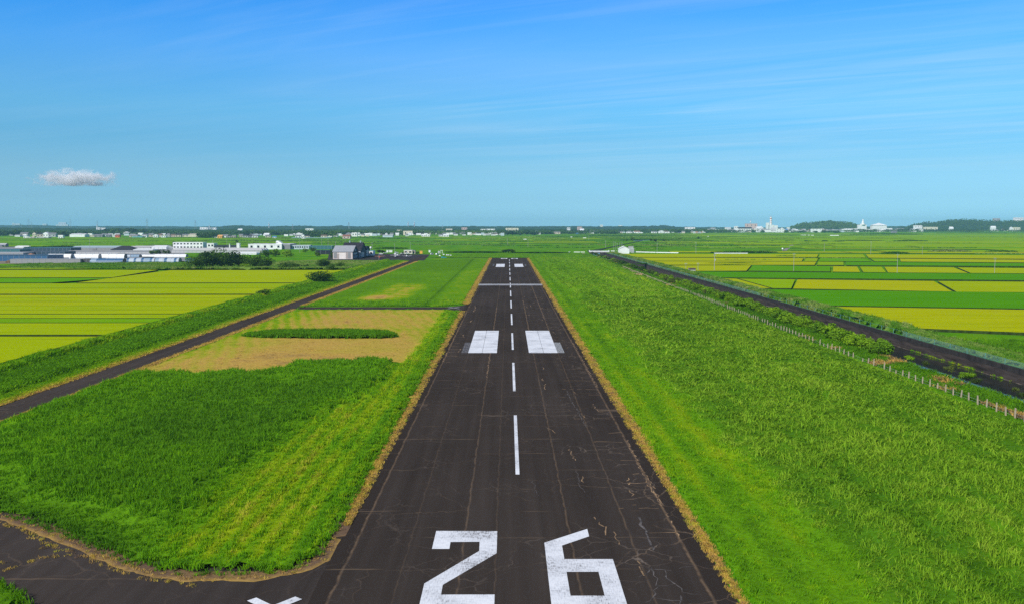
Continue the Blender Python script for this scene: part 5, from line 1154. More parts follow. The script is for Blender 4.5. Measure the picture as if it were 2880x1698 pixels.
def chimney(nx, yt, yb, wpx, label, Y=None, cat='chimney', name='chimney', bands=False):
    Y = Y or GY(yb); b_ = AT(nx, 640, Y); z = AT(nx, yt, Y).z; rr = max(.4, wpx / 2 / FPX * Y)
    r = empty(name, (b_.x, Y, 0)); tag(r, label, cat); mb = MB(); mb.tube((0, 0, 0), (0, 0, z), rr * 1.15, rr * .85, 12); mb.build('stack', WM, r)
    mb = MB(); mb.tube((0, 0, z - rr), (0, 0, z + .25), rr * 1.0, rr * 1.0, 12); mb.build('rim', RB if bands else GM, r)
chimney(273, 633, 650, 2.2, 'slender white stack at the left under the skyline', 3880); chimney(588.7, 634, 650, 2.0, 'white chimney between two white factories', 3940)
chimney(645, 686.5, 700, 4.0, 'white chimney left of the white factory', 1000)
# lattice pylons and red-white masts
STEEL = M('steel', (.42, .45, .47), .5, .1, 1.0, metal=.3)
def pylon(nx, yt, yb, label, Y=None, group='pylons along the skyline'):
    Y = Y or GY(yb); X = AT(nx, 640, Y).x; z = AT(nx, yt, Y).z; r = empty('pylon', (X, Y, 0), .5); tag(r, label, 'pylon', group)
    b0, b1 = z * .085, z * .018; t_ = max(.12, Y * .00005); mb = MB(); seg = 7
    ring = lambda f: [(sx * (b0 + (b1 - b0) * f), sy * (b0 + (b1 - b0) * f), z * f) for sx, sy in ((-1, -1), (1, -1), (1, 1), (-1, 1))]
    for k in range(seg):
        A, B2 = ring(k / seg), ring((k + 1) / seg)
        for i in range(4):
            mb.tube(A[i], B2[i], t_, t_, 4); mb.tube(A[i], B2[(i + 1) % 4], t_ * .6, t_ * .6, 4); mb.tube(A[(i + 1) % 4], B2[i], t_ * .6, t_ * .6, 4)
    mb.build('lattice', STEEL, r)
    for f, wl in ((.68, .17), (.80, .15), (.92, .12)):
        mb = MB(); mb.tube((-z * wl, 0, z * f), (z * wl, 0, z * f), t_, t_, 4); mb.tube((-z * wl, 0, z * f), (0, 0, z * (f + .05)), t_ * .6, t_ * .6, 4); mb.tube((z * wl, 0, z * f), (0, 0, z * (f + .05)), t_ * .6, t_ * .6, 4); mb.build('crossarm', STEEL, r)
for a in [(81, 617, 648, 'steel lattice pylon left of the grey hospital', 4200), (198, 617, 646, 'faint lattice pylon right of the grey hospital', 4900), (274, 621, 646, 'faint lattice pylon above the slender white stack', 4900), (413.5, 615.5, 642, 'lattice pylon on the skyline right of the orange shed', 4900),
          (549.6, 620, 648, 'lattice pylon on the skyline left of the white chimney', 4300), (823, 631, 664, 'nearer lattice pylon among the houses', 2800), (61, 632, 650, 'small pylon left of the tall one', 4600), (89, 626, 650, 'small pylon right of the tall one at the left', 4900), (981, 625, 646, 'small pylon above the dark hangar', 5400), (1244, 634, 648, 'small pylon on the hill beyond the runway', 4700)]: pylon(*a)
def mast(nx, yt, Y, label):
    b_ = AT(nx, 640, Y); z = AT(nx, yt, Y).z; r = empty('mast', (b_.x, Y, 0)); tag(r, label, 'mast', 'red and white masts on the hills'); n = 7
    for k in range(n): mb = MB(); mb.tube((0, 0, z * k / n), (0, 0, z * (k + 1) / n), 2.4 - k * .22, 2.2 - k * .22, 8); mb.build('mast_section', RB if k % 2 else WM, r)
    mb = MB(); mb.tube((0, 0, z * .62), (0, 0, z * .7), 4.6, 5.6, 12); mb.build('platform', WM, r)
for a in [(756.5, 625, 5600, 'red and white mast on the first wooded hill'), (1148, 622.5, 5800, 'red and white mast, left of the pair beyond the runway'), (1165.4, 621.5, 5800, 'red and white mast, right of the pair beyond the runway')]: mast(*a)
# ------------------------------------------------------------------ greenhouses and sheds left of the airfield
def film(name, col, col2, freq=0.0, var=.15):
    if name in MATS: return MATS[name]
    m, t, b = newmat(name); tcn = t.nodes.new('ShaderNodeTexCoord'); sx = t.nodes.new('ShaderNodeSeparateXYZ'); t.links.new(tcn.outputs['Object'], sx.inputs[0])
    nz = noise(t, .5, 4.0, tcn.outputs['Object'])
    if freq: f = MATH(t, 'FRACT', MATH(t, 'MULTIPLY', sx.outputs[0], freq)); c = RAMP(t, f, [(0, col), (.72, col), (.74, col2), (1, col2)], 'CONSTANT')
    else: c = MIX(t, nz, col, col2)
    c = MIX(t, MATH(t, 'MULTIPLY', nz, var * 2), c, (.05, .06, .07)); t.links.new(c, b.inputs['Base Color']); b.inputs['Roughness'].default_value = .45; b.inputs['Specular IOR Level'].default_value = .35
    MATS[name] = m; return m
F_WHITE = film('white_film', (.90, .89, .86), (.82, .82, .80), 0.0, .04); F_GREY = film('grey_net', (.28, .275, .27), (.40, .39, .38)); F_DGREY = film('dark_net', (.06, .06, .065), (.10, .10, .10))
F_BLUE = film('blue_sheet', (.015, .08, .20), (.05, .16, .30)); F_LBLUE = film('blue_glazing', (.17, .28, .40), (.30, .40, .50)); F_CLEAR = film('clear_film', (.40, .47, .55), (.55, .60, .66))
F_TEAL = film('teal_net', (.03, .13, .145), (.06, .19, .20)); F_NAVY = film('navy_net', (.02, .05, .085), (.05, .09, .12)); F_PURP = film('grey_film', (.50, .48, .47), (.64, .62, .60)); F_BLACK = film('black_net', (.008, .009, .014), (.02, .02, .03))
F_PALEB = film('pale_blue_glass', (.33, .43, .48), (.46, .55, .58)); F_ORANGE = film('orange_tarpaulin', (.62, .28, .10), (.70, .36, .16))
def arch(w, h, k=12, legs=.35): return [(w * .5, 0), (w * .5, h * legs)] + [(w * .5 * math.cos(math.pi * i / k), h * legs + h * (1 - legs) * math.sin(math.pi * i / k)) for i in range(1, k)] + [(-w * .5, h * legs), (-w * .5, 0)]
def tunnel(x0, x1, yt, yb, mat, label, stripes=None, dark_end=False, width=6.5, name='polytunnel', group='polytunnels and greenhouses by the paddies', vent=None):
    """round-topped plastic tunnel lying across the view"""
    Y = GY(yb); A, B = AT(x0, 640, Y).x, AT(x1, 640, Y).x; h = AT(x0, yt, Y + width / 2).z; Lh = (B - A)
    r = empty(name, ((A + B) / 2, Y + width / 2, 0)); tag(r, label, 'greenhouse', group)
    pr = arch(width, h)
    def shell(xa, xb, m_, nm, sc=1.0):
        mb = MB(); n = len(pr)
        for xx in (xa, xb): mb.v += [(xx, -p_[0] * sc, p_[1] * sc) for p_ in pr]
        for i in range(n - 1): mb.f.append((i, i + 1, n + i + 1, n + i)); mb.mi.append(0)
        return mb.build(nm, m_, r, smooth=True)
    shell(-Lh / 2, Lh / 2, mat, 'cover')
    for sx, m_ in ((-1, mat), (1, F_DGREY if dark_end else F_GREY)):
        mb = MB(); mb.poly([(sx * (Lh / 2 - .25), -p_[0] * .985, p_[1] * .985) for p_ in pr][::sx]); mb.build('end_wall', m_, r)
    nb = max(3, int(Lh / 5))
    mb = MB()
    for i in range(nb + 1):
        xx = -Lh / 2 + Lh * i / nb
        for a_, b_ in zip(pr, pr[1:]): mb.tube((xx, -a_[0] * 1.012, a_[1] * 1.012), (xx, -b_[0] * 1.012, b_[1] * 1.012), .05, .05, 4)
    mb.build('hoops', STEEL, r)
    for s in stripes or []: shell(-Lh / 2 + Lh * s[0], -Lh / 2 + Lh * s[1], s[2], 'coloured_sheet', 1.008)
    if vent: mb = MB(); mb.box(-Lh / 2 + 1.2, Lh / 2 - 1.2, -width / 2 - .04, -width / 2 + .05, h * .12, h * .33); mb.build('side_vent', vent, r)
    return r
def ghouse(x0, x1, yt, yb, roofmat, wallmat, label, depth=16, bays=1, ends=True, group='polytunnels and greenhouses by the paddies', name='greenhouse', cat='greenhouse', flat=False, x0s=0):
    """glass or net house: low front wall, ridge roof(s) across the view"""
    Y = GY(yb); A, B = AT(x0, 640, Y).x, AT(x1, 640, Y).x; h = max(2.4, AT((x0 + x1) / 2, yt, Y + (depth / (2 * bays) if not flat else 0)).z); he = h * .55 if not flat else h
    r = empty(name, ((A + B) / 2, Y, 0)); tag(r, label, cat, group); hw = (B - A) / 2
    mb = MB(); mb.box(-hw, hw, 0, depth, 0, he); n = len(mb.v)
    mb.build('wall', wallmat, r)
    mr = MB()
    for k in range(bays):
        d0, d1 = depth * k / bays, depth * (k + 1) / bays; dm = (d0 + d1) / 2
        if flat: mr.box(-hw - .1, hw + .1, d0 - .1, d1, h + .01, h + .12)
        else:
            hip = 2.0
            mr.poly([(-hw, d0 - .2, he), (hw, d0 - .2, he), (hw - hip, dm, h), (-hw + hip, dm, h)]); mr.poly([(hw, d1, he), (-hw, d1, he), (-hw + hip, dm, h), (hw - hip, dm, h)])
            mr.poly([(hw, d0 - .2, he), (hw, d1, he), (hw - hip, dm, h)]); mr.poly([(-hw, d1, he), (-hw, d0 - .2, he), (-hw + hip, dm, h)])
    mr.build('roof', roofmat, r)
    np_ = max(3, int(hw * 2 / 4)); mp = MB()
    for i in range(np_ + 1): xx = -hw + 2 * hw * i / np_; mp.box(xx - .06, xx + .06, -.1, .02, 0, he)
    mp.build('frame', STEEL, r); return r
ghouse(24, 222, 729.5, 741, F_GREY, F_GREY, 'long grey net covered greenhouse nearest the paddies on the left', 9, flat=True); ghouse(222, 248, 729, 740.5, F_DGREY, F_DGREY, 'dark open ended section beside the grey net house', 9, flat=True)
ghouse(-60, 129, 720, 735, F_NAVY, F_BLUE, 'wide dark blue net house behind the grey one', 26, flat=True); ghouse(-60, 62, 711.5, 721, F_PURP, F_GREY, 'grey green net house behind the blue one, far left', 20, flat=True); ghouse(62, 178, 709, 719, F_DGREY, F_NAVY, 'dark net house behind the first white tunnel', 22, flat=True)
ghouse(-60, 52, 703, 711, F_TEAL, F_TEAL, 'teal net house at the far left', 22, flat=True); ghouse(62, 196, 698, 708, F_TEAL, F_NAVY, 'long teal net house left of the glass one', 24, flat=True)
tunnel(129, 195, 715, 729, F_WHITE, 'white polytunnel, leftmost of the white row', vent=F_GREY); tunnel(202, 273, 715, 728.5, F_WHITE, 'white polytunnel, second of the white row', vent=F_WHITE); tunnel(279, 346, 715, 727.5, F_WHITE, 'white polytunnel, third of the white row', dark_end=True)
for k, (a0, a1) in enumerate([(342, 352), (353, 363), (364, 388)]): tunnel(a0, a1, 716.5, 724, F_CLEAR if k < 2 else F_LBLUE, 'small tunnel end beside the third white tunnel', dark_end=True)
tunnel(378, 431, 716.5, 723, F_WHITE, 'low white tunnel behind the blue striped ones'); tunnel(430, 520, 715.5, 724, F_WHITE, 'long white tunnel below the dark evergreens')
tunnel(249, 341, 727.5, 740.5, F_BLUE, 'blue sheeted tunnel with a dark open end', [(.0, .19, F_LBLUE), (.30, .70, F_BLUE)], True, 7, vent=F_CLEAR)
tunnel(352, 430, 726, 740.5, F_CLEAR, 'clear tunnel with blue stripes, left of the pair', [(0, .08, F_BLUE), (.26, .34, F_BLUE), (.52, .62, F_BLUE), (.64, .84, F_LBLUE), (.84, .92, F_BLUE)], False, 7); tunnel(432, 499, 726, 740.5, F_CLEAR, 'clear tunnel with blue stripes, right of the pair', [(0, .16, F_LBLUE), (.38, .5, F_BLUE), (.8, .9, F_BLUE)], False, 7)
tunnel(518, 560, 727, 740.5, F_BLUE, 'dark blue tunnel beside the dark trees', None, True, 7)
ghouse(178, 420, 705.5, 714, F_GREY, F_PURP, 'very long grey roofed greenhouse behind the white tunnels', 22, 2); ghouse(197, 334, 692.5, 703.5, F_PALEB, F_GREY, 'pale blue glass house at the back left', 26, 2); ghouse(276, 330, 692, 698, F_WHITE, F_WHITE, 'white film house behind the blue glass one', 18); ghouse(358, 424, 692.5, 701, F_PURP, F_PURP, 'grey film house right of the black roof', 24, 2)
ghouse(372, 428, 699.5, 706.5, F_WHITE, F_WHITE, 'bright white low greenhouse right of the black roof', 14); ghouse(421, 466, 691, 701, F_WHITE, F_WHITE, 'white house with a steep white roof left of the school', 20)
building(309, 374, 692.5, 705.5, 'hip', 'N', 'd', 'big black hip roof among the greenhouses', 'barn', 'barn', None, None, 0, 18)
ghouse(480, 736, 699, 712, F_PURP, F_PURP, 'very long grey violet greenhouse in front of the school', 26, 3); ghouse(640, 720, 709, 717, F_WHITE, F_WHITE, 'white greenhouse seen above the dark trees', 12)
ghouse(60, 77, 709.5, 716, F_ORANGE, F_GREY, 'orange tarpaulin roof on a small net house, left of two', 8, group=None); ghouse(69, 86, 715.5, 722, F_ORANGE, F_GREY, 'orange tarpaulin roof on a small net house, right of two', 8, group=None)
ghouse(39, 80, 693.8, 697.5, F_WHITE, F_WHITE, 'thin white tunnel alone in the green paddies', 6, group=None); building(-14, 12, 685, 695.5, 'gx', 'N', 's', 'grey shed at the left edge in the green paddies', 'shed', 'shed', None, None, 2, 9)
# soil heaps and rough ground around the greenhouses
sheet('ground_soil', [(-520, GY(742)), (-270, GY(742.5)), (-215, GY(741.6)), (-215, GY(739)), (-520, GY(731))], .02, M('bare_soil', (.24, .19, .13), .95, .3, .2))
sheet('yard', [(-215, GY(741.8)), G(520, 742), G(520, 690), G(150, 688), G(-300, 700), G(-300, 738)], .008, M('yard_gravel', (.25, .25, .25), .95, .2, .1))
# school, factory and their yard
building(485, 569, 682, 700.5, 'flat', 'W', 'w', 'white two storey school behind the long greenhouse', 'school', 'school', None, None, 9, 14, 2); building(573, 600, 685, 698, 'flat', 'W', 'w', 'white annexe with a flat roof right of the school', 'annexe', 'building', None, None, 3, 14, 1)
for a0, a1, l_ in ((600, 632, 'dark roofed shed right of the school annexe'), (626, 662, 'dark roofed shed left of the white factory')): building(a0, a1, 691, 700, 'gx', 'N', 'd', l_, 'shed', 'shed', None, None, 0, 16)
building(697, 791, 687, 702, 'flat', 'W', 'w', 'long white factory with a slanted roof light', 'factory', 'factory', None, 1038, 5, 26, 1); building(791.3, 815, 687, 702, 'flat', 'N', 'w', 'end wall of the white factory, shade put into its dark colour', 'factory_shaded_end', 'factory', None, 1041, 0, 30)  # unlit factory end: its shade is put into the dark wall colour
mb = MB(); a = AT(776, 690, 1042); b_ = AT(791, 677.8, 1042); r = empty('roof_light', (a.x, 1042, AT(776, 686.9, 1042).z)); tag(r, 'white slanted hood on the factory roof', 'roof light')
wd, hh = b_.x - a.x, b_.z - AT(776, 686.9, 1042).z; mb.extr([(0, 0), (wd + 1.2, 0), (wd * .45, hh), (wd * .1, hh), (0, hh * .6)], 0, 8); mb.build('hood', WM, r); mb = MB(); mb.box(.1, wd * .3, -.1, .02, hh * .2, hh * .55); mb.build('louvre', GM, r)
building(664, 672, 684.5, 688, 'flat', 'W', 'w', 'small white plant box on the factory roof edge', 'plant_box', 'box', None, 1050, 0, 5)
building(815, 872, 690, 702, 'flat', 'L', 's', 'low grey colonnade beyond the factory', 'colonnade', 'shed', None, 1045, 9, 10); ghouse(868, 932, 692.5, 702, F_TEAL, F_TEAL, 'green grey net house behind the pale hangar', 16, flat=True, group=None); ghouse(886, 930, 705.5, 716, F_BLACK, F_BLACK, 'black net shed left of the pale hangar', 14, flat=True, group=None)

# ------------------------------------------------------------------ hangars, clubhouse, apron
CREAM = M('cream_cladding', (.66, .55, .50), .75, .16, .6, streak=(6, 1, .4)); RUST = M('weathered_cladding', (.48, .40, .36), .8, .3, .5, streak=(8, 1, .3)); BLUEBLK = M('dark_and_shaded_cladding', (.035, .045, .065), .7, .25, .5, streak=(6, 6, .4))
CORR = M('corrugated_roof', (.42, .43, .45), .55, .14, .5, metal=.2, streak=(5, .6, 1)); SLATE = M('dark_roofing', (.028, .026, .034), .75, .25, .6)
def hangar(x0, x1, Yf, h_e, h_r, dep, fm, gm, rm, label, doors, gdoor=None, arched=False, vents=()):
    """ridge across the view, one gable end facing the runway"""
    A, B = AT(x0, 640, Yf).x, AT(x1, 640, Yf).x; w_ = B - A; r = empty('hangar', (A, Yf, 0)); tag(r, label, 'hangar')
    mb = MB(); mb.quad((0, 0, 0), (w_, 0, 0), (w_, 0, h_e), (0, 0, h_e)); mb.build('front_wall', fm, r)
    mb = MB()
    prof = [(0, 0), (dep, 0), (dep, h_e)] + ([(dep * (.5 + .5 * math.cos(math.pi * i / 10)), h_e + (h_r - h_e) * math.sin(math.pi * i / 10)) for i in range(1, 10)] if arched else [(dep / 2, h_r)]) + [(0, h_e)]
    mb.poly([(w_, p_[0], p_[1]) for p_ in prof]); mb.poly([(0, p_[0], p_[1]) for p_ in prof][::-1]); mb.quad((w_, dep, 0), (0, dep, 0), (0, dep, h_e), (w_, dep, h_e)); mb.build('gable_wall', gm, r)
    top = prof[2:]; mr = MB(); o = .5
    for p_, q_ in zip(top, top[1:]):
        mr.quad((w_ + o, p_[0] + (o if p_[0] == dep else 0), p_[1] + .25 - (.35 if p_[0] in (0, dep) else 0)), (-o, p_[0] + (o if p_[0] == dep else 0), p_[1] + .25 - (.35 if p_[0] in (0, dep) else 0)), (-o, q_[0] - (o if q_[0] == 0 else 0), q_[1] + .25 - (.35 if q_[0] == 0 else 0)), (w_ + o, q_[0] - (o if q_[0] == 0 else 0), q_[1] + .25 - (.35 if q_[0] == 0 else 0)))
    mr.build('roof', rm, r)
    for f0, f1, g0, g1, m_, nm in doors: mb = MB(); mb.box(w_ * f0, w_ * f1, -.12, .04, h_e * g0, h_e * g1); mb.build(nm, m_, r)
    for f0, f1, g0, g1, m_, nm in gdoor or []: mb = MB(); mb.box(w_ - .04, w_ + .1, dep * f0, dep * f1, h_r * g0, h_r * g1); mb.build(nm, m_, r)
    for f in vents: mb = MB(); mb.tube((w_ * f, dep / 2, h_r), (w_ * f, dep / 2, h_r + 1.0), .55, .55, 10); mb.tube((w_ * f, dep / 2, h_r + 1.0), (w_ * f, dep / 2, h_r + 1.5), .95, .3, 10); mb.build('roof_vent', F_CLEAR, r)
    return r
Yh = GY(729.6); PANE = M('dusty_panes', (.30, .29, .29), .5, .3, 1.2, streak=(3, 1, 3))
hangar(935, 990.5, Yh, 5.9, 10.3, 26, CREAM, BLUEBLK, CORR, 'pale hangar with a grey corrugated roof and cream door', [(.32, .66, .0, .86, M('cream_door', (.84, .74, .68), .7, .08, .4), 'sliding_door'), (.04, .20, .12, .86, PANE, 'window'), (.76, .90, .10, .86, PANE, 'window'), (.67, .74, .10, .86, RUST, 'panel'), (.22, .31, .1, .7, RUST, 'panel')],  # gable turned from the sun: its shade is put into the blue-black
       [(.12, .88, .05, .26, M('gable_door', (.20, .23, .28), .6, .2, .5), 'door'), (.15, .85, .34, .46, M('gable_window', (.30, .36, .42), .4, .2, .5), 'window'), (.4, .6, .62, .76, M('gable_window', (.3, .36, .42)), 'window')])
hangar(960, 1013, Yh + 27.5, 6.0, 12.3, 30, BLUEBLK, BLUEBLK, SLATE, 'tall dark hangar with two roof vents', [(.9, 1.0, .0, 1.0, F_CLEAR, 'panel')], [(.12, .62, .04, .36, M('gable_window', (.3, .36, .42)), 'door')], False, (.28, .86))
hangar(990, 1026, Yh + 60, 5.0, 8.6, 24, BLUEBLK, BLUEBLK, SLATE, 'low dark hangar with a rounded roof, last of three', [(.6, .8, 0, .8, RUST, 'door')], [(.3, .8, .04, .62, M('gable_window', (.3, .36, .42)), 'door')], True)
building(1037.5, 1048, 706, 718, 'flat', 'W', 't', 'white shed with a teal roof beside the dark hangars', 'shed', 'shed', None, 822, 1, 14)
r = empty('water_tank', (AT(1039.5, 700, 835).x, 842, 0)); tag(r, 'white ball shaped tank on a leg behind the hangars', 'tank'); mb = MB(); zt = AT(1039.5, 694.5, 842).z; mb.tube((0, 0, 0), (0, 0, zt - 1.2), .18, .18, 8); mb.build('leg', STEEL, r)
mb = MB(); mb.loft([[(.95 * math.sin(a_) * math.cos(b_), .95 * math.sin(a_) * math.sin(b_), zt - .95 - .95 * math.cos(a_) * 1.2) for b_ in [2 * math.pi * i / 12 for i in range(12)]] for a_ in [.15 + 2.84 * j / 7 for j in range(8)]]); mb.build('ball', WM, r, smooth=True)
building(1135, 1159, 704.5, 714.5, 'flat', 'C', 'w', 'cream flat roofed clubhouse beside the apron', 'clubhouse', 'clubhouse', None, 871, 2, 8); building(1159.3, 1167, 705, 714, 'flat', 'B', 'g', 'brown end room of the cream clubhouse', 'annexe', 'building', None, 873, 1, 7)
building(1180, 1187.5, 706.5, 713.5, 'flat', 'O', 'o', 'orange container beside the clubhouse', 'container', 'container', None, 880, 0, 2.6)
building(1086, 1091.5, 705, 710, 'flat', 'W', 'w', 'white box tank, left of the group behind the apron', 'tank', 'tank', None, 925, 0, 2); building(1094, 1099, 706.5, 710.5, 'flat', 'W', 'w', 'white box tank in the middle of the group', 'tank', 'tank', None, 925, 0, 2); building(1099.5, 1102.5, 705.5, 710.5, 'flat', 'W', 'w', 'tall white box tank, right of the group', 'tank', 'tank', None, 925, 0, 1.5)
building(1205, 1210, 706, 710, 'flat', 'W', 'w', 'small white cabin beyond the apron corner', 'cabin', 'cabin', None, 925, 0, 2.2); building(1231.5, 1236, 708, 712.5, 'flat', 'W', 'w', 'white cabin left of the white gate frame', 'cabin', 'cabin', None, 890, 1, 2.2)
r = empty('gate_frame', (AT(1242, 700, 885).x, 885, 0)); tag(r, 'white upright gate frame beyond the apron corner', 'frame'); z = AT(1242, 704.5, 885).z
for sx in (-.8, .8): mb = MB(); mb.box(sx - .15, sx + .15, -.15, .15, 0, z); mb.build('post', WM, r)
mb = MB(); mb.box(-.65, .65, -.15, .15, z - .3, z - .005); mb.build('beam', WM, r)
# aircraft
def aircraft(nx, ny, span, col, label, high, rz, trim=None):
    X, Y = G(nx, ny); r = empty('light_aircraft', (X, Y, .02), rz); tag(r, label, 'aircraft', 'light aircraft parked on the apron')
    body = M('aircraft_' + col, {'red': (.62, .03, .02), 'white': (.80, .80, .80)}[col], .35, .06, .5, spec=.5); wingm = M('aircraft_wing_' + col, {'red': (.80, .40, .20), 'white': (.80, .80, .80)}[col], .35, .06, .5, spec=.5)
    s = span / 11.0; mb = MB()
    def ring(y, rx, rz_, cz, k=12): return [(rx * math.cos(2 * math.pi * i / k), y, cz + rz_ * math.sin(2 * math.pi * i / k)) for i in range(k)]
    mb.loft([[(p_[0] * s, p_[1] * s, p_[2] * s) for p_ in rg] for rg in (ring(-3.1, .30, .32, 1.25), ring(-2.7, .52, .50, 1.28), ring(-1.6, .60, .62, 1.35), ring(-.6, .62, .85, 1.55), ring(.9, .60, .82, 1.55), ring(2.2, .42, .5, 1.5), ring(4.6, .14, .2, 1.6))]); mb.build('fuselage', body, r, smooth=True)
    zw = 2.32 if high else 1.05; mb = MB(); dih = .22 if high else .55
    def sec(x, c, z): return [(x, -1.05 * c, z), (x, -.9 * c, z + .10 * c), (x, .0, z + .13 * c), (x, .65 * c, z + .02), (x, .0, z - .05 * c), (x, -.9 * c, z - .07 * c)]
    mb.loft([[(q[0] * s, q[1] * s, q[2] * s) for q in sec(x, c, z)] for x, c, z in ((-5.5, .72, zw + dih), (-2.8, 1, zw + dih * .45), (0, 1.05, zw), (2.8, 1, zw + dih * .45), (5.5, .72, zw + dih))]); mb.build('wing', wingm, r)
    mb = MB(); mb.loft([[(q[0] * s, (q[1] * .6 + 4.2) * s, q[2] * s) for q in sec(x, c, 1.65)] for x, c in ((-1.7, .7), (0, 1), (1.7, .7))]); mb.build('tailplane', wingm, r)
    mb = MB(); mb.extr([(0, 0), (0, 0)] if False else [(-.05 * s, 0), (.05 * s, 0), (.05 * s, .01), (-.05 * s, .01)], 0, .01); mb = MB(); mb.loft([[(-.06 * s, 3.4 * s, 1.6 * s), (.06 * s, 3.4 * s, 1.6 * s), (.06 * s, 4.9 * s, 1.6 * s), (-.06 * s, 4.9 * s, 1.6 * s)], [(-.03 * s, 4.4 * s, 2.9 * s), (.03 * s, 4.4 * s, 2.9 * s), (.03 * s, 5.1 * s, 2.9 * s), (-.03 * s, 5.1 * s, 2.9 * s)]]); mb.build('tail_fin', body, r)
    mb = MB(); mb.loft([[(p_[0] * s, p_[1] * s, p_[2] * s) for p_ in rg] for rg in (ring(-1.25, .50, .20, 1.85), ring(-.6, .60, .44, 1.98), ring(.6, .58, .42, 1.98), ring(1.3, .4, .2, 1.9))]); mb.build('canopy', GLASS, r, smooth=True)
    for p_ in ((-1.2, .15), (1.2, .15), (0, -2.3)):
        mb = MB(); mb.tube((p_[0] * .5 * s, p_[1] * s, 1.1 * s), (p_[0] * s, p_[1] * s, .25 * s), .06 * s, .06 * s, 6); lg = mb.build('landing_leg', STEEL, r); mb = MB(); mb.tube((p_[0] * s - .09 * s, p_[1] * s, .25 * s), (p_[0] * s + .09 * s, p_[1] * s, .25 * s), .25 * s, .25 * s, 10); mb.build('wheel', SLATE, lg)
    mb = MB(); mb.box(-.07 * s, .07 * s, -3.22 * s, -3.16 * s, .35 * s, 2.15 * s); mb.tube((0, -3.35 * s, 1.25 * s), (0, -3.1 * s, 1.25 * s), .03 * s, .18 * s, 8); mb.build('propeller', SLATE, r)
    if high:
        for sx in (-1, 1): mb = MB(); mb.tube((sx * .5 * s, -.3 * s, .95 * s), (sx * 2.6 * s, -.2 * s, (zw + .05) * s), .05 * s, .05 * s, 6); mb.build('strut', body, r)
aircraft(1068, 727.8, 8.4, 'red', 'red aircraft with orange high wings on the apron', True, 0.12); aircraft(1112, 725.2, 8.6, 'white', 'white high wing aircraft, left of the white pair', True, .15); aircraft(1118, 721.5, 8.6, 'white', 'white aircraft parked behind the left one of the pair', True, .3); aircraft(1144, 724.0, 8.4, 'white', 'white low wing aircraft with upswept wings', False, .2)
# cars
def car(nx, ny, col, label, rz=0.0, L=3.6, van=False, name='parked_car', cat='car', group='cars parked behind the apron'):
    X, Y = G(nx, ny); r = empty(name, (X, Y, .03), rz); tag(r, label, cat, group)
    pm = M('car_' + col, {'white': (.80, .80, .80), 'grey': (.35, .36, .38), 'silver': (.6, .61, .62), 'teal': (.06, .42, .42), 'dark': (.04, .04, .05)}[col], .3, .05, 1, spec=.5); h = 1.75 if van else 1.45; W2 = .75; hl = L / 2
    def body(pts, w_, nm, m_, par):
        mb = MB(); n = len(pts); mb.v += [(x, -w_, z) for x, z in pts] + [(x, w_, z) for x, z in pts]; mb.f += [tuple(range(n)), tuple(reversed(range(n, 2 * n)))] + [((i + 1) % n, i, n + i, n + (i + 1) % n) for i in range(n)]; mb.mi += [0] * (n + 2); return mb.build(nm, m_, par)
    body([(-hl, .3), (hl, .3), (hl, .72), (hl * .95, .85), (hl * .45, .92), (-hl * .97, .95), (-hl, .8)], W2, 'body', pm, r)
    body([(-hl * .94, .94), (hl * .50, .91), (hl * .22, h - .08), (hl * .1, h), (-hl * .8, h), (-hl * .9, h - .1)], W2 - .08, 'cabin', pm, r)
    body([(-hl * .80, 1.0), (hl * .40, .98), (hl * .17, h - .14), (-hl * .76, h - .14)], W2 - .06, 'window', GLASS, r)
    for sx in (-1, 1):
        for sy in (-1, 1): mb = MB(); mb.tube((sx * hl * .62, sy * (W2 - .18), .3), (sx * hl * .62, sy * (W2 + .01), .3), .3, .3, 10); mb.build('wheel', SLATE, r)
for a in [(1041, 717.5, 'white', 'white car beside the teal roofed shed', .3), (1072, 716.8, 'white', 'white car, left of the row behind the aircraft', .1), (1083.5, 713.5, 'silver', 'silver car in front of the white tanks', .5), (1116, 713.2, 'silver', 'silver car, upper of two in the middle', .4), (1113.5, 717.5, 'white', 'white car, lower of two in the middle', 1.2), (1132.5, 716.0, 'silver', 'silver car left of the cream clubhouse', .3), (1146, 715.0, 'white', 'white car in front of the cream clubhouse', .1), (1230, 717.6, 'white', 'white car on the dry ground right of the apron', 1.0)]: car(*a)
car(1215.5, 717.5, 'silver', 'small pale blue white van at the apron corner', .6, 3.2, True); car(1248.5, 727.4, 'teal', 'teal car on the track to the runway end', .35, 3.8, False, 'car', 'car', None); car(2201, 702.5, 'white', 'white car on the road through the right hand paddies', 1.2, 4.2, True, 'car', 'car', None)
rk = M('white_scrap', (.72, .72, .70), .7, .2, 1)
for k, (a0, a1) in enumerate([(1257, 718.8), (1262, 719.4), (1268, 720.2), (1248, 717.5), (1237, 720.8)]):
    X, Y = G(a0, a1); mb = MB(); mb.loft([[(1.0 * math.cos(t_) + .2 * math.sin(3 * t_ + k), .8 * math.sin(t_), 0) for t_ in [i * .785 for i in range(8)]], [(.8 * math.cos(t_), .6 * math.sin(t_) + .1 * math.cos(2 * t_), .55) for t_ in [i * .785 for i in range(8)]], [(.3 * math.cos(t_), .25 * math.sin(t_), .85) for t_ in [i * .785 for i in range(8)]]])
    o = mb.build('covered_pile', rk, None, (X, Y, 0)); tag(o, 'low white covered pile in the grass right of the apron', 'pile', 'white piles right of the apron')

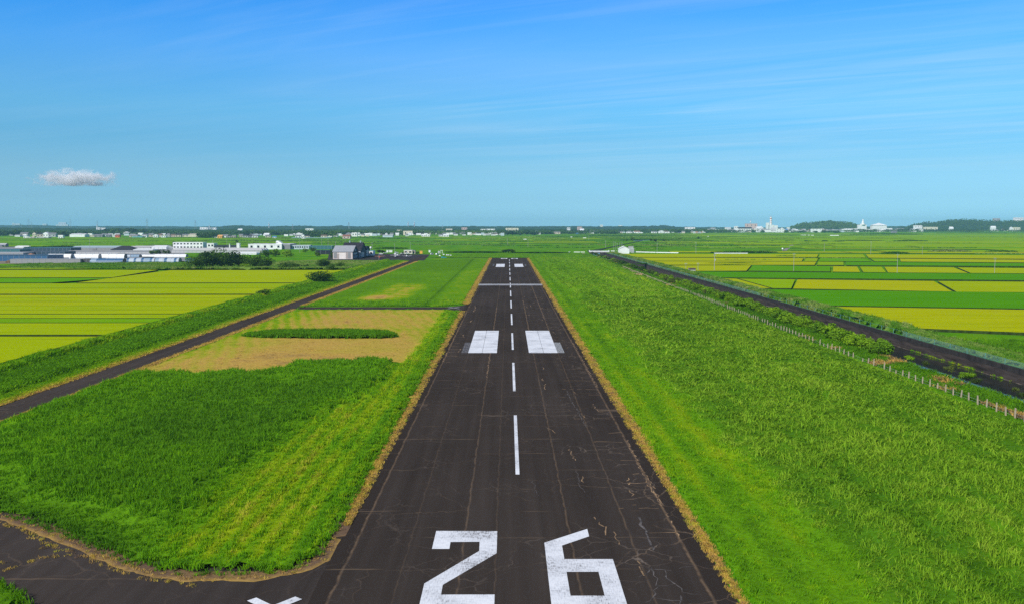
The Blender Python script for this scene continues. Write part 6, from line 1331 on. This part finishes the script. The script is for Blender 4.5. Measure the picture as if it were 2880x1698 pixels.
# ------------------------------------------------------------------ poles
POLE = M('pole_concrete', (.36, .34, .31), .85, .15, .5)
def pole(nx, yt, yb, label, group='utility poles', wide=.16, arms=1, box=False, name='utility_pole', cat='utility pole', mat=None):
    X, Y = G(nx, yb); z = AT(nx, yt, Y).z; wide = max(wide, Y * .00018); r = empty(name, (X, Y, 0), rnd.uniform(-.5, .5)); tag(r, label, cat, group)
    mb = MB(); mb.tube((0, 0, -.3), (0, 0, z), wide, wide * .65, 8); mb.build('shaft', mat or POLE, r)
    for k in range(arms): mb = MB(); zz_ = z - .5 - .9 * k; mb.box(-.9, .9, -wide - .1, -wide + .0, zz_ - .07, zz_ + .07); mb.build('crossarm', STEEL, r)
    if box: mb = MB(); mb.tube((wide + .25, 0, z * .60), (wide + .25, 0, z * .60 + .9), .32, .32, 10); mb.build('transformer', F_PURP, r)
for a in [(253, 673, 704, 'tall utility pole among the glass houses'), (598, 677, 692, 'utility pole beyond the long greenhouse, left'), (638, 674, 692, 'utility pole beyond the long greenhouse, right'), (843, 671.5, 712, 'tall utility pole beside the low colonnade'), (905, 672, 694, 'pale utility pole left of the pale hangar, left of two'), (923, 672.5, 692, 'pale utility pole left of the pale hangar, right of two'), (933, 691, 722, 'street lamp pole at the corner of the pale hangar'),
          (971, 674, 692, 'utility pole behind the tall dark hangar'), (944, 680, 698, 'thin utility pole behind the pale hangar'), (1020, 681, 700, 'utility pole behind the rounded hangar'), (1047, 683, 702, 'utility pole beside the white ball tank'), (1110, 686, 709, 'thin pole behind the parked cars'), (1154, 683, 704.5, 'dark pole behind the cream clubhouse'), (1066, 713, 734, 'pale pole in front of the red aircraft'),
          (1703, 677, 697, 'utility pole left of the far canal'), (1725, 680, 704.5, 'utility pole by the bridge, second from the white pump house'), (1730, 681, 704, 'utility pole by the bridge, nearest the white pump house'), (1736, 684, 699, 'thin pole along the far canal, third'), (1743, 683, 697, 'thin pole along the far canal, fourth'), (1749, 682, 693, 'thin pole along the far canal, fifth'), (1848, 683, 709, 'utility pole behind the long white guard rail'),
          (2232, 712.5, 766, 'tall thin utility pole in the middle of the right hand paddies'), (2449, 680, 716, 'bright pale pole in the right hand paddies'), (2523, 715, 771.5, 'thick pale pole beside the yellow paddies'), (2797, 725, 772, 'utility pole near the right edge'), (1929, 740, 763, 'thin pole left of the brown roofed hut'), (1963, 739, 765, 'thin pole right of the brown roofed hut'), (1957, 682, 713, 'thin pole in the far yellow paddies'), (2221, 690, 700, 'thin pole by the white car on the road'), (2318, 684, 711, 'thin pole in the far green paddies, left of the bright one'), (1656, 664, 676, 'thin pole in the far green paddies beyond the bridge'), (1428, 672, 692, 'thin pole beyond the runway end'), (1488, 664, 672, 'pole in the far paddies right of the runway axis'), (1485, 672, 696, 'thin pole in the paddies right of the runway axis'), (2594, 694, 716, 'thin pole left of the tall weeds in the far right paddies')]:
    pole(*a, 'utility poles across the fields', .14 if a[2] > 720 else .12)
pole(2009, 713, 764.5, 'utility pole with a transformer at the end of the white rail', 'utility poles across the fields', .2, 2, True)

# ------------------------------------------------------------------ fences, rails, bridge, pump house, hut
POSTM = M('post_concrete', (.50, .40, .28), .85, .2, 1.2)
fr = empty('post_fence', (69, 120, 0)); tag(fr, 'long row of pale concrete fence posts along the tall grass', 'fence')
fx = lambda y: float(np.interp(y, [110, 130, 184, 347, 500, 640], [69.2, 69.0, 68.3, 70.0, 71.5, 73.0])) + .4
PO = MB(); PO.box(-.085, .085, -.085, .085, -.3, 1.4); PO.v[4:] = [(x * .8, y_, z) for x, y_, z in PO.v[4:]]; pme = PO.mesh('post', POSTM)
yy = 112.0; k = 0; px_ = []
while k < 100:
    o = bpy.data.objects.new('post', pme); COL.objects.link(o); o.parent = fr; zz_ = rnd.uniform(.85, 1.1) if rnd.random() > .12 else .6
    o.location = (fx(yy) - 69, yy - 120, .05); o.scale = (1, 1, zz_); o.rotation_euler = (rnd.gauss(0, .03), rnd.gauss(0, .03), rnd.uniform(-.2, .2)); px_.append((fx(yy) - 69, yy - 120)); k += 1; yy += rnd.uniform(2.3, 2.7) * (1 if rnd.random() > .05 else 2)
for hz in (.45, .85):
    mb = MB()
    for a_, b_ in zip(px_, px_[1:]): mb.tube((*a_, hz), (*b_, hz), .012, .012, 4)
    mb.build('wire', STEEL, fr)
# stretch of denser pale palings farther on
fr = empty('paling_fence', (73, yy + 1, 0)); tag(fr, 'far part of the pale post fence beside the dry track', 'fence'); PL = MB(); PL.box(-.09, .09, -.09, .09, 0, 1.15); plm = PL.mesh('post', POSTM); y2 = yy + 1; k = 0
while y2 < 590 and k < 95: o = bpy.data.objects.new('post', plm); COL.objects.link(o); o.parent = fr; o.location = (fx(y2) - 73, y2 - yy - 1, 0); o.scale = (1, 1, rnd.uniform(.75, 1.1)); y2 += 2.6; k += 1
# teal mesh fence on the far canal wall
m, t, b = newmat('teal_mesh'); b.inputs['Base Color'].default_value = (.20, .36, .30, 1); b.inputs['Roughness'].default_value = .6
trn = t.nodes.new('ShaderNodeBsdfTransparent'); mx = t.nodes.new('ShaderNodeMixShader'); mx.inputs[0].default_value = .22; t.links.new(trn.outputs[0], mx.inputs[1]); t.links.new(b.outputs[0], mx.inputs[2]); t.links.new(mx.outputs[0], t.nodes['Material Output'].inputs[0]); TEALM = m
TEALP = M('teal_paint', (.11, .29, .25), .6, .1, 1)
fe = empty('mesh_fence', (94.6, 130, .28)); tag(fe, 'teal mesh fence along the top of the far canal wall', 'fence')
mp, ml, mr = MB(), MB(), MB(); Y0, Y1 = -10, 730
for ya, yb in ((Y0, 90), (215, 470), (470, Y1)): mb = MB(); mb.box(-.012, .012, ya, yb, .05, 1.02); mb.build('mesh_panel', TEALM, fe)
for zz_ in (1.05, .04): mb = MB(); mb.box(-.02, .02, Y0, Y1, zz_ - .018, zz_ + .018); mb.build('rail', TEALP, fe)
pm_ = MB(); pm_.box(-.05, .05, -.05, .05, -.1, 1.12); pmm = pm_.mesh('post', TEALP)
for k in range(100): o = bpy.data.objects.new('post', pmm); COL.objects.link(o); o.parent = fe; o.location = (.0, Y0 + 3 + k * 7.3, 0)
# reed belt and weeds behind the canal fence
belt = [(95.2, 60), (104, 60), (108, 150), (102.5, 215), (100.6, 260), (100.4, 870), (95.2, 870)]
def bl_h(X, Y): return .25 + (1.25 * sm(212, 232, Y) + .25 + .5 * fbm(X / 3, Y / 3, 91) * sm(230, 205, Y)) * sm(95.2, 96.4, X) * (.7 + .5 * fbm(X / 2.5, Y / 5, 92))
def bl_t(X, Y): n = fbm(X / 3, Y / 6, 93); return np.where(Y > 222, .60 - .28 * sm(.35, .65, n), .26 + .34 * n)
cg = canopy_grid(belt, 1.0, bl_h, bl_t, .6, .03, 1.8); x, y = rand_in(belt, 16000); hh = bl_h(x, y); wds = np.clip(np.hypot(x, y) / 150, 1, 3.2)
BELT_STOPS = [(0.0, (.04, .12, .010)), (.3, (.10, .27, .014)), (.5, (.21, .34, .05)), (.75, (.36, .38, .13)), (1, (.35, .3, .14))]
BELTM = tint_mat('pampas', BELT_STOPS, var=.2, nscale=.2, fine=2.5, finevar=.4, trans=.25); BELTC = proto_coll('pampas_tuft', [blades(11, .35, .5, .09, 60 + s) for s in range(4)], BELTM)
veg('reeds', np.stack([x, y, hh * .75], 1), np.stack([wds, wds, .55 + .4 * hh * nrg.random(len(x))], 1), np.clip(bl_t(x, y) + nrg.normal(0, .08, len(x)), 0, 1), BELTC, BELTM, cg)
weedr = [(104, 120), (175, 120), (175, 196), (112, 208), (104, 212)]
cg = canopy_grid(weedr, 1.4, lambda X, Y: .3 + 1.0 * fbm(X / 4, Y / 4, 94), lambda X, Y: .12 + .42 * fbm(X / 6, Y / 6, 95), .8, .03, 1.4); x, y = rand_in(weedr, 9000); veg('weeds', np.stack([x, y, .3 + .6 * fbm(x / 4, y / 4, 94)], 1), np.stack([1.5 + 0 * x, 1.5 + 0 * x, nrg.uniform(.4, 1.0, len(x))], 1), np.clip(.12 + .42 * fbm(x / 6, y / 6, 95) + nrg.normal(0, .05, len(x)), 0, 1), SHORT, GRASS, cg)
# reeds and rough grass between the left paddies and the greenhouses
lb = [(XB, 542), (-94.4, 542), (-94.4, 690), (-150, 690), (-330, 640), (-330, 563), (-235, 558), (-200, 546)]
def lb_h(X, Y): return .3 + 1.3 * sm(566, 556, Y) * sm(-215, -200, X) * (.6 + .6 * fbm(X / 3, Y / 3, 96)) + .5 * fbm(X / 6, Y / 9, 97)
def lb_t(X, Y): return np.where((Y < 563) & (X > -210), .62 - .2 * fbm(X / 3, Y / 3, 98), .16 + .5 * fbm(X / 14, Y / 25, 99) + .12 * sm(600, 620, Y) * sm(-190, -160, X))
cg = canopy_grid(lb, 2.0, lb_h, lb_t, 1.0, .03, 1.5); x, y = rand_in(lb, 9000); hh = lb_h(x, y); veg('reeds', np.stack([x, y, hh * .7], 1), np.stack([3 + 0 * x, 3 + 0 * x, .5 + .5 * hh], 1), np.clip(lb_t(x, y) + nrg.normal(0, .06, len(x)), 0, 1), BELTC, BELTM, cg)
ap2 = [(-150, 690.5), (-94.4, 690.5), (-75.6, 690.5), (-75.6, ya0 - 2), (-150, ya0 - 2)]
veg('grass', *(lambda q: (np.stack([q[0], q[1], 0 * q[0] + .1], 1), np.stack([3 + 0 * q[0], 3 + 0 * q[0], .5 + 0 * q[0]], 1), np.clip(.38 + nrg.normal(0, .08, len(q[0])), 0, 1)))(rand_in(ap2, 1500)), SHORT, GRASS, canopy_grid(ap2, 2.0, lambda X, Y: .2 + 0 * X, lambda X, Y: .30 + .4 * fbm(X / 9, Y / 14, 90), 1, .03))
# dark weedy strips and tall weed islands in the far paddies
def island(x0, x1, yt, yb, tint, Y=None):
    Y = Y or GY(yb); A, B = AT(x0, 640, Y).x, AT(x1, 640, Y).x; h = max(1.0, AT(x0, yt, Y + 4).z * .8); dp = max(6, (B - A) * .18); c = (A + B) / 2; n = int(min(700, 60 + (B - A) * dp * .6))
    a_ = nrg.uniform(0, 6.283, n); q = np.sqrt(nrg.random(n)); x = c + (B - A) / 2 * q * np.cos(a_); y = Y + dp / 2 + dp / 2 * q * np.sin(a_); sc = h * (1 - .5 * q) * nrg.uniform(.6, 1.2, n); wd = np.clip(Y / 160, 2, 9)
    veg('tall_weeds', np.stack([x, y, 0 * x + .4], 1), np.stack([0 * x + wd, 0 * x + wd, sc], 1), np.clip(tint + nrg.normal(0, .08, n), 0, 1), FARG2, BELTM)
FARG2 = proto_coll('weed_tuft', [blades(12, .6, .45, .30, 80 + s, .4, .5) for s in range(4)], BELTM)
for a in [(2010, 2186, 704.5, 713, .12), (2486, 2558, 706, 715.5, .15), (2622, 2734, 700, 710, .62), (2786, 2864, 701, 710.5, .3), (2524, 2606, 674, 680, .25), (1990, 2160, 741, 744.5, .1), (2000, 2115, 746.5, 750, .1), (2230, 2330, 724.5, 729, .12), (2700, 2900, 752, 757, .12), (1790, 2020, 749, 754, .12) if False else (1800, 1870, 742, 745.5, .12), (2360, 2485, 675, 679, .1), (1970, 2110, 665.5, 668.5, .1), (1700, 1965, 661, 664.5, .1), (2110, 2330, 660.5, 663.5, .1), (2400, 2600, 655, 661, .15), (2640, 2900, 654, 658, .2), (1060, 1140, 694, 701, .1), (1255, 1420, 706, 712, .05), (1440, 1600, 708.5, 713, .08), (120, 220, 690, 696, .1), (70, 130, 692, 698, .1), (1755, 1880, 671, 677, .2)]: island(*a)
def strips(n, xr, yr_, rot, seed):
    r = np.random.default_rng(seed); P, W, T = [], [], []
    for k in range(n):
        x0, y0 = r.uniform(*xr), yr_[0] * (yr_[1] / yr_[0]) ** r.random(); L_ = r.uniform(20, 120) * y0 / 1000; m_ = int(14 + L_ / 3); c, s_ = math.cos(R_(rot)), math.sin(R_(rot)); tt_ = r.uniform(.2, .6)
        for q in range(m_):
            u = r.uniform(-L_ / 2, L_ / 2); P.append((x0 + u * c, y0 + u * s_ + r.normal() * 1.2, .3)); W.append((y0 / 260, y0 / 260, r.uniform(.7, 1.6))); T.append(tt_ + r.normal() * .05)
    P, W, T = np.array(P), np.array(W), np.clip(np.array(T), 0, 1); k = ~np.array([in_can(a_, b_) for a_, b_ in P[:, :2]]); veg('tall_weeds', P[k], W[k], T[k], FARG2, BELTM)
strips(70, (140, 1100), (700, 3200), -6, 201); strips(40, (-250, 300), (930, 2300), 1, 202); strips(40, (-1100, -200), (1130, 2150), 2, 203)
# guard rails
RAILM = M('white_rail', (.82, .82, .80), .5, .08, .5)
def guard(x0, y0_, x1, y1_, hgt, label, posts=8):
    A, B = Vector((*G(x0, y0_), 0)), Vector((*G(x1, y1_), 0)); d = B - A; r = empty('guard_rail', A, math.atan2(d.y, d.x)); tag(r, label, 'guard rail', 'white guard rails on the farm roads'); Ln = d.length; mb = MB(); mb.box(0, Ln, -.06, .06, hgt * .4, hgt); mb.build('rail', RAILM, r)
    for k in range(posts): mb = MB(); xx = Ln * (k + .5) / posts; mb.box(xx - .08, xx + .08, .07, .2, 0, hgt * .9); mb.build('post', RAILM, r)
guard(1778, 711.5, 1844, 713.2, 1.3, 'white guard rail right of the pump house, near part'); guard(1845, 713.3, 1908, 714.4, 1.3, 'white guard rail right of the pump house, far right part'); guard(1718, 708.5, 1742, 708.8, 1.0, 'short white guard rail left of the pump house'); guard(1598, 711.5, 1604, 711.5, .9, 'tiny white rail left of the bridge', 2); guard(1614, 711.3, 1631, 711.5, .9, 'white rail left of the bridge, middle of three', 3); guard(1633, 711.3, 1645, 711.5, .9, 'white rail left of the bridge, right of three', 3)
guard(2009, 715.5, 2103, 715.6, 1.25, 'long white rail with a knob in the right hand paddies', 10); guard(1781, 679.8, 1828, 677.8, 1.6, 'white rail on the far canal levee', 6)
# bridge over the canal
yb_ = GY(711.5); br = empty('bridge', (90, yb_, 0)); tag(br, 'small white railed bridge over the canal', 'bridge'); mb = MB(); mb.box(-10, 10, 0, 6, .1, .7); mb.build('deck', CONC, br)
for yy_ in (0.0, 5.7): mb = MB(); mb.box(-9.5, 9.5, yy_, yy_ + .25, 1.25, 1.7); mb.box(-9.5, 9.5, yy_ + .05, yy_ + .2, .703, .95); mb.build('parapet', RAILM, br)
for sx in (-9.8, 9.3):
    for yy_ in (-.02, 5.68): mb = MB(); mb.box(sx, sx + .5, yy_, yy_ + .3, .702, 2.4); mb.build('pillar', RAILM, br)
for sx in (-9.7, 5.0): mb = MB(); mb.box(sx, sx + 1.2, .3, 5.7, -2.7, .098); mb.build('abutment', CONC_CAP, br)
building(1742, 1770.5, 693.5, 714.3, 'gy', 'W', 'w', 'white windowless pump house beside the canal', 'pump_house', 'pump house', None, None, 0, 9, rot=0)
building(1769, 1782, 692.5, 707, 'flat', 'G', 'b', 'grey lean-to shed behind the pump house', 'shed', 'shed', None, 930, 0, 4); building(1776, 1784, 699.5, 710, 'flat', 'G', 'w', 'small grey water tank right of the pump house', 'tank', 'tank', None, 905, 0, 2.4)
r = building(1941, 1958.5, 755.5, 766, 'flat', 'G', 'b', 'small grey hut with a flat brown roof among the paddies', 'hut', 'hut', None, None, 0, 4); mb = MB(); mb.box(-1.9, 1.9, -.12, -.05, 1.45, 1.95); mb.build('dark_panel', SLATE, r)
for a in [(2253, 661, 2272, 663.5), (1990, 665, 1994, 667.5), (2268, 661.5, 2278, 663.5), (2282, 661.8, 2290, 663.8), (2336, 661.5, 2360, 664.5), (1648, 666.5, 1653, 671) if False else (1640, 668.5, 1649, 671.5), (1472, 672.5, 1481, 676), (1605, 666.8, 1610, 669)]: building(a[0], a[2], a[1], a[3], 'flat', 'W', 's', 'tiny white hut or vehicle far out in the green paddies', 'hut', 'hut', 'tiny white huts far out in the paddies', None, 0, 3)
# dry straw heap beside the track and brown heap by the left greenhouses
for nx, ny, w_, hgt, lb_ in ((1789, 775, 7, 1.1, 'heap of dry brown brush beside the canal track'), (30, 740.5, 9, 2.0, 'brown soil heap by the blue net house')):
    X, Y = G(nx, ny); o = bpy.data.objects.new('brush_heap', crown_mesh('brush_heap', int(nx), 500, 1.1, w_ * .6, 4.5, hgt * .8, hgt * .25, M('dry_brush', (.42, .27, .15), .95, .3, .8), 6)); COL.objects.link(o); o.location = (X, Y, 0); tag(o, lb_, 'heap')

# ------------------------------------------------------------------ cloud and haze
m = bpy.data.materials.new('cloud_vapour'); m.use_nodes = True; t = m.node_tree; t.nodes.clear(); CY = 17000.0
vp = t.nodes.new('ShaderNodeVolumePrincipled'); vp.inputs['Color'].default_value = (1, 1, 1, 1); vp.inputs['Anisotropy'].default_value = 0.0
tcn = t.nodes.new('ShaderNodeTexCoord'); mp = t.nodes.new('ShaderNodeMapping'); t.links.new(tcn.outputs['Object'], mp.inputs[0]); mp.inputs['Scale'].default_value = (1 / 190, 1 / 190, 1 / 110)
nz = t.nodes.new('ShaderNodeTexNoise'); nz.inputs['Scale'].default_value = 1.0; nz.inputs['Detail'].default_value = 6; nz.inputs['Roughness'].default_value = .62; nz.inputs['Distortion'].default_value = .9; t.links.new(mp.outputs[0], nz.inputs['Vector'])
m2 = t.nodes.new('ShaderNodeMapping'); t.links.new(tcn.outputs['Object'], m2.inputs[0]); m2.inputs['Scale'].default_value = (1 / 740, 1 / 420, 1 / 200)
ln = t.nodes.new('ShaderNodeVectorMath'); ln.operation = 'LENGTH'; t.links.new(m2.outputs[0], ln.inputs[0])
sx = t.nodes.new('ShaderNodeSeparateXYZ'); t.links.new(m2.outputs[0], sx.inputs[0])
base = MATH(t, 'MULTIPLY', MATH(t, 'ADD', sx.outputs[2], .62, False), 6.0, True)      # flat base
d = MATH(t, 'ADD', MATH(t, 'MULTIPLY', MATH(t, 'SUBTRACT', nz.outputs[0], .5), 4.2), MATH(t, 'SUBTRACT', .80, MATH(t, 'MULTIPLY', ln.outputs['Value'], 1.05)))
d = MATH(t, 'MULTIPLY', MATH(t, 'MULTIPLY', MATH(t, 'MULTIPLY', d, 0.9, True), base), .024)
t.links.new(d, vp.inputs['Density']); ov = t.nodes.new('ShaderNodeOutputMaterial'); t.links.new(vp.outputs[0], ov.inputs['Volume'])
cc = AT(212, 506, CY); mb = MB(); mb.loft([[(900 * s_ * math.cos(i * math.pi / 12), 480 * s_ * math.sin(i * math.pi / 12), z_) for i in range(24)] for z_, s_ in ((-150, .8), (-110, 1), (0, 1), (120, .9), (210, .6))])
o = mb.build('cloud', m, None, cc); tag(o, 'small white flat based cloud low in the sky on the left', 'cloud')
m = bpy.data.materials.new('haze_air'); m.use_nodes = True; t = m.node_tree; t.nodes.clear(); vp = t.nodes.new('ShaderNodeVolumePrincipled'); vp.inputs['Color'].default_value = (.36, .70, 1.0, 1); vp.inputs['Density'].default_value = 6.8e-5; vp.inputs['Anisotropy'].default_value = .0
ov = t.nodes.new('ShaderNodeOutputMaterial'); t.links.new(vp.outputs[0], ov.inputs['Volume']); mb = MB(); mb.box(-14200, 14200, -600, 13200, -6, 130); o = mb.build('haze', m); o['kind'] = 'stuff'
